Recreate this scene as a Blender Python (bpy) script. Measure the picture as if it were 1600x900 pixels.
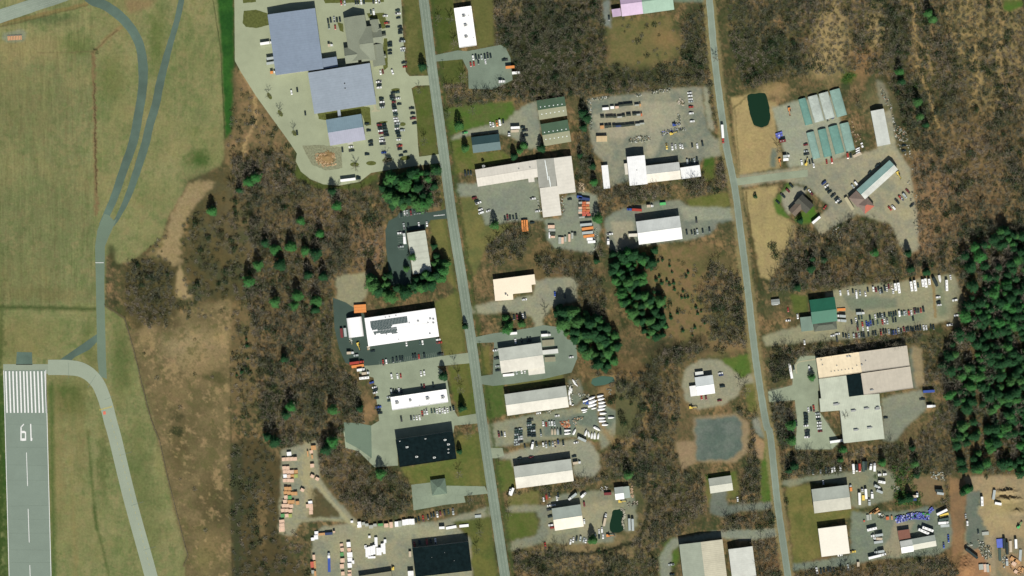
import bpy, math, random, re
import numpy as np
from mathutils import Vector, Matrix

for o in list(bpy.data.objects):
    bpy.data.objects.remove(o)
SC = bpy.context.scene
COL = SC.collection
S = 0.6                      # metres on the ground per unit of the survey grid (1600 x 900 units)
R = math.radians

# ------------------------------------------------------------------ camera
ALT = 3500.0
cd = bpy.data.cameras.new('camera'); cam = bpy.data.objects.new('camera', cd); COL.objects.link(cam)
cam.location = (0, 0, ALT); cam.rotation_euler = (0, 0, 0)
cd.sensor_width = 36; cd.lens = 36 * ALT / (1600 * S)
cd.clip_start = 10; cd.clip_end = 20000
SC.camera = cam
# ------------------------------------------------------------------ light
SUN_EL, SUN_AZ = 47.0, 172.0          # elevation, compass bearing of the sun (from south, a little east)
SUN_STRENGTH, SKY_STRENGTH = 4.65, 0.055
w = bpy.data.worlds.new('World'); SC.world = w; w.use_nodes = True
nt = w.node_tree; bg = nt.nodes['Background']
sky = nt.nodes.new('ShaderNodeTexSky'); sky.sky_type = 'NISHITA'; sky.sun_disc = False
sky.sun_elevation = R(SUN_EL); sky.sun_rotation = R(SUN_AZ)
nt.links.new(sky.outputs[0], bg.inputs[0]); bg.inputs[1].default_value = SKY_STRENGTH
sd = bpy.data.lights.new('sun', 'SUN'); sd.energy = SUN_STRENGTH; sd.angle = R(0.5); sd.color = (1.0, 0.965, 0.90)
so = bpy.data.objects.new('sun', sd); COL.objects.link(so)
dx, dy, dz = math.sin(R(SUN_AZ)) * math.cos(R(SUN_EL)), math.cos(R(SUN_AZ)) * math.cos(R(SUN_EL)), math.sin(R(SUN_EL))
so.rotation_euler = Vector((dx, dy, dz)).to_track_quat('Z', 'Y').to_euler()
so.location = (dx * 800, dy * 800, dz * 800)
SC.view_settings.view_transform = 'Standard'; SC.view_settings.look = 'None'
SC.view_settings.exposure = 0.08; SC.view_settings.gamma = 1.0
SC.view_settings.use_curve_mapping = False

# ------------------------------------------------------------------ survey frames: origin and scale of each sheet
F = {'p': (0, 0, 1.0),
     'A1': (500, 0, .1125), 'A2': (530, 95, .1125), 'A3': (500, 180, .1125), 'A4': (910, 135, .125), 'A5': (840, 285, .13333),
     'A6': (1300, 425, .125), 'A7': (770, 585, .125), 'A8': (0, 560, .15556), 'B1': (420, 690, .1), 'B2': (420, 780, .13333),
     'B4': (530, 490, .1125), 'B5': (570, 590, .1125), 'B6': (840, 750, .12552), 'B7': (1320, 710, .12552), 'B8': (1330, 780, .12552),
     'C1': (1490, 740, .17777), 'C2': (1200, 140, .1125), 'C3': (1200, 220, .125), 'C4': (1320, 240, .1222), 'C5': (1220, 530, .189),
     'C7': (700, 180, .1), 'C8': (1090, 560, .0889)}
for c in range(4):
    for r in range(4):
        F['T%d%d' % (c, r)] = (400 * c, 225 * r, .25)
def pp(f, x, y):
    o = F[f]; return (o[0] + x * o[2], o[1] + y * o[2])
def Wp(q): return Vector(((q[0] - 800) * S, (450 - q[1]) * S))
def P(f, x, y): return Wp(pp(f, x, y))

# ------------------------------------------------------------------ materials
def lin(v):
    v /= 255.0
    return v / 12.92 if v <= .04045 else ((v + .055) / 1.055) ** 2.4
KAL = 1.2
def alb(c, k=None):
    """albedo of a surface that shows as colour c (0-255) in full sun"""
    return tuple(min(.92, lin(v) / (k or KAL)) for v in c)
GT = (.93, .985, .90)        # ground covers measure a little greener than they look
def galb(c): return alb(tuple(v * g for v, g in zip(c, GT)))
def yalb(c): return alb(tuple(v * g for v, g in zip(c, (1.01, 1.0, 1.0))))
def palb(c): return alb((c[0] * .985, c[1] * 1.0, c[2] * .955))
def nalb(c): return alb(tuple(v * g for v, g in zip(c, (1.01, 1.02, .97))))
MATS = {}
def mat(name, col, rough=.85, metal=0, noise=0.12, scale=.6, coat=0, ribs=None, spec=.3, stain=0.0):
    """principled material; noise = value mottling, ribs = (axis, pitch, depth) metal seams in object space"""
    if name in MATS: return MATS[name]
    m = bpy.data.materials.new(name); m.use_nodes = True
    n = m.node_tree; b = n.nodes['Principled BSDF']; L = n.links.new
    b.inputs['Roughness'].default_value = rough; b.inputs['Metallic'].default_value = metal
    b.inputs['Specular IOR Level'].default_value = spec
    if coat: b.inputs['Coat Weight'].default_value = coat
    tc = n.nodes.new('ShaderNodeTexCoord')
    cur = n.nodes.new('ShaderNodeRGB'); cur.outputs[0].default_value = (*col, 1); cur = cur.outputs[0]
    def mul(cur, fac_out, lo, hi):
        mr = n.nodes.new('ShaderNodeMapRange'); mr.inputs['To Min'].default_value = lo; mr.inputs['To Max'].default_value = hi
        L(fac_out, mr.inputs['Value'])
        vm = n.nodes.new('ShaderNodeVectorMath'); vm.operation = 'SCALE'
        L(cur, vm.inputs[0]); L(mr.outputs[0], vm.inputs['Scale']); return vm.outputs[0], mr
    if noise:
        tx = n.nodes.new('ShaderNodeTexNoise'); tx.inputs['Scale'].default_value = scale; tx.inputs['Detail'].default_value = 6
        tx.inputs['Roughness'].default_value = .65
        L(tc.outputs['Object'], tx.inputs['Vector'])
        cur, mr = mul(cur, tx.outputs['Fac'], 1 - noise * 1.6, 1 + noise * 1.6)
        mr.inputs['From Min'].default_value = .25; mr.inputs['From Max'].default_value = .75
    if stain:
        tx = n.nodes.new('ShaderNodeTexNoise'); tx.inputs['Scale'].default_value = .09; tx.inputs['Detail'].default_value = 3
        mp = n.nodes.new('ShaderNodeMapping'); mp.inputs['Location'].default_value = (31, 17, 5)
        L(tc.outputs['Object'], mp.inputs[0]); L(mp.outputs[0], tx.inputs['Vector'])
        cur, mr = mul(cur, tx.outputs['Fac'], 1 - stain, 1)
        mr.inputs['From Min'].default_value = .35; mr.inputs['From Max'].default_value = .6
    if ribs:
        wv = n.nodes.new('ShaderNodeTexWave'); wv.wave_type = 'BANDS'; wv.bands_direction = ribs[0]
        wv.inputs['Scale'].default_value = 0.314 / ribs[1]; wv.inputs['Distortion'].default_value = 0
        L(tc.outputs['Object'], wv.inputs['Vector'])
        cur, mr = mul(cur, wv.outputs['Fac'], 1 - ribs[2], 1)
        mr.inputs['From Min'].default_value = 0; mr.inputs['From Max'].default_value = .35
    L(cur, b.inputs['Base Color'])
    MATS[name] = m
    return m

# ------------------------------------------------------------------ mesh helper
class MB:
    def __init__(s): s.v = []; s.f = []; s.m = []
    def face(s, pts, mi=0):
        i = len(s.v); s.v += [tuple(p) for p in pts]; s.f.append(tuple(range(i, i + len(pts)))); s.m.append(mi)
    def prism(s, poly, z0, z1, mi=0, bottom=False, top=True):
        i = len(s.v); n = len(poly)
        s.v += [(p[0], p[1], z0) for p in poly] + [(p[0], p[1], z1) for p in poly]
        for k in range(n):
            j = (k + 1) % n; s.f.append((i + k, i + j, i + n + j, i + n + k)); s.m.append(mi)
        if top: s.f.append(tuple(i + n + k for k in range(n))); s.m.append(mi)
        if bottom: s.f.append(tuple(i + k for k in reversed(range(n)))); s.m.append(mi)
    def box(s, cx, cy, z0, lx, ly, lz, mi=0, ang=0, taper=1.0):
        c, d = math.cos(ang), math.sin(ang); i = len(s.v)
        for z, t in ((z0, 1), (z0 + lz, taper)):
            for sx, sy in ((-1, -1), (1, -1), (1, 1), (-1, 1)):
                x, y = sx * lx / 2 * t, sy * ly / 2 * t
                s.v.append((cx + x * c - y * d, cy + x * d + y * c, z))
        for q in ((0, 1, 5, 4), (1, 2, 6, 5), (2, 3, 7, 6), (3, 0, 4, 7), (4, 5, 6, 7), (3, 2, 1, 0)):
            s.f.append(tuple(i + k for k in q)); s.m.append(mi)
    def cyl(s, cx, cy, z0, r, h, n=8, mi=0, r2=None):
        r2 = r if r2 is None else r2; i = len(s.v)
        for z, rr in ((z0, r), (z0 + h, r2)):
            for k in range(n):
                a = 2 * math.pi * k / n; s.v.append((cx + rr * math.cos(a), cy + rr * math.sin(a), z))
        for k in range(n):
            j = (k + 1) % n; s.f.append((i + k, i + j, i + n + j, i + n + k)); s.m.append(mi)
        s.f.append(tuple(i + n + k for k in range(n))); s.m.append(mi)
    def wheel(s, cx, cy, r, wd, mi=0, n=10):
        i = len(s.v)
        for yy in (cy - wd / 2, cy + wd / 2):
            for k in range(n):
                a = 2 * math.pi * k / n; s.v.append((cx + r * math.cos(a), yy, r + r * math.sin(a)))
        for k in range(n):
            j = (k + 1) % n; s.f.append((i + k, i + j, i + n + j, i + n + k)); s.m.append(mi)
        s.f.append(tuple(i + k for k in range(n))); s.m.append(mi)
        s.f.append(tuple(i + n + k for k in reversed(range(n)))); s.m.append(mi)
    def mesh(s, name, mats):
        me = bpy.data.meshes.new(name); me.from_pydata(s.v, [], s.f)
        for m in (mats if isinstance(mats, (list, tuple)) else [mats]): me.materials.append(m)
        me.polygons.foreach_set('material_index', s.m); me.update(); return me
    def build(s, name, mats, parent=None):
        return link(name, s.mesh(name, mats), parent)
def link(name, me, parent=None):
    o = bpy.data.objects.new(name, me); COL.objects.link(o)
    if parent is not None: o.parent = parent
    return o
def tag(o, label=None, cat=None, group=None, kind=None):
    if label: o['label'] = label
    if cat: o['category'] = cat
    if group: o['group'] = group
    if kind: o['kind'] = kind
    return o
def empty(name, x, y, z=0, rz=0):
    o = bpy.data.objects.new(name, None); COL.objects.link(o); o.location = (x, y, z); o.rotation_euler = (0, 0, rz)
    o.empty_display_size = 1; return o
def copy_tree(o):
    c = o.copy(); COL.objects.link(c)
    for ch in CH.get(o.name, []):
        k = ch.copy(); COL.objects.link(k); k.parent = c
    return c
CH = {}
ORD = ('first second third fourth fifth sixth seventh eighth ninth tenth eleventh twelfth thirteenth fourteenth fifteenth sixteenth '
       'seventeenth eighteenth nineteenth twentieth').split() + ['twenty-' + t for t in 'first second third fourth fifth sixth seventh eighth ninth'.split()]
def ordinals(items):
    """items: list of dicts with pos, what (colour + noun). -> phrase for each: where it comes among its likes in its row"""
    xs = [i['pos'][0] for i in items]; ys = [i['pos'][1] for i in items]
    hor = (max(xs) - min(xs)) >= (max(ys) - min(ys))
    out = {}
    for w_ in set(i['what'] for i in items):
        g = sorted([i for i in items if i['what'] == w_], key=lambda i: i['pos'][0] if hor else -i['pos'][1])
        for k, i in enumerate(g):
            if len(g) == 1: out[id(i)] = ('only ' if len(items) > 1 else '') + w_
            elif k == len(g) - 1: out[id(i)] = 'last ' + w_ + (' from the west' if hor else ' from the north')
            else: out[id(i)] = ORD[k] + ' ' + w_ + (' from the west' if hor else ' from the north')
    return [out[id(i)] for i in items]
# ================================================================== GROUND: one sheet, land cover as vertex colour
rng = np.random.default_rng(7)
GX0, GX1, GY0, GY1, GS = -120, 1720, -90, 990, 1.25
gx = np.arange(GX0, GX1 + .01, GS); gy = np.arange(GY0, GY1 + .01, GS)
NX, NY = len(gx), len(gy)
XX, YY = np.meshgrid(gx, gy)
def spec_noise(seed, wl, beta=1.6, ax=1.0, ay=1.0, ang=0):
    """smooth random field, largest feature about wl grid units, values about -1..1; ax/ay stretch"""
    r_ = np.random.default_rng(seed); n = r_.standard_normal((NY, NX))
    fx = np.fft.rfftfreq(NX, GS)[None, :]; fy = np.fft.fftfreq(NY, GS)[:, None]
    c, s_ = math.cos(ang), math.sin(ang)
    u = (fx * c + fy * s_) * ax; v = (-fx * s_ + fy * c) * ay
    f = np.sqrt(u * u + v * v); f0 = 1.0 / wl
    a = 1.0 / (f0 ** 2 + f ** 2) ** (beta / 2)
    a[0, 0] = 0
    o = np.fft.irfft2(np.fft.rfft2(n) * a, s=(NY, NX)); o /= o.std() * 2
    return o
nA = spec_noise(1, 60); nB = spec_noise(2, 60); nC = spec_noise(3, 25); nD = spec_noise(4, 8, 1.2); nE = spec_noise(5, 120)
nF = spec_noise(6, 4, .8); nG = spec_noise(8, 200)
streak = spec_noise(9, 30, 1.3, ax=.25, ay=4.0) + .6 * spec_noise(10, 8, 1.0, ax=.5, ay=6.0)
streak2 = spec_noise(11, 20, 1.2, ax=.5, ay=5.0, ang=R(25))
def blur(a, r):
    k = max(1, int(round(r / GS)))
    for ax in (0, 1):
        for _ in range(2):
            p = np.pad(a, [(k + 1, k) if i == ax else (0, 0) for i in (0, 1)], mode='edge').cumsum(ax)
            n = a.shape[ax]
            a = (np.take(p, np.arange(2 * k + 1, 2 * k + 1 + n), ax) - np.take(p, np.arange(0, n), ax)) / (2 * k + 1)
    return a
def inpoly(X, Y, poly):
    r_ = np.zeros(X.shape, bool); n = len(poly)
    for i in range(n):
        x1, y1 = poly[i]; x2, y2 = poly[(i + 1) % n]
        if y1 == y2: continue
        c = ((y1 > Y) != (y2 > Y)) & (X < (x2 - x1) * (Y - y1) / (y2 - y1) + x1)
        r_ ^= c
    return r_
def pmask(poly, warp=4, soft=2):
    xs = [p[0] for p in poly]; ys = [p[1] for p in poly]; mg = warp * 3 + soft * 3 + 4
    i0 = max(0, int((min(xs) - mg - GX0) / GS)); i1 = min(NX, int((max(xs) + mg - GX0) / GS) + 1)
    j0 = max(0, int((min(ys) - mg - GY0) / GS)); j1 = min(NY, int((max(ys) + mg - GY0) / GS) + 1)
    m = np.zeros((NY, NX), np.float32)
    if i1 <= i0 or j1 <= j0: return m
    sl = (slice(j0, j1), slice(i0, i1))
    X = XX[sl] + (nC[sl] * warp * .7 + nD[sl] * warp * .5); Y = YY[sl] + (nA[sl] * warp * .5 + np.roll(nD, 37, 1)[sl] * warp * .6)
    q = inpoly(X, Y, poly).astype(np.float32)
    if soft: q = blur(q, soft)
    m[sl] = q
    return m
def pline(pts, wd, warp=1.5, soft=1):
    d = np.full((NY, NX), 1e9, np.float32)
    X = XX + nC * warp + nD * warp * .6; Y = YY + np.roll(nC, 91, 0) * warp
    for (x1, y1), (x2, y2) in zip(pts, pts[1:]):
        L2 = (x2 - x1) ** 2 + (y2 - y1) ** 2
        t = np.clip(((X - x1) * (x2 - x1) + (Y - y1) * (y2 - y1)) / L2, 0, 1)
        d = np.minimum(d, np.hypot(X - x1 - t * (x2 - x1), Y - y1 - t * (y2 - y1)))
    return np.clip((wd / 2 + soft - d) / (2 * soft), 0, 1)
POND_W = [(1168, 148), (1195, 145), (1198, 152), (1202, 168), (1203, 185), (1200, 195), (1190, 199), (1178, 195), (1173, 180), (1169, 160)]
POND_S = [(958, 797), (970, 796), (975, 803), (974, 813), (976, 822), (973, 829), (966, 832), (954, 831), (953, 820), (956, 808)]
POND_N = [(926, 592), (940, 588), (958, 589), (960, 596), (945, 601), (930, 603), (924, 599)]
col = np.zeros((NY, NX, 3), np.float32)
CF = nalb
def C3(c): return np.array(CF(c), np.float32)
def paint(m, c, a=1.0, c2=None, var=None):
    """land cover of colour c (varied towards c2 by field var) over mask m"""
    t = C3(c)[None, None, :]
    if c2 is not None:
        v = np.clip(.5 + (nC if var is None else var) * .6, 0, 1)[..., None]
        t = t * (1 - v) + C3(c2) * v
    global col
    mm = (m * a)[..., None]; col = col * (1 - mm) + t * mm
def blob(x, y, rx, ry, c, a=.8, soft=.5):
    d = np.hypot((XX + nC * 6 - x) / rx, (YY + nA * 6 - y) / ry)
    paint(np.clip((1 + soft - d) / (2 * soft), 0, 1).astype(np.float32), c, a)
ONE = np.ones((NY, NX), np.float32)
# leaf litter and brush everywhere first
paint(ONE, (112, 96, 70), 1, (84, 82, 56), nC)
paint(np.clip(nE * .8 + .1, 0, 1), (134, 108, 78), .7)
paint(np.clip(np.roll(nC, 200, 1) * 1.2 - .1, 0, 1), (72, 76, 50), .7)
paint(np.clip(nD * 1.5 - .3, 0, 1), (52, 58, 38), .6)
paint(np.clip(np.roll(nA, 300, 1) * 1.6 - .5, 0, 1), (46, 56, 34), .75)
paint(np.clip(np.roll(nA, 500, 1) * 1.8 - .9, 0, 1), (150, 122, 88), .8)
paint(np.clip(np.roll(nC, 350, 0) * 1.8 - .45, 0, 1), (150, 124, 92), .5)
paint(np.clip(np.roll(nC, 150, 0) * 1.8 - .5, 0, 1), (58, 70, 44), .75)
paint(np.clip(spec_noise(20, 12, 1.4, ax=.5, ay=2.5, ang=R(-14)) * 1.6 - .4, 0, 1), (52, 54, 36), .6)  # dark up-left streaks: tree shadows painted into the ground colour
# --- airfield grass
AF = [(-150, -120), (352, -120), (350, 245), (345, 258), (297, 283), (262, 340), (252, 372), (222, 395), (205, 408), (182, 412), (175, 395), (165, 400),
      (163, 475), (195, 497), (210, 550), (232, 625), (250, 690), (272, 790), (292, 860), (290, 880), (285, 1050), (-150, 1050)]
mAF = pmask(AF, 1.5, 1)
paint(mAF, (114, 116, 76), 1, (128, 122, 86), nE)
paint(mAF * pmask([(-120, 92), (146, 85), (149, 475), (-120, 478)], 1, 2), (120, 114, 80), .9, (106, 110, 76), streak)
col[...] = col * (1 + mAF[..., None] * np.array([.10, .16, .20], np.float32))
paint(mAF * np.clip(.35 + nA * 1.3, 0, 1), (98, 112, 66), .5)
paint(mAF * np.clip(np.roll(nC, 60, 1) * 1.2 - .1, 0, 1), (142, 130, 94), .5)
paint(mAF * np.clip(np.roll(nC, 260, 1) * 1.3 - .3, 0, 1), (92, 108, 64), .5)
paint(mAF * np.clip(nG + .1, 0, 1), (138, 130, 90), .5)
paint(mAF * np.clip(streak * .8, 0, 1), (132, 124, 88), .35)
paint(mAF * np.clip(streak2 * .8, 0, 1) * (XX > 215) * (YY < 420), (128, 122, 86), .3)
for b in ((40, 170, 60, 50, (108, 108, 72), .4), (70, 330, 70, 60, (102, 106, 70), .35), (310, 250, 18, 14, (52, 84, 34), .8), (175, 120, 22, 40, (82, 96, 50), .5),
          (245, 60, 12, 45, (84, 100, 50), .6), (190, 560, 14, 70, (70, 88, 42), .5), (110, 620, 26, 28, (62, 82, 34), .7), (90, 700, 12, 120, (126, 114, 76), .5),
          (125, 690, 10, 60, (122, 112, 74), .5), (20, 530, 60, 30, (122, 114, 74), .5), (215, 720, 18, 60, (84, 96, 54), .5), (230, 800, 22, 60, (92, 100, 60), .5),
          (160, 720, 8, 60, (74, 88, 46), .5), (0, 750, 8, 260, (48, 74, 30), .9), (20, 430, 60, 30, (108, 108, 70), .4), (140, 540, 10, 40, (76, 90, 46), .5), (60, 30, 50, 8, (60, 84, 50), .6), (30, 75, 60, 20, (146, 132, 94), .6),
          (330, 330, 25, 60, (96, 102, 60), .0), (250, 380, 30, 20, (108, 110, 70), .4), (60, 460, 70, 12, (112, 106, 70), .5), (120, 70, 20, 16, (92, 104, 58), .6)):
    blob(*b[:4], b[4], b[5])
paint(pline([(-100, 479), (40, 480), (148, 483)], 5, 1, 3), (52, 72, 34), .85)
paint(pline([(137, 675), (146, 780), (152, 825), (172, 905)], 3, 1, 2.5), (64, 84, 40), .7)
paint(pline([(146, 790), (152, 825)], 5, 1, 3), (52, 76, 34), .7)
paint(pline([(80, 600), (84, 905)], 6, 1, 4), (58, 88, 38), .8)
paint(pline([(3, 590), (12, 905)], 7, 1, 4), (52, 82, 34), .8)
paint(pline([(108, 620), (118, 900)], 5, 2, 4), (134, 120, 80), .45)
paint(pmask([(332, -90), (364, -90), (366, 100), (362, 212), (352, 217), (346, 80)], 1, 1), (36, 76, 32), 1, (52, 94, 38), nA)
paint(pline([(333, -50), (333, 0), (345, 80), (351, 215)], 1.2, .3, .6), (40, 52, 26), .8)
paint(pline([(146, 82), (147, 120), (149, 230), (151, 335)], 5, 2, 1.5), (124, 104, 76), .9)
paint(pline([(148, 130), (149, 222), (151, 300)], 1.6, 1.5, .8), (58, 50, 36), .8)
paint(pline([(146, 80), (165, 62), (188, 43)], 6, 2, 2), (138, 118, 84), .8)
paint(pline([(146, 80), (168, 60), (182, 48)], 1.5, 1, 1), (84, 74, 50), .8)
paint(pline([(60, 82), (105, 82), (146, 80)], 1.5, 1, 1), (104, 92, 66), .6)
blob(147, 81, 5, 3, (44, 52, 30), .9)
paint(pline([(0, 36), (60, 24), (136, 6)], 5, 1, 2), (128, 108, 70), .7)
paint(pline([(0, 41), (60, 28), (136, 9)], 1.5, 1, 1), (92, 74, 48), .7)
paint(pmask([(195, 0), (250, 0), (215, 20), (205, 22), (195, 10)], 3, 2), (136, 114, 84), .8)
# airfield fence line, bare earth and sand
fence_px = [(163, 477), (195, 497), (210, 550), (222, 600), (236, 655), (250, 690), (262, 745), (276, 800), (290, 855), (294, 868), (287, 885)]
paint(pline(fence_px, 3.4, 1.2, 1), (92, 82, 58), .9)
paint(pline([(350, 268), (330, 277), (297, 285), (268, 335), (258, 372), (225, 396)], 3.5, 1.5, 1.5), (98, 84, 58), .9)
paint(pmask([(190, 415), (250, 402), (285, 415), (278, 470), (280, 500), (235, 520), (215, 520), (195, 480)], 6, 4), (74, 70, 46), 1, (88, 80, 54), nD)
paint(pmask([(168, 382), (178, 384), (182, 410), (190, 420), (182, 422), (170, 405)], 2, 2), (62, 66, 42), .9)
paint(pmask([(290, 280), (355, 262), (400, 320), (400, 470), (300, 470), (285, 400), (300, 330)], 6, 6), (84, 76, 50), .9, (70, 74, 52), nA)
paint(pmask([(296, 287), (330, 281), (337, 285), (332, 296), (315, 310), (298, 330), (287, 352), (283, 375), (281, 395), (283, 411), (270, 416), (252, 402), (238, 391), (255, 380), (266, 345), (277, 315)], 5, 1.6), (158, 138, 106), .92, (138, 122, 90), nD)
paint(pmask([(281, 411), (288, 425), (290, 445), (300, 465), (290, 468), (276, 462), (274, 448)], 3, 1), (156, 136, 102), 1)
# meadow east of the airfield
paint(pmask([(200, 520), (245, 500), (300, 480), (360, 465), (361, 1000), (292, 1000), (290, 870), (262, 745), (240, 660), (214, 560)], 4, 3), (122, 108, 80), 1, (100, 90, 62), nA)
for b in ((300, 545, 45, 30, (150, 134, 102), .8), (320, 575, 30, 40, (140, 120, 88), .6), (250, 500, 25, 20, (72, 66, 44), .8), (345, 525, 14, 12, (158, 138, 100), .7), (280, 700, 14, 40, (84, 76, 50), .7),
          (340, 590, 25, 12, (92, 84, 58), .7), (330, 780, 22, 40, (80, 72, 48), .7), (275, 650, 10, 8, (64, 64, 42), .8), (345, 800, 15, 40, (72, 68, 46), .6), (320, 870, 20, 20, (120, 112, 74), .8), (300, 820, 20, 12, (92, 82, 56), .6),
          (335, 850, 20, 25, (130, 112, 80), .6), (270, 620, 22, 20, (128, 110, 80), .5), (300, 810, 12, 10, (140, 122, 90), .6), (230, 520, 16, 14, (150, 130, 96), .6), (345, 480, 20, 8, (140, 124, 92), .6)):
    blob(*b[:4], b[4], b[5])
paint(pmask([(361, 470), (398, 500), (402, 600), (395, 650), (361, 640)], 3, 4), (112, 96, 68), .8)
paint(pmask([(361, 690), (400, 680), (440, 720), (435, 840), (480, 900), (480, 1000), (363, 1000)], 3, 4), (84, 74, 50), 1, (68, 66, 46), nA)
paint(pmask([(362, 690), (378, 700), (375, 1000), (364, 1000)], 2, 3), (62, 66, 46), .9)
blob(408, 810, 6, 40, (128, 108, 76), .7)
paint(pline([(360, 560), (361, 700), (363, 900)], 1.5, .3, 1), (58, 56, 38), .8)
mMD = pmask([(200, 520), (245, 500), (300, 480), (360, 465), (361, 1000), (292, 1000), (290, 870), (262, 745), (240, 660), (214, 560)], 4, 3)
paint(mMD * np.clip(np.roll(nC, 77, 0) * 1.5 - .3, 0, 1), (96, 92, 60), .7)
paint(mMD * np.clip(nD * 1.4 - .5, 0, 1), (88, 84, 56), .6)
paint(mMD * np.clip(np.roll(nC, 210, 1) * 1.5 - .4, 0, 1), (160, 136, 102), .6)
blob(278, 674, 9, 5, (48, 54, 34), .85, .3); blob(336, 592, 20, 6, (78, 78, 48), .7)
# sandy scrub south of the fork, dirt by the dealership
paint(pmask([(352, 222), (372, 190), (366, 110), (377, 112), (410, 165), (440, 205), (455, 240), (400, 240), (365, 262), (352, 255)], 4, 3), (134, 112, 82), 1, (104, 92, 66), nC)
paint(pline([(380, 250), (385, 215), (400, 190), (398, 150), (377, 112)], 5, 2, 2), (168, 142, 104), .8)
# --- woods floor accents
for b in ((400, 340, 60, 60, (120, 102, 76), .5), (500, 370, 60, 60, (118, 98, 72), .6), (440, 520, 40, 60, (124, 104, 78), .6), (540, 640, 40, 50, (96, 84, 62), .5), (575, 385, 22, 45, (132, 106, 80), .8), (575, 640, 10, 20, (150, 120, 88), .8),
          (470, 580, 30, 80, (122, 102, 76), .5), (1450, 330, 40, 90, (138, 110, 84), .75), (1530, 330, 60, 60, (124, 100, 74), .6), (1300, 420, 70, 30, (116, 96, 66), .6), (1530, 210, 60, 60, (104, 88, 62), .7), (1420, 470, 200, 10, (120, 100, 70), .0),
          (1060, 640, 30, 60, (112, 96, 70), .6), (930, 850, 70, 30, (142, 124, 92), .7), (820, 400, 60, 20, (116, 100, 68), .6), (870, 430, 50, 25, (112, 94, 66), .6), (960, 640, 50, 50, (104, 90, 64), .6), (1000, 600, 20, 40, (130, 106, 76), .7),
          (860, 30, 50, 20, (124, 112, 78), .6), (1280, 880, 100, 30, (112, 90, 64), .6), (560, 760, 50, 50, (104, 88, 64), .6), (1540, 560, 20, 50, (116, 96, 66), .5), (1520, 690, 24, 60, (126, 104, 76), .6), (1440, 700, 40, 50, (112, 98, 70), .5),
          (1210, 860, 20, 60, (120, 96, 72), .6), (1180, 820, 30, 15, (126, 102, 74), .6), (990, 780, 15, 60, (112, 104, 76), .5)):
    blob(*b[:4], b[4], b[5])
for b in ((850, 60, 70, 60, (44, 54, 34), .85), (830, 115, 70, 30, (50, 56, 36), .75), (1085, 70, 14, 60, (54, 60, 40), .7), (780, 10, 20, 12, (140, 118, 88), .6), (1000, 120, 80, 14, (58, 62, 40), .6), (1190, 85, 50, 34, (44, 56, 32), .85), (1150, 40, 20, 40, (66, 72, 46), .6), (1400, 60, 16, 60, (54, 60, 40), .7), (1400, 170, 30, 50, (60, 62, 44), .6), (960, 580, 60, 30, (96, 80, 54), .5), (1020, 600, 14, 40, (48, 54, 34), .8), (1060, 790, 40, 30, (92, 84, 58), .6), (1350, 505, 90, 8, (70, 66, 46), .5), (460, 420, 40, 60, (78, 70, 48), .5), (420, 300, 40, 30, (84, 76, 52), .5)):
    blob(*b[:4], b[4], b[5])
paint(pmask([(1475, -60), (1700, -60), (1700, 180), (1560, 190), (1500, 120)], 12, 10) * np.clip(.6 + nC, 0, 1), (150, 130, 94), .75)
mE = pmask([(1425, 190), (1700, 150), (1700, 440), (1480, 430), (1430, 380)], 8, 8)
paint(mE * np.clip(.35 + nC, 0, 1), (150, 122, 92), .5)
paint(np.clip(nA * 1.6 - .35, 0, 1) * (XX > 360), (66, 74, 46), .6)
for pl_ in (POND_W, POND_S, POND_N):
    cx_, cy_ = sum(p[0] for p in pl_) / len(pl_), sum(p[1] for p in pl_) / len(pl_); g_ = [(cx_ + (p[0] - cx_) * 1.28, cy_ + (p[1] - cy_) * 1.2) for p in pl_]
    paint(pmask(g_, 2.5, 1.5), (104, 98, 66), .8)
# clearings
paint(pmask([(1018, 392), (1100, 380), (1130, 400), (1168, 440), (1168, 545), (1120, 560), (1060, 556), (1042, 520), (1038, 470), (1015, 440)], 5, 4), (124, 104, 74), .95, (106, 98, 64), nC)
for b in ((1060, 545, 60, 12, (60, 60, 42), .8), (1140, 500, 25, 40, (76, 76, 50), .7), (1120, 410, 30, 20, (88, 84, 56), .7), (1140, 540, 40, 8, (134, 110, 80), .7)):
    blob(*b[:4], b[4], b[5])
paint(pmask([(950, 30), (1050, 25), (1066, 80), (1040, 95), (1000, 105), (948, 100), (952, 60)], 5, 4), (116, 106, 70), .95, (100, 98, 62), nC)
blob(1040, 60, 20, 14, (136, 112, 78), .7)
paint(pmask([(1143, 152), (1165, 148), (1212, 160), (1212, 200), (1222, 245), (1222, 262), (1155, 273), (1147, 200)], 2, 1), (168, 148, 108), 1, (154, 136, 98), nA)
paint(pmask([(1160, 297), (1215, 289), (1212, 310), (1222, 335), (1242, 352), (1240, 375), (1225, 400), (1203, 438), (1188, 432), (1176, 370)], 2, 1), (164, 147, 106), 1, (152, 136, 98), nA)
paint(pline([(1148, 165), (1156, 268)], 1.4, .8, .8), (92, 88, 60), .7)
paint(pline([(1165, 300), (1178, 400), (1184, 440)], 2.5, 1, 1), (84, 76, 48), .8)
for b in ((1300, 60, 26, 55, (160, 140, 102), .9), (1285, 95, 16, 22, (160, 140, 102), .8), (1368, 48, 12, 34, (158, 138, 100), .85), (1350, 85, 22, 12, (140, 108, 76), .7), (1272, 105, 10, 16, (152, 134, 96), .7), (1210, 142, 18, 14, (160, 136, 98), .7),
          (1345, 110, 14, 22, (142, 112, 80), .7), (1190, 60, 12, 20, (140, 122, 88), .3), (1300, 15, 14, 20, (154, 134, 96), .7), (805, 15, 12, 16, (150, 130, 94), .6), (1375, 170, 20, 30, (112, 108, 78), .6), (1325, 122, 12, 8, (66, 92, 30), .7)):
    blob(*b[:4], b[4], b[5])
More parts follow.
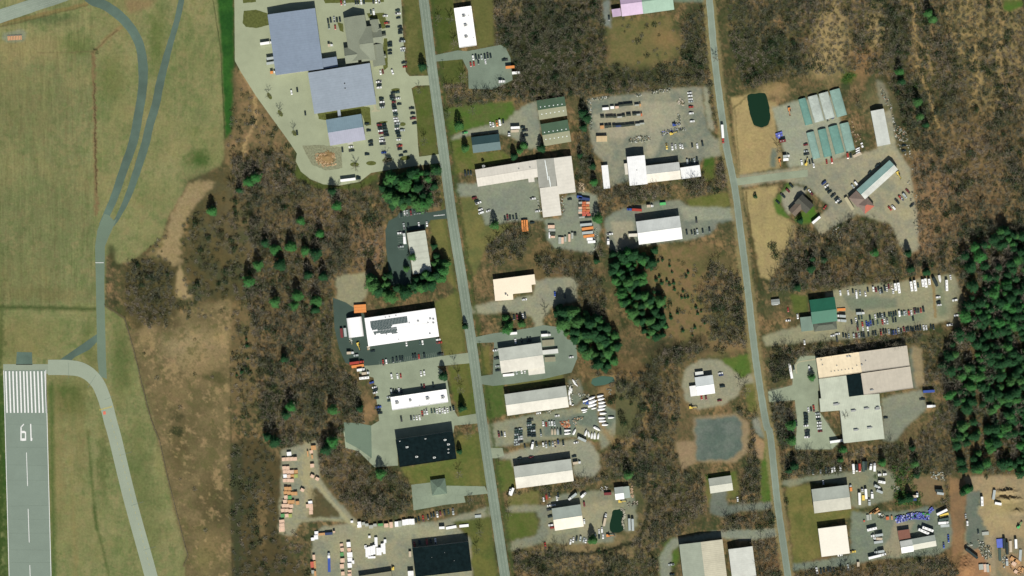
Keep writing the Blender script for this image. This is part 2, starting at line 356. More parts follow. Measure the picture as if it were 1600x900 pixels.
for pts, wd in (([(1421, -20), (1430, 45), (1428, 75), (1435, 110), (1450, 140), (1465, 195)], 6), ([(1432, 60), (1448, 85), (1458, 115)], 5), ([(1477, -10), (1484, 50), (1505, 88)], 5), ([(1510, -10), (1527, 35), (1524, 100), (1532, 130), (1512, 165)], 6),
                ([(1590, 0), (1568, 25), (1562, 60), (1560, 90), (1580, 170)], 6), ([(1555, 45), (1545, 55)], 4), ([(1490, 52), (1530, 55), (1560, 28)], 3)):
    paint(pline(pts, wd, 2.5, 2), (158, 134, 94), .9)
# --- lawns
G1, G2 = (90, 98, 52), (110, 106, 66)
LAWNS = [([(629, -20), (652, -20), (668, 116), (640, 118), (636, 108), (634, 60)], G2, (84, 90, 48)), ([(645, 138), (672, 135), (684, 242), (658, 246), (652, 200)], (78, 92, 42), (96, 98, 56)),
         ([(670, -20), (707, -20), (718, 78), (682, 84)], (72, 84, 40), (88, 92, 50)), ([(735, -20), (770, -20), (772, 70), (746, 76)], (106, 104, 62), (94, 96, 54)), ([(686, 93), (722, 92), (731, 130), (692, 130)], (92, 96, 52), (76, 86, 42)),
         ([(697, 168), (800, 158), (806, 175), (790, 188), (735, 201), (702, 210)], (78, 104, 46), (92, 98, 56)), ([(704, 218), (735, 212), (742, 240), (785, 236), (800, 247), (745, 262), (712, 272)], (84, 100, 46), (108, 104, 62)),
         ([(720, 306), (742, 306), (752, 335), (760, 352), (800, 350), (760, 385), (742, 432), (728, 400)], (118, 112, 70), (96, 100, 60)), ([(672, 345), (696, 340), (712, 450), (700, 440), (690, 390), (675, 380)], (118, 112, 68), (104, 104, 60)),
         ([(680, 472), (716, 455), (728, 550), (695, 558), (686, 520)], (112, 110, 66), (98, 102, 56)), ([(700, 572), (735, 565), (746, 648), (717, 650), (705, 610)], (84, 98, 44), (100, 100, 54)),
         ([(628, 731), (710, 717), (716, 680), (748, 678), (762, 757), (712, 765), (690, 758), (640, 757)], (114, 110, 64), (90, 100, 50)), ([(705, 812), (766, 806), (778, 910), (742, 910), (733, 838)], (104, 104, 58), (84, 92, 48)),
         ([(755, 600), (787, 598), (790, 648), (762, 656)], (66, 92, 42), (92, 100, 56)), ([(748, 545), (764, 540), (768, 582), (754, 587)], (98, 98, 52), (112, 106, 62)), ([(765, 690), (776, 682), (782, 705), (775, 712)], (70, 90, 40), G1),
         ([(773, 722), (800, 718), (806, 762), (782, 770)], (76, 98, 44), (96, 100, 54)), ([(790, 800), (833, 798), (842, 815), (840, 835), (800, 846), (792, 840)], (80, 96, 44), (96, 100, 54)), ([(797, 776), (842, 765), (842, 788), (792, 795)], (92, 98, 52), (116, 108, 70)),
         ([(1072, 312), (1136, 300), (1142, 322), (1112, 332), (1080, 325)], (90, 100, 48), (110, 108, 62)), ([(1098, 246), (1116, 242), (1116, 280), (1100, 284)], (62, 92, 36), (92, 96, 50)),
         ([(1126, 562), (1176, 552), (1182, 576), (1158, 592), (1140, 576)], (78, 104, 46), (92, 106, 50)), ([(1162, 594), (1180, 594), (1184, 642), (1168, 645)], (92, 100, 54), (116, 110, 66)), ([(1102, 742), (1150, 735), (1156, 772), (1108, 792)], (88, 102, 50), (110, 104, 64)),
         ([(1190, 690), (1200, 690), (1207, 784), (1188, 785)], (72, 104, 42), (90, 100, 50)), ([(1228, 760), (1267, 757), (1275, 800), (1340, 795), (1342, 805), (1280, 820), (1283, 870), (1240, 885), (1232, 800)], (122, 114, 70), (96, 100, 54)),
         ([(1030, 870), (1040, 845), (1055, 838), (1050, 850), (1040, 880), (1040, 910), (1030, 910)], (70, 94, 38), (84, 98, 48)), ([(1045, 870), (1058, 850), (1062, 875), (1050, 890)], (78, 104, 44), (90, 100, 50)), ([(1250, 0), (1250, 1), (1251, 1)], G1, G1),
         ([(1240, 345), (1247, 335), (1270, 318), (1282, 345), (1262, 350), (1250, 350)], (72, 110, 40), (90, 106, 50)), ([(1207, 315), (1232, 285), (1240, 290), (1218, 318), (1235, 342), (1215, 335)], (70, 108, 42), (92, 108, 54)),
         ([(1235, 460), (1262, 462), (1262, 490), (1240, 490)], (100, 106, 56), (80, 92, 46)), ([(940, 548), (958, 560), (950, 580)], G1, G1), ([(795, 585), (870, 580), (882, 586), (880, 596), (800, 612), (790, 605)], (92, 100, 56), (108, 104, 64)),
         ([(845, 588), (866, 582), (868, 566), (852, 566)], (84, 106, 50), G1), ([(1567, 0), (1600, 0), (1600, 8), (1575, 20), (1568, 14)], (74, 104, 44), G1), ([(1480, 745), (1480, 746), (1481, 746)], G1, G1),
         ([(896, 640), (930, 655), (975, 690), (930, 690), (895, 680)], (96, 100, 60), (84, 92, 54)), ([(498, 178), (560, 170), (563, 176), (552, 180), (512, 188), (498, 184)], (84, 96, 44), (66, 84, 34)), ([(562, 172), (578, 168), (582, 185), (572, 195), (565, 185)], (92, 92, 54), G1),
         ([(622, 655), (710, 645), (712, 655), (660, 664)], (96, 100, 50), (74, 90, 40)), ([(590, 270), (650, 262), (650, 268), (600, 280)], (84, 98, 46), G1), ([(465, 258), (485, 282), (520, 292), (560, 288), (575, 275), (590, 272), (590, 280), (560, 296), (500, 296), (460, 275)], (88, 98, 50), (76, 86, 44)),
         ([(1250, 390), (1250, 391), (1251, 391)], G1, G1)]
for pl, c1, c2 in LAWNS: paint(pmask(pl, 2, 1.2), c1, .97, c2, nA)
# --- gravel and dirt yards (soft edges)
GR, GR2 = (156, 156, 130), (132, 138, 116)
YARDS = [([(917, 153), (985, 148), (1060, 136), (1096, 136), (1104, 200), (1118, 216), (1133, 214), (1140, 236), (1125, 243), (1098, 247), (1090, 262), (1070, 262), (1060, 250), (1010, 258), (1000, 282), (975, 285), (950, 293), (940, 290), (945, 255), (927, 235), (920, 200)], (146, 146, 124), (114, 124, 108)),
         ([(945, 175), (1000, 158), (1060, 160), (1068, 200), (1040, 205), (1030, 230), (1020, 250), (1010, 240), (1012, 210), (960, 215), (935, 210), (925, 180)], (162, 158, 134), (146, 148, 124)),
         ([(1105, 135), (1115, 205), (1105, 200), (1098, 137)], (150, 152, 128), (140, 144, 120)),
         ([(945, 342), (962, 330), (1000, 320), (1060, 310), (1070, 318), (1085, 328), (1110, 335), (1147, 326), (1151, 345), (1120, 350), (1112, 366), (1068, 376), (1000, 384), (985, 392), (960, 397), (946, 380)], (132, 138, 120), (112, 122, 108)),
         ([(955, 345), (990, 345), (992, 378), (965, 390), (958, 370)], (158, 154, 130), (146, 146, 120)),
         ([(1060, 322), (1148, 326), (1150, 344), (1070, 345)], (152, 154, 132), (140, 146, 124)),
         ([(714, 288), (742, 286), (842, 279), (845, 342), (878, 342), (878, 310), (900, 302), (910, 298), (934, 305), (938, 375), (928, 395), (870, 388), (855, 374), (852, 344), (800, 346), (760, 352), (752, 335), (745, 306), (714, 308)], (136, 144, 124), (126, 134, 116)),
         ([(1206, 168), (1246, 158), (1300, 150), (1332, 235), (1300, 252), (1262, 258), (1232, 262), (1224, 232)], (156, 160, 136), (148, 154, 132)),
         ([(1150, 274), (1230, 264), (1330, 244), (1370, 232), (1370, 180), (1392, 170), (1402, 230), (1422, 262), (1432, 330), (1436, 388), (1415, 400), (1392, 350), (1340, 334), (1310, 352), (1282, 366), (1268, 348), (1296, 322), (1262, 292), (1225, 282), (1152, 292)], (160, 156, 128), (138, 140, 118)),
         ([(1340, 245), (1395, 235), (1420, 270), (1428, 340), (1400, 345), (1380, 325), (1400, 290), (1390, 250)], (164, 158, 126), (152, 150, 122)),
         ([(1222, 300), (1245, 290), (1262, 298), (1248, 312), (1232, 335), (1222, 322)], (158, 158, 134), (150, 150, 128)),
         ([(1290, 458), (1330, 447), (1390, 442), (1490, 428), (1508, 470), (1500, 520), (1478, 500), (1440, 512), (1330, 530), (1195, 540), (1192, 525), (1245, 510), (1300, 495), (1290, 480)], (152, 150, 120), (138, 140, 112)),
         ([(1315, 462), (1400, 466), (1400, 480), (1330, 486)], (116, 124, 104), (124, 130, 108)), ([(1200, 612), (1238, 602), (1240, 572), (1252, 556), (1278, 556), (1279, 600), (1278, 640), (1312, 690), (1300, 702), (1242, 702), (1246, 660), (1242, 625), (1202, 628)], (142, 146, 122), (128, 136, 116)), ([(1420, 545), (1430, 541), (1434, 606), (1424, 606)], (112, 120, 104), (96, 106, 90)),
         ([(1378, 622), (1440, 608), (1448, 640), (1415, 668), (1400, 690), (1380, 690)], (138, 142, 120), (128, 134, 114)), ([(1220, 757), (1225, 750), (1320, 738), (1375, 728), (1400, 742), (1395, 780), (1340, 794), (1330, 790), (1328, 758), (1268, 752), (1235, 760)], (134, 136, 110), (120, 128, 106)),
         ([(1330, 800), (1400, 800), (1450, 792), (1485, 800), (1492, 850), (1460, 868), (1380, 872), (1320, 885), (1240, 892), (1238, 882), (1330, 868)], (124, 134, 114), (112, 124, 108)), ([(1395, 815), (1430, 815), (1405, 870), (1370, 868), (1390, 840)], (152, 146, 120), (140, 138, 114)),
         ([(1430, 745), (1475, 745), (1478, 775), (1450, 790), (1400, 775)], (130, 112, 82), (118, 108, 78)), ([(1505, 745), (1720, 735), (1720, 960), (1500, 960), (1505, 860), (1512, 800)], (166, 148, 112), (148, 136, 104)),
         ([(1508, 770), (1532, 765), (1533, 790), (1528, 800), (1545, 830), (1548, 900), (1535, 900), (1510, 860)], (94, 108, 98), (110, 118, 102)), ([(1545, 840), (1600, 840), (1600, 960), (1545, 960)], (124, 122, 98), (140, 128, 98)), ([(1483, 745), (1510, 752), (1505, 860), (1488, 872)], (142, 114, 82), (126, 104, 74)),
         ([(1538, 835), (1552, 835), (1560, 960), (1540, 960)], (162, 146, 112), (152, 140, 110)), ([(1500, 870), (1530, 855), (1545, 890), (1545, 960), (1490, 960)], (168, 128, 90), (150, 116, 82)),
         ([(758, 664), (800, 655), (900, 636), (912, 628), (940, 628), (968, 648), (958, 690), (940, 702), (935, 685), (895, 682), (770, 700), (762, 690)], (146, 146, 118), (128, 134, 112)), ([(888, 595), (905, 592), (912, 622), (900, 634), (890, 632)], (104, 118, 104), (120, 128, 108)),
         ([(898, 648), (945, 632), (965, 650), (950, 672), (905, 665)], (116, 130, 114), (104, 116, 98)), ([(848, 655), (898, 650), (900, 680), (850, 682)], (112, 124, 110), (104, 116, 102)),
         ([(768, 696), (780, 712), (800, 706), (895, 686), (920, 690), (936, 708), (938, 730), (928, 745), (897, 745), (893, 715), (800, 728), (800, 718), (768, 716)], (152, 152, 128), (142, 146, 124)),
         ([(790, 796), (800, 790), (838, 788), (850, 792), (868, 775), (930, 766), (962, 768), (992, 772), (996, 820), (985, 832), (962, 826), (958, 848), (900, 850), (850, 848), (795, 862), (793, 848), (840, 836), (845, 815), (838, 800), (800, 800)], (142, 142, 114), (124, 130, 110)),
         ([(900, 790), (955, 780), (960, 800), (930, 840), (905, 838)], (158, 152, 122), (146, 146, 118)),
         ([(440, 702), (470, 695), (495, 688), (500, 745), (520, 775), (562, 818), (620, 822), (680, 815), (764, 792), (769, 806), (705, 816), (735, 842), (742, 960), (486, 960), (488, 840), (505, 822), (545, 818), (540, 812), (470, 815), (455, 838), (435, 832)], (152, 150, 124), (132, 138, 116)),
         ([(478, 765), (495, 762), (530, 800), (535, 808), (478, 810), (488, 790)], (92, 82, 54), (80, 78, 50)), ([(524, 432), (574, 424), (580, 440), (574, 460), (562, 476), (545, 488), (524, 490), (526, 460)], (150, 148, 116), (136, 136, 108)),
         ([(730, 480), (775, 470), (800, 468), (834, 460), (836, 438), (892, 432), (903, 440), (900, 470), (862, 480), (848, 500), (850, 515), (836, 514), (834, 495), (800, 488), (738, 490)], (152, 152, 126), (138, 142, 120)),
         ([(1066, 600), (1072, 575), (1095, 562), (1125, 562), (1148, 580), (1158, 592), (1182, 578), (1184, 598), (1162, 600), (1152, 618), (1130, 632), (1090, 640), (1070, 625)], (152, 150, 124), (142, 144, 120)),
         ([(1082, 652), (1152, 646), (1170, 660), (1170, 705), (1150, 722), (1085, 722)], (150, 134, 102), (134, 122, 92)), ([(1086, 656), (1150, 650), (1158, 660), (1160, 700), (1140, 718), (1088, 720)], (84, 102, 94), (106, 118, 106)), ([(1055, 690), (1085, 690), (1088, 722), (1065, 735)], (154, 136, 104), (140, 124, 92)),
         ([(1175, 655), (1192, 650), (1196, 685), (1180, 675)], (128, 136, 124), (140, 142, 124)), ([(1178, 675), (1195, 690), (1193, 718), (1182, 716)], (164, 138, 102), (150, 130, 98)), ([(1113, 768), (1134, 766), (1136, 790), (1150, 790), (1155, 800), (1130, 808), (1110, 802), (1108, 790)], (100, 110, 98), (110, 118, 104)),
         ([(1150, 788), (1206, 784), (1206, 795), (1152, 800)], (122, 130, 114), (110, 118, 104)), ([(1030, 870), (1048, 842), (1075, 838), (1125, 830), (1215, 825), (1216, 838), (1165, 845), (1130, 840), (1068, 848), (1050, 860), (1042, 960), (1032, 960)], (138, 144, 124), (128, 136, 118)),
         ([(940, 3), (952, 0), (955, 45), (945, 40)], (112, 126, 118), (124, 132, 120)), ([(1050, -5), (1100, -5), (1100, 4), (1050, 3)], (106, 128, 104), (114, 128, 110)), ([(1192, 240), (1192, 241), (1193, 241)], GR, GR), ([(1197, 0), (1197, 1), (1198, 1)], GR, GR),
         ([(704, 213), (735, 201), (765, 194), (792, 187), (806, 172), (838, 158), (842, 186), (846, 232), (828, 232), (800, 214), (774, 206), (735, 211), (706, 218)], (146, 150, 128), (128, 136, 118)),
         ([(1205, 232), (1214, 232), (1212, 262), (1203, 262)], (116, 124, 108), (104, 116, 100)), ([(528, 690), (528, 691), (529, 691)], GR, GR), ([(1425, 540), (1440, 545), (1445, 600), (1430, 605)], (150, 136, 104), (134, 124, 94)), ([(1368, 125), (1380, 128), (1392, 165), (1375, 165)], (132, 130, 106), (120, 120, 98)),
         ([(5, 50), (36, 46), (42, 52), (42, 62), (12, 66), (4, 60)], (128, 136, 112), (138, 138, 112)), ([(1258, 605), (1270, 560), (1274, 600)], (140, 132, 92), (120, 120, 80))]
CF = yalb
for pl, c1, c2 in YARDS: paint(pmask(pl, 2.2, 1.4), c1, .96, c2, nA)
CF = nalb
paint(pline([pp('A6', 1225, 90), pp('A6', 1275, 200), pp('A6', 1285, 380), pp('A6', 1288, 560)], 4.5, 1, 1), (140, 118, 82), .85)
paint(pmask([pp('A6', *q) for q in ((1330, 180), (1400, 200), (1400, 400), (1460, 520), (1330, 560), (1340, 400))], 3, 3), (112, 122, 100), .8)
paint(pmask([pp('A6', *q) for q in ((240, 350), (560, 320), (640, 350), (560, 420), (380, 450), (250, 400))], 3, 4), (112, 124, 104), .75)
paint(pmask([pp('A6', *q) for q in ((640, 390), (760, 380), (850, 400), (760, 440), (650, 430))], 3, 4), (118, 128, 108), .7)
paint(pmask([pp('A6', *q) for q in ((280, 540), (1150, 480), (1180, 600), (800, 650), (300, 760))], 3, 4), (118, 130, 108), .7)
for pl_ in ([(870, 480), (964, 500), (965, 575), (945, 578), (905, 535)], [(955, 396), (1028, 388), (1005, 455), (1040, 520), (1012, 532), (964, 465)], [(592, 268), (690, 262), (660, 328), (610, 325)], [(572, 432), (692, 392), (698, 440), (578, 462)], [(1470, 575), (1500, 440), (1560, 360), (1700, 350), (1700, 742), (1490, 738), (1490, 690)]):
    paint(pmask(pl_, 5, 5), (74, 68, 46), .7, (104, 86, 60), nD)
# wood chips, mulch, dirt accents
for b in ((510, 245, 20, 15, (164, 134, 96), .8), (490, 250, 10, 12, (150, 124, 90), .6), (898, 600, 6, 16, (132, 112, 84), .5), (905, 655, 22, 10, (136, 118, 88), .0), (480, 745, 8, 60, (168, 156, 122), .7), (560, 850, 40, 25, (162, 156, 126), .5), (640, 830, 60, 8, (162, 160, 134), .6),
          (1570, 790, 30, 12, (130, 120, 84), .7), (1560, 800, 20, 30, (172, 154, 116), .6), (1500, 880, 20, 30, (150, 112, 80), .5), (1585, 880, 18, 14, (180, 140, 106), .6)):
    blob(*b[:4], b[4], b[5])
paint(pline([(497, 758), (515, 780), (545, 815), (560, 825)], 5, 1, 2), (168, 160, 130), .8)
paint(pline([(560, 824), (530, 830), (470, 850), (455, 865)], 0.1, 1, 2), (168, 160, 130), .0)
paint(pline([(460, 815), (500, 810), (545, 815)], 4, 1, 1.5), (150, 146, 118), .7)
CF = nalb
# stream and ditches
paint(pline([(1030, 762), (1018, 785), (1010, 820), (1002, 845)], 15, 2, 2), (112, 100, 76), .8)
paint(pline([(1024, 760), (1014, 790), (1006, 825), (998, 846), (985, 850), (930, 864), (880, 866), (800, 880)], 6, 2.5, 2), (34, 42, 28), .9)
d_ = np.hypot((XX + nC * 3 - 975) / 36, (YY + nA * 3 - 638) / 52)
paint(np.clip(1 - np.abs(d_ - 1.05) / .22, 0, 1), (144, 118, 84), .8)
paint(np.clip((1.0 - d_) / .2, 0, 1) * (XX > 962), (88, 90, 62), .8)
paint(pline([(1200, 118), (1245, 116), (1262, 112)], 3, 2, 2), (40, 48, 34), .8)
paint(pline([(1145, 170), (1175, 145), (1200, 122)], 2, 1.5, 1.5), (70, 68, 46), .8)
paint(pline([(925, 390), (845, 400), (760, 392)], 0.1, 1, 1), (70, 68, 46), 0)
for pts, wd, c, a in (([(926, 405), (880, 398), (838, 395)], 3, (54, 52, 36), .7), ([(1000, 600), (1015, 585), (1050, 555), (1095, 530)], 16, (58, 58, 42), .6)):
    paint(pline(pts, wd, 2, 3), c, a)
# road verges
MAINR = [(654, -90), (662, 0), (671, 55), (680, 120), (691, 225), (694.5, 225), (706, 337), (724, 450), (741, 562), (754, 675), (772, 787), (789, 900), (803, 990)]
MAINR = [(650, -90), (662, 0), (676, 112), (691, 222), (706, 337), (724, 450), (740.5, 562), (755.5, 675), (772, 787), (789, 900), (804, 1000)]
EASTR = [(1101, -90), (1108.5, 0), (1119, 112), (1134.5, 225), (1147.5, 290), (1157, 360), (1168, 450), (1181, 562), (1197, 662), (1203.5, 680), (1215, 787), (1231, 900), (1243, 1000)]
paint(pline(EASTR, 20, 1.5, 2), (140, 128, 92), .7)
paint(pline([(p[0] + 13, p[1]) for p in MAINR], 6, 2, 2.5), (62, 78, 40), .75)
paint(pline([(p[0] - 12, p[1]) for p in MAINR], 4, 2, 2), (84, 92, 50), .7)
# fine variation for all of it
col *= (1 + nF * .035 + nD * .05 + nE * .03 + (mAF * (streak * .085 * (YY < 480) * (XX < 150) + streak * .04 + streak2 * .05 * (XX > 150))))[..., None]
tint = np.stack([np.ones_like(nA), 1 + nC * .03, 1 + nA * .04], -1).astype(np.float32)
col = np.clip(col * tint, .01, .9)
# relief: ponds sink, spoil heaps rise, wood floor undulates a little
hz = np.zeros((NY, NX), np.float32)
for pl in (POND_W, POND_S, POND_N):
    hz -= 1.4 * blur(inpoly(XX, YY, pl).astype(np.float32), 1.3)
def heap(x, y, rx, ry, h):
    global hz
    d = np.hypot((XX + nC * 2.5 - x) / rx, (YY + nD * 2.5 - y) / ry)
    hz += h * np.clip(1 - d, 0, 1) ** 1.2 * (1 + .25 * nD)
for h_ in ((1572, 768, 26, 5, 4), (1575, 780, 28, 5, 4.5), (1590, 800, 14, 6, 2.5), (1508, 885, 16, 22, 4), (1588, 880, 12, 12, 2.2), (510, 246, 16, 11, 1.6), (1530, 790, 6, 4, 1.0)):
    heap(*h_)
# --- build the sheet
verts = np.empty((NY * NX, 3), np.float32)
verts[:, 0] = ((XX - 800) * S).ravel(); verts[:, 1] = ((450 - YY) * S).ravel(); verts[:, 2] = hz.ravel()
idx = np.arange(NY * NX).reshape(NY, NX)
q = np.stack([idx[:-1, :-1], idx[1:, :-1], idx[1:, 1:], idx[:-1, 1:]], -1).reshape(-1, 4).astype(np.int32)
# skirt out to the horizon
o4 = [idx[0, 0], idx[0, -1], idx[-1, -1], idx[-1, 0]]
far = np.array([(-9000, 9000, 0), (9000, 9000, 0), (9000, -9000, 0), (-9000, -9000, 0)], np.float32)
nv = len(verts); verts = np.vstack([verts, far])
edges = [idx[0, :], idx[:, -1], idx[-1, ::-1], idx[::-1, 0]]
me = bpy.data.meshes.new('ground')
tri = []
for e, (a_, b_) in zip(edges, ((0, 1), (1, 2), (2, 3), (3, 0))):
    h = len(e) // 2
    for k in range(len(e) - 1): tri.append((e[k], nv + (a_ if k < h else b_), e[k + 1]))
    tri.append((e[h], nv + a_, nv + b_))
tri = np.array(tri, np.int32)
me.vertices.add(len(verts)); me.vertices.foreach_set('co', verts.ravel())
me.loops.add(q.size + tri.size); me.loops.foreach_set('vertex_index', np.concatenate([q.ravel(), tri.ravel()]))
me.polygons.add(len(q) + len(tri))
ls = np.concatenate([np.arange(len(q)) * 4, q.size + np.arange(len(tri)) * 3]).astype(np.int32)
me.polygons.foreach_set('loop_start', ls)
me.update(calc_edges=True)
ca = me.color_attributes.new('cover', 'FLOAT_COLOR', 'POINT')
cc = np.ones((len(verts), 4), np.float32); cc[:NY * NX, :3] = col.reshape(-1, 3); cc[NY * NX:, :3] = C3((100, 96, 66))
ca.data.foreach_set('color', cc.ravel())
gm = bpy.data.materials.new('land_cover'); gm.use_nodes = True
n = gm.node_tree; b = n.nodes['Principled BSDF']; L = n.links.new
b.inputs['Roughness'].default_value = .95; b.inputs['Specular IOR Level'].default_value = .1
at = n.nodes.new('ShaderNodeAttribute'); at.attribute_name = 'cover'
tc = n.nodes.new('ShaderNodeTexCoord')
t1 = n.nodes.new('ShaderNodeTexNoise'); t1.inputs['Scale'].default_value = .45; t1.inputs['Detail'].default_value = 5; t1.inputs['Roughness'].default_value = .7
L(tc.outputs['Object'], t1.inputs['Vector'])
mr = n.nodes.new('ShaderNodeMapRange'); mr.inputs['From Min'].default_value = .3; mr.inputs['From Max'].default_value = .7
mr.inputs['To Min'].default_value = .86; mr.inputs['To Max'].default_value = 1.13; L(t1.outputs['Fac'], mr.inputs['Value'])
vm = n.nodes.new('ShaderNodeVectorMath'); vm.operation = 'SCALE'; L(at.outputs['Color'], vm.inputs[0]); L(mr.outputs[0], vm.inputs['Scale'])
L(vm.outputs[0], b.inputs['Base Color'])
bp = n.nodes.new('ShaderNodeBump'); bp.inputs['Strength'].default_value = .5; bp.inputs['Distance'].default_value = .5; L(t1.outputs['Fac'], bp.inputs['Height']); L(bp.outputs[0], b.inputs['Normal'])
me.materials.append(gm)
go = link('ground', me); tag(go, kind='structure')
go['label'] = 'grass, brush, gravel and bare earth over the whole site'

# ------------------------------------------------------------------ water
wm = bpy.data.materials.new('pond_water'); wm.use_nodes = True
wb = wm.node_tree.nodes['Principled BSDF']; wb.inputs['Base Color'].default_value = (.008, .028, .012, 1); wb.inputs['Roughness'].default_value = .08
wm2 = wm.copy(); wm2.name = 'shallow_water'; wm2.node_tree.nodes['Principled BSDF'].inputs['Base Color'].default_value = (.06, .12, .085, 1)
def sheet_poly(name, pts, z, m, label=None, kind='structure', grow=0, jit=0, closed=True, step=6):
    """flat sheet over a polygon given in survey units"""
    out = []
    c = (sum(p[0] for p in pts) / len(pts), sum(p[1] for p in pts) / len(pts))
    rr = random.Random(int(abs(c[0] * 7 + c[1] * 13)))
    for (x1, y1), (x2, y2) in zip(pts, pts[1:] + pts[:1]):
        k = max(1, int(math.hypot(x2 - x1, y2 - y1) / step))
        for i in range(k):
            t = i / k; x, y = x1 + (x2 - x1) * t, y1 + (y2 - y1) * t
            if i and jit: x += rr.uniform(-jit, jit); y += rr.uniform(-jit, jit)
            if grow:
                d = math.hypot(x - c[0], y - c[1]) or 1; x += (x - c[0]) / d * grow; y += (y - c[1]) / d * grow
            out.append((*Wp((x, y)), z))
    import mathutils.geometry as mg
    tr = mg.tessellate_polygon([[Vector(p) for p in out]])
    me = bpy.data.meshes.new(name); fs = []
    for t in tr:
        a, b_, c_ = [Vector(out[i]) for i in t]
        fs.append(t if (b_ - a).cross(c_ - a).z > 0 else (t[0], t[2], t[1]))
    me.from_pydata(out, [], fs); me.materials.append(m); me.update()
    o = link(name, me); tag(o, label, None, None, kind); return o
sheet_poly('pond_water', POND_W, -.5, wm, 'dark green pond west of the greenhouses', grow=1.5)
sheet_poly('pond_water', POND_S, -.5, wm, 'dark green pond in the truck yard', grow=1.2)
sheet_poly('pond_water', POND_N, -.4, wm2, 'shallow pale green pond north of the boat yard', grow=.5)

# ------------------------------------------------------------------ pavements
def pave_mat(name, c, patch=.12, crack=0.0, fleck=.08):
    m = bpy.data.materials.new(name); m.use_nodes = True
    n = m.node_tree; b = n.nodes['Principled BSDF']; L = n.links.new
    b.inputs['Roughness'].default_value = .9; b.inputs['Specular IOR Level'].default_value = .2
    tc = n.nodes.new('ShaderNodeTexCoord'); cur = n.nodes.new('ShaderNodeRGB'); cur.outputs[0].default_value = (*palb(c), 1); cur = cur.outputs[0]
    for sc, amp, det, lo, hi in ((.018, patch, 4, .35, .65), (.12, patch * .6, 5, .3, .7), (1.3, fleck, 4, .25, .75)):
        t = n.nodes.new('ShaderNodeTexNoise'); t.inputs['Scale'].default_value = sc; t.inputs['Detail'].default_value = det
        L(tc.outputs['Object'], t.inputs['Vector'])
        mr = n.nodes.new('ShaderNodeMapRange'); mr.inputs['From Min'].default_value = lo; mr.inputs['From Max'].default_value = hi
        mr.inputs['To Min'].default_value = 1 - amp; mr.inputs['To Max'].default_value = 1 + amp; L(t.outputs['Fac'], mr.inputs['Value'])
        v = n.nodes.new('ShaderNodeVectorMath'); v.operation = 'SCALE'; L(cur, v.inputs[0]); L(mr.outputs[0], v.inputs['Scale']); cur = v.outputs[0]
    if crack:
        t = n.nodes.new('ShaderNodeTexVoronoi'); t.feature = 'DISTANCE_TO_EDGE'; t.inputs['Scale'].default_value = .13
        L(tc.outputs['Object'], t.inputs['Vector'])
        mr = n.nodes.new('ShaderNodeMapRange'); mr.inputs['From Min'].default_value = 0; mr.inputs['From Max'].default_value = .06
        mr.inputs['To Min'].default_value = 1 - crack; mr.inputs['To Max'].default_value = 1; L(t.outputs['Distance'], mr.inputs['Value'])
        v = n.nodes.new('ShaderNodeVectorMath'); v.operation = 'SCALE'; L(cur, v.inputs[0]); L(mr.outputs[0], v.inputs['Scale']); cur = v.outputs[0]
    L(cur, b.inputs['Base Color']); return m
PM = {'road': pave_mat('highway_asphalt', (132, 143, 132)), 'lane': pave_mat('lane_asphalt', (140, 150, 140)), 'taxi_mid': pave_mat('straight_taxiway_asphalt', (112, 128, 114), .06), 'taxi_new': pave_mat('taxiway_asphalt', (90, 108, 100), .18), 'taxi_old': pave_mat('taxiway_concrete', (158, 166, 152), .05),
      'runway': pave_mat('runway_asphalt', (132, 144, 136), .05), 'pad': pave_mat('overrun_asphalt', (148, 156, 142), .06), 'deal': pave_mat('worn_concrete', (162, 166, 142), .09), 'dark': pave_mat('fresh_asphalt', (70, 86, 80), .1),
      'mid': pave_mat('parking_asphalt', (150, 157, 138), .14, .04), 'old': pave_mat('cracked_asphalt', (140, 150, 134), .12, .1), 'grey': pave_mat('grey_asphalt', (122, 134, 122), .12, .04), 'slab': pave_mat('pale_concrete', (176, 170, 146), .08)}
WHITE = mat('road_paint_white', (.72, .72, .68), noise=.15, scale=1.5); WHITE2 = mat('worn_road_paint', (.32, .36, .29), noise=.25, scale=1.5); YEL = mat('road_paint_yellow', (.45, .38, .10), noise=.15, scale=1.5); REDP = mat('road_paint_red', (.6, .16, .1), noise=.1)
def resample(pts, wd=None):
    """Catmull-Rom through the points; points may carry a width as third value"""
    p = [np.array(q, float) for q in pts]; p = [2 * p[0] - p[1]] + p + [2 * p[-1] - p[-2]]; out = []
    for i in range(1, len(p) - 2):
        k = max(2, int(np.hypot(*(p[i + 1][:2] - p[i][:2])) / 5))
        for j in range(k):
            t = j / k
            out.append(.5 * ((2 * p[i]) + (-p[i - 1] + p[i + 1]) * t + (2 * p[i - 1] - 5 * p[i] + 4 * p[i + 1] - p[i + 2]) * t * t + (-p[i - 1] + 3 * p[i] - 3 * p[i + 1] + p[i + 2]) * t ** 3))
    out.append(p[-2]); return out
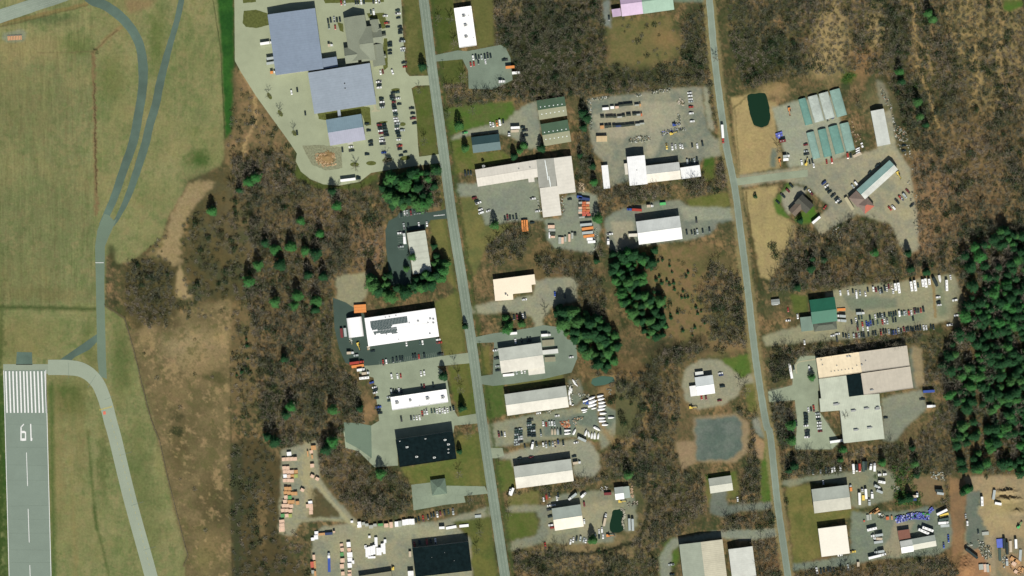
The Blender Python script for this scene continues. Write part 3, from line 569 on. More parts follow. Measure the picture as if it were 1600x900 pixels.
def ribbon(name, pts, wd, z, m, label=None, off=0.0, dash=None, edge=0.0, mb=None, kind='structure'):
    r = resample(pts); own = mb is None; mb = mb or MB(); seg = []; rr = random.Random(5)
    for i, p in enumerate(r):
        a, b_ = r[max(0, i - 1)][:2], r[min(len(r) - 1, i + 1)][:2]; t = (b_ - a) / (np.hypot(*(b_ - a)) or 1); nn = np.array([-t[1], t[0]])
        w_ = (p[2] if len(p) > 2 else wd) / 2
        e1, e2 = (rr.uniform(-edge, edge), rr.uniform(-edge, edge)) if edge else (0, 0)
        if dash is not None or mb is not None and not own: w_ = wd / 2
        seg.append((p[:2] + nn * (off + w_ + e1), p[:2] + nn * (off - w_ + e2)))
    s_ = 0
    for i in range(len(seg) - 1):
        A, B, C_, D = seg[i][0], seg[i][1], seg[i + 1][1], seg[i + 1][0]
        if dash:
            L_ = np.hypot(*((C_ + D) / 2 - (A + B) / 2)); n_ = max(1, int(round(L_ / 1.0)))
            for k in range(n_):
                on = (s_ % (dash[0] + dash[1])) < dash[0]; s_ += L_ / n_
                if on:
                    t0, t1 = k / n_, (k + 1) / n_
                    q = [A + (D - A) * t0, B + (C_ - B) * t0, B + (C_ - B) * t1, A + (D - A) * t1]
                    mb.face([(*Wp(u), z) for u in q])
        else: mb.face([(*Wp(u), z) for u in (A, B, C_, D)])
    if own:
        o = mb.build(name, m); tag(o, label, None, None, kind); return o
def strip(mb, a, b_, wd, z, mi=0):
    a, b_ = np.array(a, float), np.array(b_, float); t = (b_ - a) / np.hypot(*(b_ - a)); n_ = np.array([-t[1], t[0]]) * wd / 2
    mb.face([(*Wp(u), z) for u in (a + n_, a - n_, b_ - n_, b_ + n_)], mi)
Z1, Z2, Z3, Z4, Z5 = .04, .07, .10, .13, .16
# airfield
def tp(f, *xy): return [pp(f, x, y) for x, y in xy]
ribbon('taxiway', [(132, -12, 15), (143, 0, 15), (163, 8, 15), (186, 24, 15), (206, 46, 14.5), (218.5, 72, 14), (223.5, 105, 15), (222.5, 140, 14), (217, 175, 14), (208, 222, 14), (192.5, 267, 13), (179, 307, 12), (167, 335, 11), (160, 352, 11)], 14, Z1, PM['taxi_new'], 'curving dark asphalt taxiway in the north of the airfield', edge=.25)
ribbon('taxiway', [(284, -12, 9), (283.5, 0, 9), (277, 30, 9), (270, 55, 9), (260, 90, 11), (250, 130, 12.5), (243, 165, 13), (234, 195, 13), (227, 225, 13), (214, 267, 12), (200, 307, 10), (185, 338, 7), (176, 352, 6)], 9, Z1, PM['taxi_new'], 'straighter dark asphalt taxiway right of the curving one', edge=.25)
sheet_poly('taxiway', [(163, 334), (170, 336), (178, 345), (183, 341), (170, 370), (164, 385), (163, 450), (165.5, 560), (167, 592), (155, 588), (152, 560), (150, 450), (148.5, 385), (152, 360), (158, 345)], Z2, PM['taxi_mid'], 'grey straight taxiway joining the two dark ones', jit=.15)
sheet_poly('taxiway', tp('T02', (610, 285), (355, 462), (430, 470), (470, 430), (560, 385), (608, 335)), Z1, PM['taxi_new'], 'short diagonal asphalt link to the runway end', jit=.2)
ribbon('taxiway', [(75, 574, 24), (95, 574, 24), (108, 574.5, 24), (125, 577, 23), (140, 585, 22), (152, 598, 21), (159, 612, 20.5), (166, 632, 20.5), (173, 660, 20.5), (180, 685, 20.3), (203, 780, 20), (236, 900, 20), (262, 1000, 20)], 20, Z3, PM['taxi_old'], 'pale concrete taxiway curving from the runway end')
sheet_poly('runway_overrun', [(5, 569), (80, 569), (80, 584), (5, 584)], Z1, PM['pad'], 'pale pad above the runway end')
sheet_poly('runway_overrun', tp('T02', (105, 400), (200, 402), (203, 480), (100, 480)), Z1, PM['taxi_new'], 'small dark square of asphalt on the overrun', kind='structure')
sheet_poly('runway', [(5, 579), (72, 578), (76.5, 760), (80.5, 900), (84, 1000), (19, 1000), (14, 900), (9, 700)], Z4, PM['runway'], 'green grey asphalt runway')
mk = MB()
def rx(xt, y):      # runway lines drift east towards the south
    return xt + (y - 579) * .0295
strip(mk, (5.8, 579), (rx(5.3, 900) - .5, 900), .9, Z5); strip(mk, (71.6, 578), (rx(70.0, 900) + .3, 900), .9, Z5)
for k in range(6):
    for x0 in (9.0, 42.0):
        x = x0 + k * 5.6 * (1 if x0 < 20 else 1.02)
        strip(mk, (x, 580), (x + 1.8 + (.3 if x0 < 20 else .6), 645), 2.2, Z5)
for y0, y1 in ((707, 759.5), (795, 847.5), (883, 935)):
    strip(mk, (rx(37.6, y0), y0), (rx(37.8, y1), y1), .9, Z5)
# the number, drawn to be read from the south approach (upside down from here)
def a8(x, y): return pp('A8', x, y)
strip(mk, a8(240, 660), a8(212, 690), 1.6, Z5); strip(mk, a8(212, 688), a8(211, 826), 1.8, Z5); strip(mk, a8(256, 735), a8(257, 826), 1.8, Z5)
mk.face([(*Wp(a8(*u)), Z5) for u in ((218, 728), (250, 728), (250, 750), (218, 750))]); mk.face([(*Wp(a8(*u)), Z5) for u in ((218, 803), (250, 803), (250, 828), (218, 828))])
strip(mk, a8(308, 658), a8(313, 828), 1.7, Z5); mk.face([(*Wp(a8(*u)), Z5 + .01) for u in ((313, 790), (326, 806), (322, 828), (311, 828))])
o = mk.build('runway_markings', WHITE); tag(o, 'white threshold bars, number nineteen and centre dashes', kind='structure')
mk = MB()
a, b_ = np.array(a8(1000, 522)), np.array(a8(1128, 488))
strip(mk, a, b_, .5, Z5)
for k in range(11):
    c_ = a + (b_ - a) * (k + .5) / 11; strip(mk, c_ + (0, .2), c_ + (-.5, -2.0), .9, Z5 + .01)
for k in range(26):
    y = 655 + k * 9.0; xx = 173 + (y - 655) * .2615 + (.6 if k > 3 else -.4 + k * .25); strip(mk, (xx, y), (xx + 1.0, y + 4.0), .35, Z5)
o = mk.build('taxiway_markings', YEL); tag(o, 'yellow holding line and dashes on the pale taxiway', kind='structure')
mk = MB(); mk.face([(*Wp(a8(*u)), Z5) for u in ((1034, 534), (1060, 530), (1065, 562), (1038, 566))]); o = mk.build('taxiway_markings', REDP); tag(o, 'small red square painted beside the yellow holding line', kind='structure')
mk = MB(); strip(mk, (149, 410.5), (162, 410.5), .8, Z5); o = mk.build('taxiway_markings', WHITE); tag(o, 'white bar painted across the narrow taxiway', kind='structure')
# roads
ribbon('main_road', [(*p, 15.5) for p in MAINR], 15.5, Z3, PM['road'], 'two lane highway running down the middle of the site', edge=.2)
mk = MB()
ribbon('', MAINR, .24, Z4, WHITE, off=-4.6, mb=mk); ribbon('', MAINR, .24, Z4, WHITE, off=4.4, mb=mk)
ribbon('', MAINR, .3, Z4, WHITE, off=-.6, mb=mk, dash=(4, 3.5)) 
o = mk.build('road_markings', WHITE2); tag(o, 'white edge lines and dashes along the highway', kind='structure')
ribbon('side_road', [(*p, 10.8) for p in EASTR], 10.8, Z3, PM['lane'], 'narrower road east of the highway', edge=.35)
NWR = [(-100, 58, 21), (-40, 38, 21), (0, 25.5, 21), (50, 9, 20), (105, -8, 17), (150, -26, 14)]
ribbon('north_road', NWR, 20, Z2, PM['lane'], 'road crossing the top left corner of the airfield', edge=.2)
mk = MB()
for of in (-7, -3.6, 1.8, 4.6): ribbon('', [q[:2] for q in NWR], .3, Z3, WHITE, off=of, mb=mk)
o = mk.build('road_markings', WHITE2); tag(o, 'white lines on the top left road', kind='structure')
TRACK = pave_mat('wheel_worn_asphalt', (124, 136, 125)); JOINT = mat('sealed_joint', (.14, .18, .14), noise=.3, scale=.8)
mk = MB()
for of in (-3.2, -1.8, 1.2, 2.8): ribbon('', MAINR, 1.0, Z3 + .012, TRACK, off=of, mb=mk)
for of in (-2.6, -.9, .9, 2.6): ribbon('', EASTR, .9, Z3 + .012, TRACK, off=of, mb=mk)
o = mk.build('road_wear', TRACK); tag(o, 'darker wheel tracks worn along both roads', kind='structure')
mk = MB(); jr = random.Random(8)
for y_ in (663, 727, 751, 790, 833, 879, 699, 812, 860): strip(mk, (rx(7.5, y_), y_ + jr.uniform(-1, 1)), (rx(72.5, y_), y_ + jr.uniform(-1, 1)), .4, Z4 + .01)
for (xa, ya), (xb, yb) in (((107, 567), (107, 591)), ((150, 586), (137, 606)), ((163, 625), (177, 619)), ((186, 712), (206, 706)), ((205, 790), (224, 784)), ((224, 860), (243, 854))): strip(mk, (xa, ya), (xb, yb), .4, Z3 + .02)
o = mk.build('pavement_joints', JOINT); tag(o, 'dark sealed joints across runway and pale taxiway', kind='structure')
# lots with real edges
LOTS = [('parking_lot', 'deal', [(366, -20), (367, 95), (375, 110), (400, 150), (452, 222), (464, 240), (462, 252), (470, 268), (485, 280), (505, 288), (530, 290), (562, 284), (580, 270), (610, 265), (650, 259), (694, 254), (692, 240), (655, 245), (653, 225), (650, 175), (643, 138), (650, 134), (674, 133), (672, 118), (640, 119), (634, 112), (630, 60), (626, -20)], 'large pale concrete lot round the blue roofed complex'),
        ('parking_lot', 'grey', tp('T10', (1320, 320), (1530, 280), (1562, 300), (1590, 360), (1604, 500), (1480, 560), (1330, 555), (1325, 440), (1290, 370), (1120, 385), (1115, 345), (1260, 315)), 'grey lot below the small white roofed building'),
        ('parking_lot', 'dark', tp('T11', (1205, 400), (1160, 415), (1080, 428), (980, 400), (900, 425), (880, 455), (830, 480), (808, 540), (812, 640), (840, 880), (900, 900), (970, 880), (975, 800), (945, 600), (940, 545), (1060, 530), (1090, 475), (1210, 465)), 'dark asphalt lot beside the highway and pines'),
        ('parking_lot', 'dark', tp('T12', (480, 60), (560, 90), (700, 180), (705, 365), (1142, 305), (1165, 425), (870, 470), (690, 492), (560, 470), (520, 380), (490, 250)), 'dark asphalt lot round the solar panel building'),
        ('parking_lot', 'mid', tp('T12', (640, 490), (870, 470), (1165, 425), (1325, 405), (1335, 470), (1130, 490), (1190, 540), (1200, 610), (1222, 740), (1262, 805), (1375, 785), (1395, 845), (1240, 860), (1230, 925), (880, 955), (888, 1110), (740, 1120), (640, 1020), (560, 1000), (545, 880), (570, 870), (720, 860), (770, 830), (760, 750), (735, 560), (650, 540)), 'grey lot between the two long white roofs and the black roof'),
        ('parking_lot', 'old', tp('T13', (970, 330), (1090, 315), (1100, 388), (1190, 384), (1190, 335), (1430, 340), (1450, 385), (1300, 400), (1310, 440), (1180, 455), (985, 490)), 'cracked lot with the small hip roofed kiosk'),
        ('parking_lot', 'grey', [(742, 527), (770, 521), (800, 517), (830, 512), (850, 508), (880, 512), (886, 530), (900, 533), (902, 560), (893, 582), (850, 592), (800, 600), (770, 603), (752, 600), (748, 588), (770, 585), (772, 535), (744, 536)], 'dark grey lot wrapped round the white gabled warehouse'),
        ('access_road', 'mid', [(1148, 279), (1200, 272), (1262, 265), (1262, 276), (1200, 283), (1152, 290)], 'lane leading east to the greenhouses'),
        ('access_road', 'mid', [(762, 705), (768, 700), (785, 700), (788, 712), (775, 716), (764, 716)], 'short entrance off the highway'),
        ('parking_lot', 'mid', [(1200, 612), (1238, 602), (1240, 572), (1252, 556), (1278, 556), (1279, 600), (1278, 640), (1312, 690), (1300, 702), (1242, 702), (1246, 660), (1242, 625), (1202, 628)], 'car park at the west side of the big flat roofed plant')]
LOTS += [('parking_lot', 'taxi_mid', [(537, 660), (560, 661), (580, 665), (581, 716), (560, 701), (540, 690)], 'darker grey pad west of the upper black roof'), ('parking_lot', 'grey', tp('T12', (660, 900), (880, 860), (600, 960)), 'narrow grey wedge above that pad')][:1]
for i, (nm, m_, pl, lb) in enumerate(LOTS): sheet_poly(nm, pl, Z1 + .003 * i, PM[m_], lb, jit=.12, step=4)
GRASSM = mat('lawn_island_grass', alb((92, 98, 52)), noise=.25, scale=.5, rough=.95, spec=.1)
CHIPM = mat('island_bark', alb((136, 138, 110)), noise=.3, scale=.7, rough=.95, spec=.1)
def ellipse(x, y, rx_, ry_, n=12, tilt=0): return [(x + rx_ * math.cos(2 * math.pi * k / n) * math.cos(tilt) - ry_ * math.sin(2 * math.pi * k / n) * math.sin(tilt), y - rx_ * math.cos(2 * math.pi * k / n) * math.sin(tilt) - ry_ * math.sin(2 * math.pi * k / n) * math.cos(tilt)) for k in range(n)]
ISL = [[(503, -5), (600, -5), (600, 3), (560, 4), (508, 5)], [(381, 17), (400, 15), (421, 22), (421, 39), (400, 44), (384, 42), (379, 36)], [(378, -10), (400, -10), (400, 3), (380, 5)], ellipse(554, 257, 7, 3.5), ellipse(580, 255, 8, 3.5), ellipse(605, 250, 8, 3.5, tilt=.15), ellipse(633, 247, 8, 3.5, tilt=.15),
       ellipse(421, 150, 6, 3, tilt=-1), ellipse(438, 177, 6, 3, tilt=-1), ellipse(460, 208, 5, 3, tilt=-1), ellipse(618, 140, 7, 2.2, tilt=.1), ellipse(629, 194, 5, 3), ellipse(598, 191, 8, 1.6, tilt=.1),
       [(573, 21), (600, 20), (603, 30), (602, 44), (597, 45), (592, 30), (576, 28)], [(496, 176), (566, 166), (578, 168), (580, 195), (572, 197), (566, 180), (552, 180), (512, 188), (498, 186)], [(527, 35), (536, 37), (537, 50), (531, 48)],
       [(600, 60), (605, 60), (606, 105), (600, 110), (597, 90)]]
for i, pl in enumerate(ISL): sheet_poly('lawn_island', pl, Z1 + .05 + .002 * i, GRASSM, jit=.3, step=3)
sheet_poly('bark_island', tp('T11', (290, 10), (395, 5), (530, 20), (540, 150), (440, 165), (350, 130), (310, 60)), Z1 + .045, CHIPM, jit=.5, step=3)
ribbon('sidewalk', [pp('C5', 292, 165), pp('C5', 210, 178), pp('C5', 145, 190), pp('C5', 124, 225), pp('C5', 132, 285)], 1.8, Z1 + .09, PM['slab'])
sheet_poly('sidewalk', tp('T10', (735, 655), (745, 655), (755, 685), (775, 688), (775, 697), (722, 700), (722, 692), (738, 686)), Z1 + .1, PM['slab'])
# parking bay lines on the big lots
mk = MB()
def bays(f, x0, y0, x1, y1, n_, ln, ang):
    a, b_ = np.array(pp(f, x0, y0)), np.array(pp(f, x1, y1)); d = np.array([math.cos(R(ang)), -math.sin(R(ang))]) * ln / 2
    for k in range(n_ + 1):
        c_ = a + (b_ - a) * k / n_; strip(mk, c_ - d, c_ + d, .16, Z1 + .06)
bays('A2', 745, 420, 830, 900, 20, 17, 6); bays('A3', 1050, 60, 1130, 590, 20, 17, 6); bays('A3', 820, 110, 900, 560, 18, 17, 6); bays('A3', 650, 200, 700, 600, 14, 9, 6)
bays('A1', 1080, 40, 1160, 900, 26, 9, 6); bays('A1', 950, 560, 990, 790, 8, 8, 6); bays('A1', 90, 285, 300, 262, 8, 9, 96)
bays('B4', 560, 700, 1450, 560, 34, 9, 98); bays('B5', 620, 560, 790, 545, 8, 8, 98); bays('B5', 910, 470, 1250, 430, 14, 8, 98); bays('T11', 895, 445, 1080, 410, 12, 9, 100); bays('T11', 895, 540, 912, 660, 8, 9, 4); bays('T10', 1350, 365, 1475, 345, 9, 8, 98)
o = mk.build('parking_bay_lines', WHITE2); tag(o, 'thin white bay lines painted on the lots', kind='structure')
mk = MB(); strip(mk, pp('T11', 1110, 450), pp('T11', 1180, 443), .6, Z1 + .06); strip(mk, pp('T11', 1110, 447), pp('T11', 1180, 440), .2, Z1 + .06); o = mk.build('road_markings', WHITE); tag(o, 'white arrow line at the mouth of the dark lot', kind='structure')
# ================================================================== BUILDINGS
SEE = []        # footprints (survey polygons) where no tree may stand
def wallmat(c): return mat('wall_%d_%d_%d' % c, alb(c), noise=.08, scale=.8, rough=.8)
DOORM = mat('door_paint', (.25, .26, .27), rough=.5, noise=.05); GLASS = mat('window_glass', (.02, .03, .035), rough=.1, noise=0, spec=.6)
TRIM = mat('roof_trim', (.45, .46, .44), rough=.5, noise=.08); UNITM = mat('rooftop_unit_metal', (.33, .34, .32), rough=.5, noise=.2, scale=2); FANM = mat('fan_dark', (.03, .03, .03), noise=0)
WHITEM = mat('white_membrane', (.88, .87, .84), noise=.03, stain=.04); SKYL = mat('skylight_plastic', (.8, .85, .82), rough=.3, noise=.05)
SOLAR = mat('solar_cells', (.055, .085, .08), rough=.25, noise=.1, scale=2, spec=.5)
class Frame:
    """a rectangle given by its NW, NE and SE corners; local x east along the north wall, y north, origin at the centre"""
    def __init__(s, f, nw, ne, se):
        a, b_, c = P(f, *nw), P(f, *ne), P(f, *se)
        u = (b_ - a); s.L = u.length; u.normalize(); v = Vector((-u.y, u.x)); s.W = abs((c - b_).dot(v))
        s.u, s.v = u, v; s.c = a + u * s.L / 2 - v * s.W / 2; s.ang = math.atan2(u.y, u.x)
    def local(s, p): d = Vector(p[:2]) - s.c; return (d.dot(s.u), d.dot(s.v))
    def rect(s): return [s.c + s.u * sx * s.L / 2 + s.v * sy * s.W / 2 for sx, sy in ((-1, -1), (1, -1), (1, 1), (-1, 1))]
def roofmat(name, c, ribs=None, noise=.05, stain=.12, rough=.55):
    return mat(name, alb(c), rough=rough, noise=noise, scale=.35, stain=stain, ribs=ribs)
def wing(root, fr0, fr, h, kind, rm, wm_, rise=None, over=.35, doors='s', seam=None, trim=True, h0=0):
    """one walled volume with its roof, as parts of root (root's frame fr0)"""
    ox, oy = fr0.local(fr.c); a = fr.ang - fr0.ang; c, s_ = math.cos(a), math.sin(a)
    def T(x, y): return (ox + x * c - y * s_, oy + x * s_ + y * c)
    L2, W2 = fr.L / 2, fr.W / 2
    m = MB()
    rise = rise if rise is not None else {'gu': fr.W * .10, 'gv': fr.L * .10, 'f': 0, 'b': fr.L * .3, 'hip': min(fr.L, fr.W) * .22, 'mono': fr.W * .08}[kind]
    rm = rm if isinstance(rm, (list, tuple)) else [rm]
    if kind == 'b':       # arched roof running north to south
        n = 10; arc = [(-L2 * math.cos(math.pi * k / n), h + rise * math.sin(math.pi * k / n)) for k in range(n + 1)]
        m.prism([T(-L2, -W2), T(L2, -W2), T(L2, W2), T(-L2, W2)], h0, h, top=False)
        for y in (-W2 + .1, W2 - .1): m.face([(*T(x, y), z) for x, z in arc])
        m.build('wall', wm_, root)
        m = MB()
        for k in range(n):
            (x0, z0), (x1, z1) = arc[k], arc[k + 1]
            m.face([(*T(x0, -W2), z0), (*T(x1, -W2), z1), (*T(x1, W2), z1), (*T(x0, W2), z0)])
        m.build('roof', rm, root); return
    if kind == 'f':
        m.prism([T(-L2, -W2), T(L2, -W2), T(L2, W2), T(-L2, W2)], h0, h - .05, top=True)
        m.build('wall', wm_, root)
        m = MB(); m.prism([T(-L2 - .1, -W2 - .1), T(L2 + .1, -W2 - .1), T(L2 + .1, W2 + .1), T(-L2 - .1, W2 + .1)], h - .04, h + .12)
        m.build('roof', rm, root)
        if trim:
            m = MB()
            for (x0, y0), (x1, y1) in (((-L2, -W2), (L2, -W2)), ((L2, -W2), (L2, W2)), ((L2, W2), (-L2, W2)), ((-L2, W2), (-L2, -W2))):
                cx, cy = T((x0 + x1) / 2, (y0 + y1) / 2); m.box(cx, cy, h + .13, math.hypot(x1 - x0, y1 - y0) + .3, .3, .3, ang=a + math.atan2(y1 - y0, x1 - x0))
            m.build('parapet', rm[0], root)
    else:
        gv = kind == 'gv'
        A, B = (W2, L2) if gv else (L2, W2)       # A half length along the ridge, B half span
        def U(x, y): return T(y, x) if gv else T(x, y)
        if kind == 'mono':
            m.prism([T(-L2, -W2), T(L2, -W2), T(L2, W2), T(-L2, W2)], h0, h, top=False)
            for sx in (-1, 1): m.face([(*T(sx * L2, -W2), h), (*T(sx * L2, W2), h), (*T(sx * L2, W2), h + rise)])
            m.face([(*T(-L2, W2), h), (*T(L2, W2), h), (*T(L2, W2), h + rise), (*T(-L2, W2), h + rise)])
            m.build('wall', wm_, root); m = MB()
            q = [(*T(-L2 - over, -W2 - over), h), (*T(L2 + over, -W2 - over), h), (*T(L2 + over, W2 + over), h + rise), (*T(-L2 - over, W2 + over), h + rise)]
            m.face([(x, y, z + .2) for x, y, z in q]); m.face(q[::-1])
            for i in range(4):
                p1, p2 = q[i], q[(i + 1) % 4]; m.face([p1, p2, (p2[0], p2[1], p2[2] + .2), (p1[0], p1[1], p1[2] + .2)])
            m.build('roof', rm, root); return
        hip = B * .9 if kind == 'hip' else 0
        m.prism([T(-L2, -W2), T(L2, -W2), T(L2, W2), T(-L2, W2)], h0, h, top=False)
        if not hip:
            for sx in (-1, 1): m.face([(*U(sx * A, -B), h), (*U(sx * A, B), h), (*U(sx * A, 0), h + rise)])
        m.build('wall', wm_, root)
        o_ = over; dz = rise * o_ / max(B, .1)
        sides = []
        for sy in (-1, 1):
            sides.append([(-A - o_, sy * (B + o_), h - dz), (A + o_, sy * (B + o_), h - dz), (A + o_ - hip, 0, h + rise), (-A - o_ + hip, 0, h + rise)])
        if hip:
            for sx in (-1, 1): sides.append([(sx * (A + o_), -(B + o_), h - dz), (sx * (A + o_), B + o_, h - dz), (sx * (A + o_ - hip), 0, h + rise)])
        m = MB()
        for k, q in enumerate(sides):
            mi = min(k, len(rm) - 1) if len(rm) > 1 else 0
            up = [(*U(x, y), z + .18) for x, y, z in q]; m.face(up, mi)
            m.face([(*U(x, y), z) for x, y, z in q][::-1], mi)
            p1, p2 = q[0], q[1]; m.face([(*U(*p1[:2]), p1[2]), (*U(*p2[:2]), p2[2]), (*U(*p2[:2]), p2[2] + .18), (*U(*p1[:2]), p1[2] + .18)], mi)
            if not hip:
                for e in ((1, 2), (3, 0)):
                    p1, p2 = q[e[0]], q[e[1]]; m.face([(*U(*p1[:2]), p1[2]), (*U(*p2[:2]), p2[2]), (*U(*p2[:2]), p2[2] + .18), (*U(*p1[:2]), p1[2] + .18)], mi)
        m.build('roof', rm, root)
        if trim and not hip:
            m = MB(); cx, cy = U(0, 0)
            m.box(cx, cy, h + rise + .16, (.35 if gv else 2 * A + .6), (2 * A + .6 if gv else .35), .1, ang=a); m.build('ridge_cap', rm[-1], root)
    # doors and windows
    if doors and h > 2.6:
        rr = random.Random(int(abs(ox * 3 + oy * 7 + fr.L * 11)))
        sides = {'s': (0, -1, fr.L), 'n': (0, 1, fr.L), 'e': (1, 0, fr.W), 'w': (-1, 0, fr.W)}
        for k in doors:
            sx, sy, ln = sides[k]; n = max(1, int(ln // 14))
            for i in range(n):
                t = (i + .5) / n * ln - ln / 2
                d = MB(); x, y = (t, sy * (W2 + .03)) if sy else (sx * (L2 + .03), t)
                cx, cy = T(x, y); dw = 3.6 if i % 2 == 0 and h > 4 else 1.1; dh = min(h - .6, 3.4 if dw > 2 else 2.1)
                d.box(cx, cy, h0 + .02, dw if sy else .1, .1 if sy else dw, dh, ang=a); d.build('door', DOORM, root)
                d = MB(); x, y = (t + 4.2, sy * (W2 + .03)) if sy else (sx * (L2 + .03), t + 4.2)
                if abs((x if sy else y)) < ln / 2 - 1:
                    cx, cy = T(x, y); d.box(cx, cy, h0 + 1.0, 1.8 if sy else .08, .08 if sy else 1.8, min(1.2, h - 1.6), ang=a); d.build('window', GLASS, root)
def bld(name, label, cat, f, corners, h, kind, rm, wc=(190, 188, 178), group=None, **k):
    fr = Frame(f, *corners); SEE.append((fr, 1.5))
    root = empty(name, fr.c.x, fr.c.y, 0, fr.ang); tag(root, label, cat, group)
    wing(root, fr, fr, h, kind, rm, wallmat(wc), **k); return root, fr
def addwing(b, f, corners, h, kind, rm, wc=(190, 188, 178), **k):
    root, fr0 = b; fr = Frame(f, *corners); SEE.append((fr, 1.5)); wing(root, fr0, fr, h, kind, rm, wallmat(wc), **k)
def units(b, f, pts, z, sz=(2.2, 1.6, 1.1), name='rooftop_unit', m=UNITM, fan=True):
    root, fr = b
    for p in pts:
        x, y = fr.local(P(f, p[0], p[1])); s_ = p[2] if len(p) > 2 else 1
        zz = z(x, y) if callable(z) else z
        mb = MB(); mb.box(x, y, zz, sz[0] * s_, sz[1] * s_, sz[2]); mb.box(x + sz[0] * s_ * .6, y, zz, sz[0] * s_ * .35, sz[1] * s_ * .5, sz[2] * .5)
        u = mb.build(name, m, root)
        if fan:
            mb = MB(); mb.cyl(x, y, zz + sz[2], .5 * s_, .08, 8); mb.build('fan', FANM, u)
def gz(h, fr, rise=None, kind='gu'):
    r_ = rise if rise is not None else (fr.W if kind == 'gu' else fr.L) * .10
    return lambda x, y: h + r_ * (1 - abs(y if kind == 'gu' else x) / ((fr.W if kind == 'gu' else fr.L) / 2)) + .12
RB = lambda n, c, ax='X', p=1.2, d=.10, **k: roofmat(n, c, (ax, p, d), **k)

# -- dealership complex
sl = RB('slate_metal_roof', (136, 150, 166), 'Y', 2.2, .05, stain=.06); sl2 = RB('pale_slate_metal_roof', (154, 165, 175), 'Y', 2.2, .05, stain=.06)
b = bld('warehouse', 'huge slate blue metal roof at the north west of the concrete lot', 'warehouse', 'T10', ((78, 97), (370, 57), (412, 432)), 8, 'gv', sl, rise=1.2, doors='we')
addwing(b, 'T10', ((404, 372), (505, 357), (514, 418)), 6, 'f', sl, trim=False, doors='')
b = bld('hall', 'square pale slate metal roof in the middle of the concrete lot', 'hall', 'T10', ((330, 460), (712, 400), (750, 652)), 8.5, 'gv', sl2, rise=1.2, doors='we')
units(b, 'T10', [(557, 527), (560, 557)], gz(8.5, b[1], 1.2, 'gv'), (.9, .9, .8), 'roof_vent')
b = bld('office_building', 'small slate blue roof joined by a covered walk to the hall', 'office', 'A3', ((92, 72), (572, -8), (610, 345)), 6, 'gu', [RB('slate_roof_lilac_sheen', (162, 164, 178), 'X', 2, .04, stain=.05), RB('slate_blue_metal_roof', (136, 160, 170), 'X', 2, .04, stain=.05)][::1], rise=2.6)  # lilac south slope is the sun's sheen on slate, put into the colour
addwing(b, 'T10', ((510, 688), (527, 686), (531, 746)), 4, 'f', sl2, trim=False, doors='')
addwing(b, 'A3', ((385, 375), (455, 368), (462, 400)), 4, 'f', RB('entrance_roof', (190, 190, 180), 'X', 1, .05), trim=False, doors='')
sh = mat('grey_shingles', alb((140, 146, 126)), noise=.10, scale=1.2, stain=.1)
b = bld('showroom', 'many gabled showroom with grey green shingle roofs', 'showroom', 'A1', ((335, 262), (620, 218), (668, 820)), 6.5, 'gv', sh, wc=(176, 168, 140), rise=3.6, doors='')
addwing(b, 'A1', ((530, 395), (712, 372), (728, 840)), 6.4, 'gu', sh, wc=(176, 168, 140), rise=4.2, doors='')
addwing(b, 'A1', ((338, 678), (500, 655), (516, 870)), 6.3, 'gu', sh, wc=(176, 168, 140), rise=3.4, doors='')
addwing(b, 'A1', ((698, 290), (800, 275), (818, 440)), 4.2, 'gv', sh, wc=(176, 168, 140), rise=1.5, doors='')
addwing(b, 'A1', ((722, 436), (850, 420), (872, 612)), 4.4, 'gu', sh, wc=(176, 168, 140), rise=2.6, doors='')
addwing(b, 'A1', ((862, 482), (912, 475), (918, 520)), 3.6, 'gu', sh, wc=(176, 168, 140), rise=1.0, doors='')
addwing(b, 'A1', ((812, 385), (850, 380), (855, 420)), 3.6, 'gu', sh, wc=(176, 168, 140), rise=1.2, doors='')
addwing(b, 'A1', ((705, 640), (862, 615), (890, 905)), 4.4, 'gv', sh, wc=(176, 168, 140), rise=2.6, doors='e')
addwing(b, 'A1', ((848, 765), (912, 755), (918, 800)), 3.6, 'gu', sh, wc=(176, 168, 140), rise=1.0, doors='')
# -- white flat roofs
b = bld('office_building', 'plain white flat roof east of the highway near the top edge', 'office', 'T10', ((1238, 55), (1345, 40), (1378, 285)), 5, 'f', WHITEM, doors='we')
units(b, 'T10', [(1297, 102), (1308, 160), (1312, 232)], 5.1, (2.6, 2.2, 1.2)); units(b, 'T10', [(1330, 100, .6), (1358, 240, .6), (1270, 205, .5)], 5.1, (1, 1, .6), 'roof_vent', fan=False)
pk = RB('lilac_painted_roof', (206, 182, 206), 'X', 1.5, .05); gn = RB('pale_green_roof', (150, 180, 158), 'X', 1.5, .05)
b = bld('warehouse', 'lilac half of a gabled roof cut by the top edge', 'warehouse', 'T20', ((670, -38), (800, -55), (818, 86)), 6, 'gu', pk, rise=3.4)
addwing(b, 'T20', ((622, 62), (676, 54), (682, 100)), 5, 'f', pk, trim=False, doors='')
b = bld('warehouse', 'pale green half of a gabled roof cut by the top edge', 'warehouse', 'T20', ((801, -56), (990, -82), (1000, 62)), 6, 'gu', gn, rise=3.4)
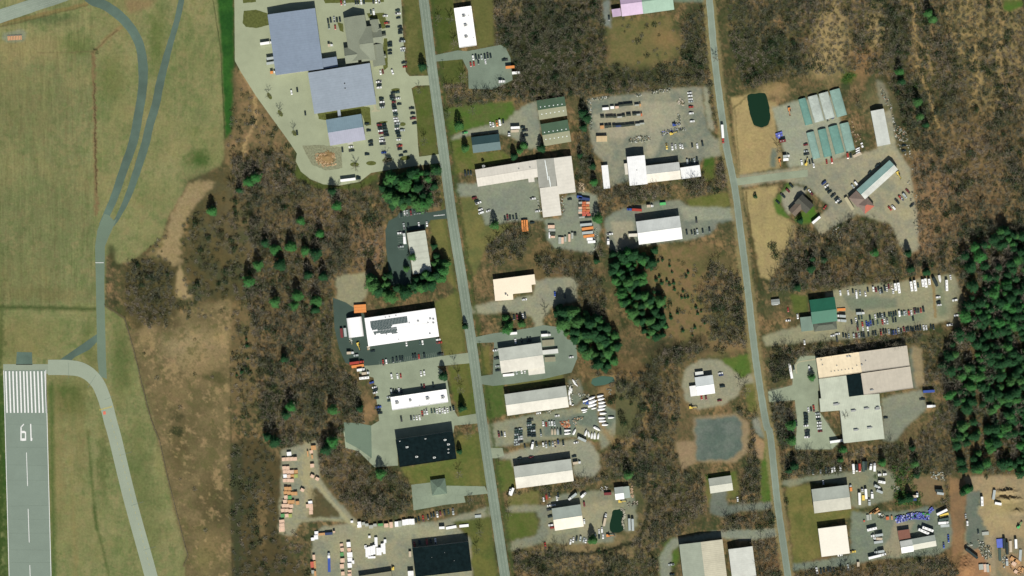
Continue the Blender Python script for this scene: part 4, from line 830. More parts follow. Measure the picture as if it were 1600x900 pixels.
# -- self storage
ol = RB('green_metal_roof', (94, 120, 94), 'X', 1.2, .08); kh = RB('green_roof_sunlit', (140, 142, 110), 'X', 1.2, .08)  # one green roof: shaded north and sunlit khaki south colours painted in
for cr, n1, rows_ in ((((155, 632), (325, 606), (340, 722)), 'northern', ((178, 672, 312, 655), (186, 715, 320, 694))), (((180, 780), (345, 752), (362, 885)), 'southern', ((203, 830, 337, 810), (211, 872, 342, 852)))):
    b = bld('storage_building', n1 + ' of the two green roofs, khaki where sunlit, dotted with skylights', 'storage building', 'T20', cr, 4.2, 'gu', [kh, ol], group='green storage buildings', rise=2.6)
    for x0, y0, x1, y1 in rows_:
        for k in range(6):
            units(b, 'T20', [(x0 + (x1 - x0) * k / 5, y0 + (y1 - y0) * k / 5)], gz(4.2, b[1], 2.6), (.8, 1.2, .12), 'skylight', SKYL, fan=False)
b = bld('house', 'dark slate metal roofed house beside the long white works', 'house', 'C7', ((370, 352), (792, 300), (826, 536)), 4.5, 'gu', RB('dark_slate_roof', (70, 100, 100), 'X', 1.2, .15), rise=3.4)
# -- long L shaped works
bw = RB('bone_metal_roof', (226, 220, 205), 'X', 3, .04, stain=.06); bw2 = RB('bone_metal_roof_north', (228, 223, 208), 'Y', 3, .04, stain=.06); gy = RB('grey_flat_roof', (170, 170, 158), 'Y', 3, .04)
b = bld('factory', 'L shaped works with bone white roofs and one grey bay', 'factory', 'p', ((743, 266), (839, 250.5), (842.5, 276)), 6, 'gu', bw, rise=.9, doors='s')
addwing(b, 'T21', ((155, 101), (262, 92), (278, 263)), 7, 'gv', gy, rise=.9, doors=''); addwing(b, 'T21', ((263, 92), (368, 79), (397, 300)), 7.2, 'gv', bw2, rise=.9, doors='e')
addwing(b, 'T21', ((175, 279), (285, 266), (306, 444)), 6.8, 'gv', bw2, rise=.9, doors='we'); addwing(b, 'T21', ((100, 200), (136, 196), (141, 236)), 5.6, 'f', bw, trim=False, doors='')
units(b, 'T21', [(215, 165, 1)], 8.0, (.6, 19, .3), 'ridge_vent', SKYL, fan=False); units(b, 'T21', [(235, 235, 1)], 7.9, (.6, 10, .3), 'ridge_vent', SKYL, fan=False)
units(b, 'C7', [(553, 800, 1)], 6, (2.2, 2.2, 1.6), 'rooftop_unit'); units(b, 'C7', [(1105, 845, .6), (1280, 823, .6)], 6.9, (1.4, 1.4, .8), 'roof_vent', fan=False)
# -- three part workshop
wht = RB('white_metal_roof', (250, 250, 246), 'X', 2, .03, stain=.05); crm = RB('cream_metal_roof', (232, 226, 208), 'X', 1.2, .08); gyw = RB('grey_white_metal_roof', (226, 228, 218), 'X', 1.5, .05)
b = bld('workshop', 'three part white workshop south of the steel storage yard', 'workshop', 'T21', ((718, 85), (825, 74), (846, 249)), 9, 'gv', wht, rise=.8, doors='w')
addwing(b, 'T21', ((835, 140), (1040, 116), (1053, 218)), 7, 'gu', [crm, gyw], rise=2.2); addwing(b, 'T21', ((1050, 150), (1170, 133), (1179, 203)), 5, 'f', wht, trim=False); addwing(b, 'T21', ((700, 124), (718, 122), (724, 190)), 4, 'f', crm, trim=False, doors='')  # middle gable: north slope coloured greyer than the sunny cream one
units(b, 'T21', [(778, 165, .6)], 9.4, (1.4, 1.4, .8), 'roof_vent')
b = bld('storage_shed', 'long narrow white shed west of the three part workshop', 'shed', 'T21', ((559, 136), (598, 132), (612, 276)), 3.6, 'f', wht, trim=False, doors='e')
b = bld('warehouse', 'big white gabled barn of the southern gravel yard', 'warehouse', 'T21', ((775, 488), (1042, 452), (1057, 592)), 8, 'gu', [RB('white_barn_roof', (250, 250, 244), 'X', 1.5, .05), RB('white_barn_roof_north', (228, 232, 224), 'X', 1.5, .05)], rise=2.8, doors='ew')  # same white roof twice, the north copy darkened to carry its shade
for q in (((728, 562), (782, 560), (782, 578)),): addwing(b, 'T21', q, 2.8, 'f', crm, trim=False, doors='')
b = bld('site_office', 'beige portable office at the west of the storage yard', 'site office', 'A4', ((174, 625), (305, 622), (308, 690)), 3.6, 'f', RB('beige_roof', (220, 196, 150), 'X', 3, .05), trim=False)
# -- greenhouses
gh1 = RB('milky_plastic_teal', (146, 178, 164), 'Y', 1.0, .16, noise=.12, stain=.15); gh2 = RB('milky_plastic_white', (196, 206, 194), 'Y', 1.0, .12, noise=.14, stain=.2); gh3 = RB('milky_plastic_green', (116, 160, 146), 'Y', 1.0, .16, noise=.12, stain=.1)
for i, (cr, m_, lb) in enumerate(((((418, 140), (520, 112), (602, 478)), gh3, 'westernmost'), (((550, 104), (682, 68), (762, 432)), gh2, 'second from the west'), (((700, 62), (832, 26), (898, 392)), gh2, 'third from the west'), (((852, 20), (992, -20), (1075, 355)), gh1, 'easternmost'))):
    bld('greenhouse', 'milky arched greenhouse, %s in the northern row' % lb, 'greenhouse', 'C2', cr, 1.2, 'b', m_, wc=(170, 180, 168), group='arched greenhouses', rise=1.5, doors='')
for i, (cr, m_, lb) in enumerate(((((259.6, 208), (271.5, 205), (283, 246)), gh1, 'westernmost'), (((277.3, 203.5), (290, 200.5), (301.5, 243)), gh3, 'second from the west'), (((293.8, 198.8), (308, 195), (318, 238)), gh3, 'third from the west'), (((311.5, 194), (325.5, 190.6), (335, 234)), gh1, 'easternmost'))):
    bld('greenhouse', 'milky arched greenhouse, %s in the southern row' % lb, 'greenhouse', 'p', [(x + 1000, y) for x, y in cr], 1.2, 'b', m_, wc=(170, 180, 168), group='arched greenhouses', rise=1.5, doors='')
b = bld('barn', 'long pale grey barn standing alone east of the greenhouses', 'barn', 'p', ((1360.3, 174.5), (1379.5, 170.8), (1389.5, 225)), 5, 'gv', RB('pale_grey_barn_roof', (212, 216, 206), 'Y', 1.5, .05), rise=1.6)
b = bld('barn', 'diagonal barn with roof slopes shaded teal and sunlit silver', 'barn', 'C4', ((150, 465), (565, 92), (668, 205)), 5, 'gu', [RB('barn_roof_sunlit_silver', (212, 214, 204), 'X', 1.4, .1, stain=.25), RB('barn_roof_shaded_teal', (160, 196, 186), 'X', 1.4, .06)], rise=2.4, doors='n')  # sun on the silver slope and shade on the teal one painted in
br = mat('brown_shingles', alb((138, 122, 110)), noise=.12, scale=1, stain=.1)
b = bld('farm_shop', 'brown hipped shop roof at the foot of the diagonal barn', 'shop', 'C4', ((48, 570), (142, 478), (268, 572)), 4.6, 'hip', br, doors='')
addwing(b, 'C4', ((160, 655), (276, 560), (380, 660)), 4.6, 'hip', [mat('rusty_roof', alb((184, 104, 84)), noise=.1), br, br, br], doors='s')
addwing(b, 'C4', ((-10, 572), (22, 552), (138, 694)), 2.6, 'f', RB('tan_canopy', (190, 182, 146), 'X', 2, .05), trim=False, doors='')
dk = mat('dark_brown_shingles', alb((84, 84, 74)), noise=.12, scale=1)
b = bld('farmhouse', 'dark brown L shaped house on a lawn by the field', 'house', 'T31', ((166, 368), (212, 318), (285, 380)), 4.2, 'gv', dk, rise=2.4, wc=(150, 130, 110)); addwing(b, 'T31', ((130, 415), (190, 352), (222, 392)), 4.0, 'gu', mat('brown_house_roof', alb((116, 104, 90)), noise=.12), rise=1.5, doors='')
# -- green roofed shop by the car yard
g3 = RB('bright_green_metal_roof', (46, 112, 86), 'X', 1.4, .07)
b = bld('repair_shop', 'bright green metal roof west of the crowded car yard', 'workshop', 'T32', ((257, 77), (410, 58), (420, 205)), 6.5, 'gu', g3, rise=3.4, doors='w')
addwing(b, 'T32', ((282, 205), (420, 190), (426, 255)), 5, 'hip', mat('dark_grey_shingles', alb((98, 104, 90)), noise=.1), doors='s'); addwing(b, 'T32', ((200, 186), (272, 178), (281, 262)), 3.6, 'mono', RB('teal_grey_roof', (120, 142, 126), 'X', 1.4, .06), doors='')
b = bld('garden_shed', 'tiny grey shed at the west end of the car yard', 'shed', 'T32', ((20, 75), (68, 70), (72, 98)), 2.4, 'gu', mat('shed_felt', alb((150, 156, 150)), noise=.1), doors='')
# -- big plant
cr_, mv, lg, blk = RB('cream_membrane', (244, 226, 190), 'X', 4, .03, stain=.1), RB('mauve_membrane', (201, 192, 173), 'X', 4, .03, stain=.05), RB('light_grey_roof', (200, 206, 184), 'X', 1.6, .07), mat('black_membrane', (.0055, .013, .014), noise=.3, scale=.3, rough=.9, spec=.05)
b = bld('factory', 'big flat roofed plant in cream, mauve, grey and black sections', 'factory', 'T32', ((297, 438), (562, 400), (577, 526)), 8, 'f', cr_, doors='w')
addwing(b, 'T32', ((564, 400), (862, 360), (880, 484)), 7.8, 'f', mv, doors=''); addwing(b, 'T32', ((576, 534), (882, 490), (895, 624)), 7.7, 'f', mv, doors='s')
addwing(b, 'T32', ((485, 546), (574, 534), (590, 666)), 7.9, 'f', blk, doors='', trim=False); addwing(b, 'T32', ((314, 568), (484, 546), (502, 678)), 7.6, 'f', lg, doors='w', trim=False)
addwing(b, 'T32', ((318, 690), (690, 660), (700, 742)), 7.5, 'f', lg, doors='', trim=False); addwing(b, 'p', ((1311.5, 641), (1375, 634), (1379.5, 685)), 7.45, 'f', lg, doors='se', trim=False)
units(b, 'T32', [(420, 726, 1.2), (608, 752), (527, 766), (675, 756), (628, 872), (543, 886), (678, 745, .7), (642, 637, .7)], 7.6, (4, 1.6, 1.4), fan=False)
units(b, 'T32', [(490, 428), (505, 426), (335, 480, .6), (328, 450, .6), (425, 485, .6), (550, 485, .6), (580, 480), (605, 455, .5), (512, 430, .5)] + [(390 + 22 * k, 522 - 3 * k, .5) for k in range(7)], 8.1, (1.4, 1.2, .9), 'roof_vent', fan=False)
# -- solar panel building, quonset
b = bld('factory', 'bright white roof carrying dark solar panels', 'factory', 'T12', ((682, 190), (1118, 128), (1144, 300)), 7, 'gu', mat('white_solar_building_roof', (.9, .89, .87), noise=.02, stain=.03), rise=.8, doors='s')
fr = b[1]; zf = gz(7, fr, .8)
px0 = lambda x, y: fr.local(P('T12', x, y))
rows_spec = [(716, 948, 206 + 8.2 * k) for k in range(0, 5)] + [(720, 850, 247), (722, 848, 255)] + [(755, 880, 263), (728, 880, 271), (730, 880, 279), (770, 880, 287), (840, 880, 295), (733, 745, 287)]
for x0, x1, y0 in rows_spec:
    mb = MB(); n = int((x1 - x0) / 9.2)
    for k in range(n):
        xx, yy = px0(x0 + 9.2 * k + 4 + (y0 - 206) * .12, y0 + 4 - (x0 + 9.2 * k - 716) * .142 + 1)
        mb.box(xx, yy, zf(xx, yy) + .12, 1.3, 1.12, .06)
    mb.build('solar_panel_row', SOLAR, b[0])
units(b, 'B4', [(700, 45, .6), (790, 30, .6), (645, 55, .5), (1097, 105), (1265, 72), (1308, 78), (1308, 130), (1235, 130, .6), (1260, 278), (830, 360, .5), (660, 290, .6), (975, 130, .6)], zf, (1.4, 1.2, .9), 'roof_vent', fan=False)
b = bld('quonset_hut', 'short white arched hut beside the solar panel roof', 'hut', 'T12', ((566, 190), (660, 178), (676, 300)), 3.5, 'b', WHITEM, rise=3.2, doors='')
b = bld('office_building', 'long thin white roof with four square roof units', 'office', 'T12', ((842, 682), (1190, 632), (1202, 712)), 6, 'f', WHITEM, doors='sn')
units(b, 'B5', [(447, 348), (632, 316, .7), (870, 287), (1082, 272)], 6.1, (2.8, 2.6, 1.3)); units(b, 'B5', [(895, 360, .5), (760, 385, .4)], 6.1, (1, 1, .8), 'roof_vent', fan=False)
b = bld('warehouse', 'black flat roof with small white units, northern of the two', 'warehouse', 'p', ((618.7, 686.3), (707.2, 673.3), (712.8, 716)), 9.5, 'f', blk, doors='es')
units(b, 'T13', [(945, 92), (1005, 152), (1115, 157), (1182, 47), (1203, 75), (1203, 105, .6), (1203, 127, .6), (1060, 40, .6), (900, 55, .5)], 9.6, (2, 1.6, 1), m=mat('white_unit', (.6, .62, .58), noise=.1))
b = bld('warehouse', 'black flat roof north east of the lumber, at the bottom edge', 'warehouse', 'T13', ((979, 722), (1328, 682), (1346, 862)), 8, 'f', blk, doors='n')
units(b, 'T13', [(1180, 750, .4), (1240, 800, .4), (1100, 780, .4)], 8.1, (1, 1, .8), 'roof_vent', fan=False)
addwing(b, 'T13', ((950, 868), (984, 866), (986, 896)), 4.5, 'f', wht, trim=False, doors='')
b = bld('kiosk', 'small grey green hipped roof on the cracked lot', 'kiosk', 'T13', ((1092, 302), (1180, 290), (1186, 382)), 3.6, 'hip', mat('grey_green_shingles', alb((104, 122, 104)), noise=.12), doors='')
b = bld('lumber_shed', 'tan shed roof at the bottom edge beside a forklift', 'shed', 'T13', ((645, 900), (845, 870), (858, 960)), 5, 'gu', RB('tan_metal_roof', (172, 168, 138), 'X', 1.5, .06), rise=2, doors='')
b = bld('office_building', 'pale ribbed roof between the dark lot and pines', 'office', 'T11', ((945, 558), (1058, 541), (1090, 798)), 6, 'f', RB('pale_seamed_roof', (198, 202, 184), 'Y', 6, .1), doors='w')
addwing(b, 'T11', ((918, 560), (932, 558), (938, 625)), 3, 'f', RB('awning_roof', (206, 214, 206), 'Y', 2, .05), trim=False, doors='')
cw = mat('cream_white_membrane', alb((255, 240, 212)), noise=.03, stain=.05)
b = bld('warehouse', 'cream white stepped roof west of a gravel car park', 'warehouse', 'p', ((770.5, 437), (834.8, 428.8), (836.5, 444)), 5.5, 'f', cw, trim=False, doors='')
addwing(b, 'p', ((771.8, 449), (830, 443), (831.5, 456)), 5.49, 'f', cw, trim=False, doors='s'); addwing(b, 'p', ((773, 458), (801, 456), (802, 468)), 5.48, 'f', cw, trim=False, doors='s')
addwing(b, 'T12', ((1505, 58), (1545, 56), (1548, 76)), 3, 'f', crm, trim=False, doors='')
units(b, 'T12', [(1560, 38), (1572, 48, .6)], 5.6, (1.6, 1.4, 1))
# -- row of gabled warehouses east of the highway
gN = RB('grey_north_slope', (206, 210, 196), 'X', 1.2, .05); cS = RB('cream_south_slope', (224, 220, 204), 'X', 1.2, .05)  # one roof covering in two colours: north slope shaded, south slope sunlit
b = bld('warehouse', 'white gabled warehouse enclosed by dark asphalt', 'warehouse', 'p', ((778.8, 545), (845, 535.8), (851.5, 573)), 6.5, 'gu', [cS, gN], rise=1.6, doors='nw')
addwing(b, 'T22', ((100, 490), (198, 478), (206, 530)), 4.5, 'mono', cS, doors='s', rise=.7)
b = bld('storage_shed', 'narrow striped shed on the asphalt east of the gabled warehouse', 'shed', 'T22', ((190, 390), (286, 380), (289, 406)), 3, 'f', gyw, trim=False, doors='')
b = bld('storage_shed', 'low tan hut on the asphalt north of the narrow striped shed', 'shed', 'T22', ((188, 328), (262, 322), (268, 358)), 2.2, 'f', RB('tan_hut_roof', (156, 154, 126), 'X', 2, .05), trim=False, doors='')
b = bld('storage_shed', 'low tan hut on the asphalt south of the narrow striped shed', 'shed', 'T22', ((204, 434), (270, 430), (274, 458)), 2.2, 'f', RB('tan_hut_roof', (156, 154, 126), 'X', 2, .05), trim=False, doors='')
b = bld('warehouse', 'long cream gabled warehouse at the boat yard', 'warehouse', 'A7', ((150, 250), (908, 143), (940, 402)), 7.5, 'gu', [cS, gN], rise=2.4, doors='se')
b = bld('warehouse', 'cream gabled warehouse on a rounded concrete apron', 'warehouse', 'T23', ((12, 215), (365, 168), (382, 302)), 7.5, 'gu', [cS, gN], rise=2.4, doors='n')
b = bld('workshop', 'grey and cream gabled workshop in the truck yard', 'workshop', 'T23', ((250, 478), (425, 452), (443, 586)), 6.5, 'gu', [RB('workshop_roof_sunlit', (250, 240, 218), 'X', 1.2, .04), RB('workshop_roof_shaded', (172, 182, 170), 'X', 1.2, .05)], rise=2.0, doors='ew')  # slope colours hold the light: cream faces the sun, grey green away
b = bld('storage_shed', 'small two tone shed north east of the dark green pond', 'shed', 'T23', ((640, 348), (690, 342), (696, 415)), 5, 'gu', [wht, RB('grey_slope', (190, 198, 190), 'X', 1.2, .05)], rise=1.5)  # white shed roof, its north slope painted grey for shade
addwing(b, 'T23', ((691, 342), (730, 337), (737, 408)), 4.6, 'f', RB('dull_grey_roof', (164, 176, 164), 'X', 1.5, .05), trim=False, doors='')
b = bld('garage', 'small grey gabled garage on a lawn with a dark drive', 'garage', 'T23', ((1228, 292), (1365, 272), (1379, 360)), 4.5, 'gu', [RB('garage_roof_s', (206, 206, 188), 'X', 1.2, .05), RB('garage_roof_n', (188, 192, 176), 'X', 1.2, .05)], rise=1.6)  # lighter south and darker north slope: sunlight worked into the roof colour
b = bld('warehouse', 'ribbed grey and cream gabled warehouse at the bottom edge', 'warehouse', 'T23', ((1045, 702), (1310, 670), (1340, 912)), 8, 'gv', [RB('cream_ribbed_slope', (206, 200, 174), 'Y', 1.8, .14), RB('grey_ribbed_slope', (164, 172, 152), 'Y', 1.8, .05)][::-1], rise=1.8)
b = bld('warehouse', 'smaller pale warehouse beside the ribbed one', 'warehouse', 'T23', ((1352, 732), (1498, 713), (1520, 892)), 7, 'gv', RB('pale_grey_roof', (214, 216, 204), 'Y', 2, .04), rise=1.4)
b = bld('house', 'small white building ringed by a gravel drive', 'building', 'T22', ((1142, 560), (1250, 545), (1264, 655)), 5, 'gu', [wht, RB('white_roof_shaded', (228, 234, 230), 'X', 1.5, .03)], rise=1.8)  # white roof whose north slope takes a bluish shade tint in its colour
addwing(b, 'T22', ((1108, 614), (1146, 609), (1152, 672)), 3.4, 'f', wht, trim=False, doors=''); addwing(b, 'T22', ((1143, 526), (1193, 520), (1196, 543)), 3, 'f', gyw, trim=False, doors='')
b = bld('warehouse', 'grey gabled warehouse north of the tan lawn strip', 'warehouse', 'T33', ((270, 358), (495, 330), (512, 475)), 7.5, 'gu', [RB('khaki_south_slope', (196, 194, 176), 'X', 1.2, .04), RB('grey_slope_two', (190, 196, 182), 'X', 1.2, .04)], rise=2.2)  # south slope tinted as sunlit, north slope as shaded, on one grey roof
b = bld('warehouse', 'square cream white roof south of the grey gabled warehouse', 'warehouse', 'T33', ((310, 602), (485, 580), (506, 755)), 6.5, 'f', mat('cream_white_roof', alb((250, 244, 226)), noise=.03, stain=.04), trim=False, doors='e')
b = bld('workshop', 'brown roof on the yard of parked buses', 'workshop', 'T33', ((808, 616), (880, 606), (893, 662)), 4.2, 'f', mat('brown_felt_roof', alb((134, 92, 76)), noise=.06), trim=False)
b = bld('workshop', 'white and grey gabled shed behind the brown roof', 'workshop', 'T33', ((822, 682), (1035, 643), (1048, 708)), 5.5, 'gu', [RB('dull_white_slope', (212, 210, 192), 'X', 1.2, .05), RB('grey_slope_three', (186, 194, 180), 'X', 1.2, .05)], rise=1.6, doors='')  # grey of the north slope is its shade, put into the colour
addwing(b, 'T33', ((822, 684), (893, 672), (904, 742)), 5.7, 'gu', [wht, gyw], rise=1.7, doors='w')  # whiter section, north side again coloured greyer to show shade

# -- approach lights pad, tanks and fences
t_ = empty('light_array', *P('T00', 92, 236), 0, R(3)); tag(t_, 'row of nine salmon boxes on a gravel pad in the airfield', 'light array')
mb = MB(); mb.box(0, 2.4, .3, 14, .25, .25); mb.build('rail', UNITM, t_)
for k in range(9):
    mb = MB(); mb.box(-6 + 1.5 * k, -.2, 0, 1.0, 4.0, .8); mb.build('box', mat('salmon_paint', alb((214, 160, 120)), noise=.1), t_)
t_ = empty('boundary_fence', *Wp(fence_px[0])); tag(t_, 'chain link fence along the east side of the airfield', 'fence')
mb = MB(); pm_ = MB()
fx = [Wp(q) - Wp(fence_px[0]) for q in fence_px]
for a, b_ in zip(fx, fx[1:]):
    d = b_ - a; ln = d.length; an = math.atan2(d.y, d.x); c_ = (a + b_) / 2; [mb.box(c_.x, c_.y, zz_, ln, .05, .05, ang=an) for zz_ in (.3, .9, 1.5, 2.1)]
    for k in range(int(ln / 6)): q_ = a + d * k / max(1, int(ln / 6)); pm_.cyl(q_.x, q_.y, 0, .07, 2.3, 6)
mb.build('mesh_panel', mat('fence_wire', (.12, .12, .10), noise=.1), t_); pm_.build('post', UNITM, t_)
for k, (x, y) in enumerate(((688, 40), (699, 108), (713, 238), (724, 318), (738, 402), (748, 470), (757, 548), (772, 640), (786, 726), (800, 812), (811, 880))):
    t_ = empty('utility_pole', *Wp((x - 14 + 8, y)), 0, R(-8)); tag(t_, 'wooden utility pole beside the highway, %s from the north' % ORD[k], 'utility pole', 'utility poles along the highway')
    mb = MB(); mb.cyl(0, 0, 0, .18, 10.5, 8, r2=.12); mb.build('pole', mat('pole_wood', (.14, .10, .07), noise=.2), t_)
    mb = MB(); mb.box(0, 0, 9.6, 2.6, .14, .16); mb.build('crossarm', mat('pole_wood', (.14, .10, .07)), t_)
FENCES = [('T21', ((1405, 60), (1420, 130), (1425, 190)), 'low dark fence at the edge of the tan field'), ('T21', ((1520, 330), (1490, 332)), None)]
# ================================================================== VEHICLES
CNAME = {'w': 'white', 'k': 'black', 'g': 'dark green', 's': 'silver', 'r': 'red', 'b': 'blue', 'n': 'navy', 'o': 'orange', 'y': 'yellow', 'm': 'maroon', 't': 'tan', 'e': 'bright green'}
CRGB = {'w': (.74, .75, .72), 'k': (.018, .032, .03), 'g': (.05, .085, .07), 's': (.38, .42, .40), 'r': (.34, .045, .03), 'b': (.04, .08, .30), 'n': (.03, .05, .14), 'o': (.66, .25, .07), 'y': (.7, .52, .10), 'm': (.16, .03, .03), 't': (.50, .42, .30), 'e': (.10, .45, .14)}
def paintm(c): return mat('vehicle_paint_' + CNAME[c].replace(' ', '_'), CRGB[c], rough=.3, noise=0, coat=.6, spec=.5)
TYRE = mat('tyre_rubber', (.02, .02, .02), noise=0); VGL = mat('vehicle_glass', (.012, .018, .02), rough=.08, noise=0, spec=.6); CHAS = mat('chassis_black', (.03, .03, .03), noise=0); BEDM = mat('truck_bed_liner', (.05, .05, .05), noise=.1)
BOXW = mat('trailer_box_white', (.84, .84, .81), rough=.5, noise=.06, scale=1.2)
def loft(mb, st, mi=0, n_=None):
    """st: list of (x, halfwidth, z0, z1); closed body through box sections with tumblehome corners"""
    rings = []
    for x, hw, z0, z1 in st:
        zz = z0 + (z1 - z0) * .6; rings.append([(x, -hw, z0), (x, -hw, zz), (x, -hw * .86, z1), (x, hw * .86, z1), (x, hw, zz), (x, hw, z0)])
    for a, b_ in zip(rings, rings[1:]):
        for k in range(6): mb.face([a[k], b_[k], b_[(k + 1) % 6], a[(k + 1) % 6]][::-1], mi)
    mb.face(rings[0], mi); mb.face(rings[-1][::-1], mi)
def cabin(mbody, mglass, x0, x1, x2, x3, hw0, hw1, z0, z1):
    """glass frustum from (x0..x3 at z0) to (x1..x2 at z1) with a painted roof"""
    lo = [(x0, -hw0, z0), (x3, -hw0, z0), (x3, hw0, z0), (x0, hw0, z0)]; up = [(x1, -hw1, z1), (x2, -hw1, z1), (x2, hw1, z1), (x1, hw1, z1)]
    for k in range(4): mglass.face([lo[k], lo[(k + 1) % 4], up[(k + 1) % 4], up[k]])
    mbody.prism([(p[0], p[1]) for p in ((x1 - .05, -hw1 - .03), (x2 + .05, -hw1 - .03), (x2 + .05, hw1 + .03), (x1 - .05, hw1 + .03))], z1, z1 + .06)
def vehicle_meshes(kind):
    """-> list of (part name, MB, material key); first is the body"""
    b_, g, t = MB(), MB(), MB()
    if kind == 'car':
        loft(b_, [(-2.25, .72, .35, .78), (-2.1, .86, .25, .92), (-1.3, .90, .22, .95), (.9, .90, .22, .92), (1.9, .87, .25, .80), (2.25, .70, .35, .62)])
        cabin(b_, g, -1.75, -1.1, .15, 1.0, .78, .60, .92, 1.40); wb, tr, wr = 1.35, .80, .32
    elif kind == 'suv':
        loft(b_, [(-2.3, .80, .40, 1.05), (-2.15, .92, .32, 1.10), (1.0, .94, .30, 1.08), (2.0, .90, .32, .98), (2.3, .76, .40, .80)])
        cabin(b_, g, -2.15, -1.9, .35, 1.05, .84, .70, 1.08, 1.70); wb, tr, wr = 1.4, .84, .37
    elif kind == 'pickup':
        loft(b_, [(-2.8, .92, .45, 1.05), (-.75, .94, .40, 1.08), (1.5, .94, .40, 1.08), (2.5, .92, .42, 1.0), (2.8, .80, .50, .85)])
        cabin(b_, g, -.8, -.6, .75, 1.4, .84, .70, 1.08, 1.75); b_.box(-1.75, 0, 1.05, 1.8, 1.4, .05, 2); wb, tr, wr = 1.75, .84, .40
    elif kind == 'van':
        loft(b_, [(-2.7, .90, .40, 2.0), (-2.6, .98, .35, 2.1), (1.2, .98, .35, 2.1), (1.75, .96, .35, 1.35), (2.6, .90, .40, 1.0)])
        g.face([(1.25, -.80, 2.04), (1.25, .80, 2.04), (1.80, .84, 1.37), (1.80, -.84, 1.37)][::-1]); g.box(0.3, 0, 1.3, 1.4, 2.0, .5); wb, tr, wr = 1.7, .86, .36
    for sx in (-1, 1):
        for sy in (-1, 1): b_.wheel(sx * wb, sy * tr, wr, .24, 1)
    return [('body', b_), ('windows', g)]
VCACHE = {}
BASE = {}
def get_vehicle(kind, c):
    key = (kind, c)
    if key not in VCACHE:
        ps = []
        for nm, mb in vehicle_meshes(kind):
            if kind not in BASE: BASE[kind] = {}
            if nm not in BASE[kind]: BASE[kind][nm] = mb.mesh(kind + '_' + nm, [CHAS, TYRE, BEDM] if nm == 'body' else VGL)
            me = BASE[kind][nm]
            if nm == 'body': me = me.copy(); me.name = '%s_%s' % (kind, CNAME[c].replace(' ', '_')); me.materials[0] = paintm(c)
            ps.append((nm, me))
        VCACHE[key] = ps
    return VCACHE[key]
KN = {'car': ('parked_car', 'car', 'car'), 'suv': ('parked_suv', 'SUV', 'suv'), 'pickup': ('pickup_truck', 'pickup', 'pickup truck'), 'van': ('delivery_van', 'van', 'van')}
vr = random.Random(11)
NV = {}
PROTO = {}
def put_vehicle(kind, c, pos, ang, label, group):
    name, noun, cat = KN[kind]
    key = (kind, c)
    if key not in PROTO:
        (n0, m0), (n1, m1) = get_vehicle(kind, c)
        o = link(name, m0); CH[o.name] = [link('windows', m1, o)]; PROTO[key] = o
    else:
        src = PROTO[key]; o = src.copy(); COL.objects.link(o)
        k = CH[src.name][0].copy(); COL.objects.link(k); k.parent = o
    s_ = vr.uniform(.94, 1.07)
    o.location = (pos.x, pos.y, .12); o.rotation_euler = (0, 0, R(ang + vr.uniform(-2.5, 2.5) + (180 if vr.random() < .5 else 0))); o.scale = (s_, s_, s_)
    tag(o, label, cat, group); NV[cat] = NV.get(cat, 0) + 1; return o
USED = set()
def uniq(lb):
    if lb in USED: print('DUP LABEL', lb)
    USED.add(lb); return lb
def row(f, desc, ang, s, group=None):
    items = []
    for tok in s.split():
        m_ = re.match(r'(-?\d+),(-?\d+)([a-z])([pvsc]?)$', tok)
        c, k = m_.group(3), m_.group(4)
        kind = {'p': 'pickup', 'v': 'van', 's': 'suv', 'c': 'car'}.get(k) or vr.choices(['car', 'suv', 'pickup'], [.53, .33, .14])[0]
        q = pp(f, int(m_.group(1)), int(m_.group(2)))
        items.append(dict(pos=(q[0], -q[1]), q=q, c=c, kind=kind, what='%s %s' % (CNAME[c], KN[kind][1])))
    for it, o_ in zip(items, ordinals(items)):
        lb_ = '%s %s' % (o_, desc)
        if len(lb_.split()) > 16: print('LONG', lb_)
        put_vehicle(it['kind'], it['c'], Wp(it['q']), ang, uniq('%s %s' % (o_, desc)), 'vehicles ' + desc)
row('A1', 'in the five strong row west of the showroom', 98, '112,290k 150,285k 198,272s 236,275k 277,270k')
row('A1', 'in the pair south of the showroom row', 98, '125,370g 212,380r')
row('A1', 'in the short pair south of the lawn strip', 98, '295,40r 343,40s')
row('A1', 'along the lawn strip at the top edge', 98, '495,30k 527,30k 573,30w 610,25k')
row('A1', 'in the trio at the top edge by the highway lawn', 98, '740,12k 778,10w 820,10w')
row('A1', 'just north of the showroom wing', 98, '708,168g 747,168wv')
row('A1', 'in the three by the showroom garden', 4, '908,220w 930,320rp 942,375k')
row('A1', 'on the east kerb of the showroom lot', 6, '1078,145g 1083,190w 1088,248k 1108,372k 1118,418k 1115,460k 1137,543k 1140,575s 1150,672w 1150,705s 1170,872kp')
row('A1', 'in the four facing the showroom entrance', 6, '970,600k 973,638k 970,702k 972,745k')
row('A2', 'south of the showroom entrance', 98, '573,160w 607,150m')
row('A2', 'alone south of the showroom shrubs and', 110, '740,155w')
row('A2', 'at the red end of the highway kerb row', 6, '912,82r')
row('A2', 'against the hall, northern three', 6, '550,293w 557,332k 555,372w')
row('A2', 'against the hall, southern four', 6, '587,528k 595,573w 597,610k 597,648s')
row('A2', 'in the long middle column, northern half', 6, '747,447k 737,492k 745,528g 760,572m 758,613k 766,650k 773,690w 778,720g 785,752g 785,800w 793,835w')
row('A3', 'in the long middle column, southern half', 6, '1072,118s 1068,150g 1068,187w 1073,218k 1083,252k 1097,292k 1095,340w 1105,425rp 1110,472k')
row('A2', 'beside the long middle column', 6, '810,440g 815,522w 835,602k')
row('A3', 'beside the middle column south', 6, '1145,210s')
row('A2', 'on the east kerb beside the big lawn', 6, '1007,660k 1023,730k 1025,800m 1045,870k')
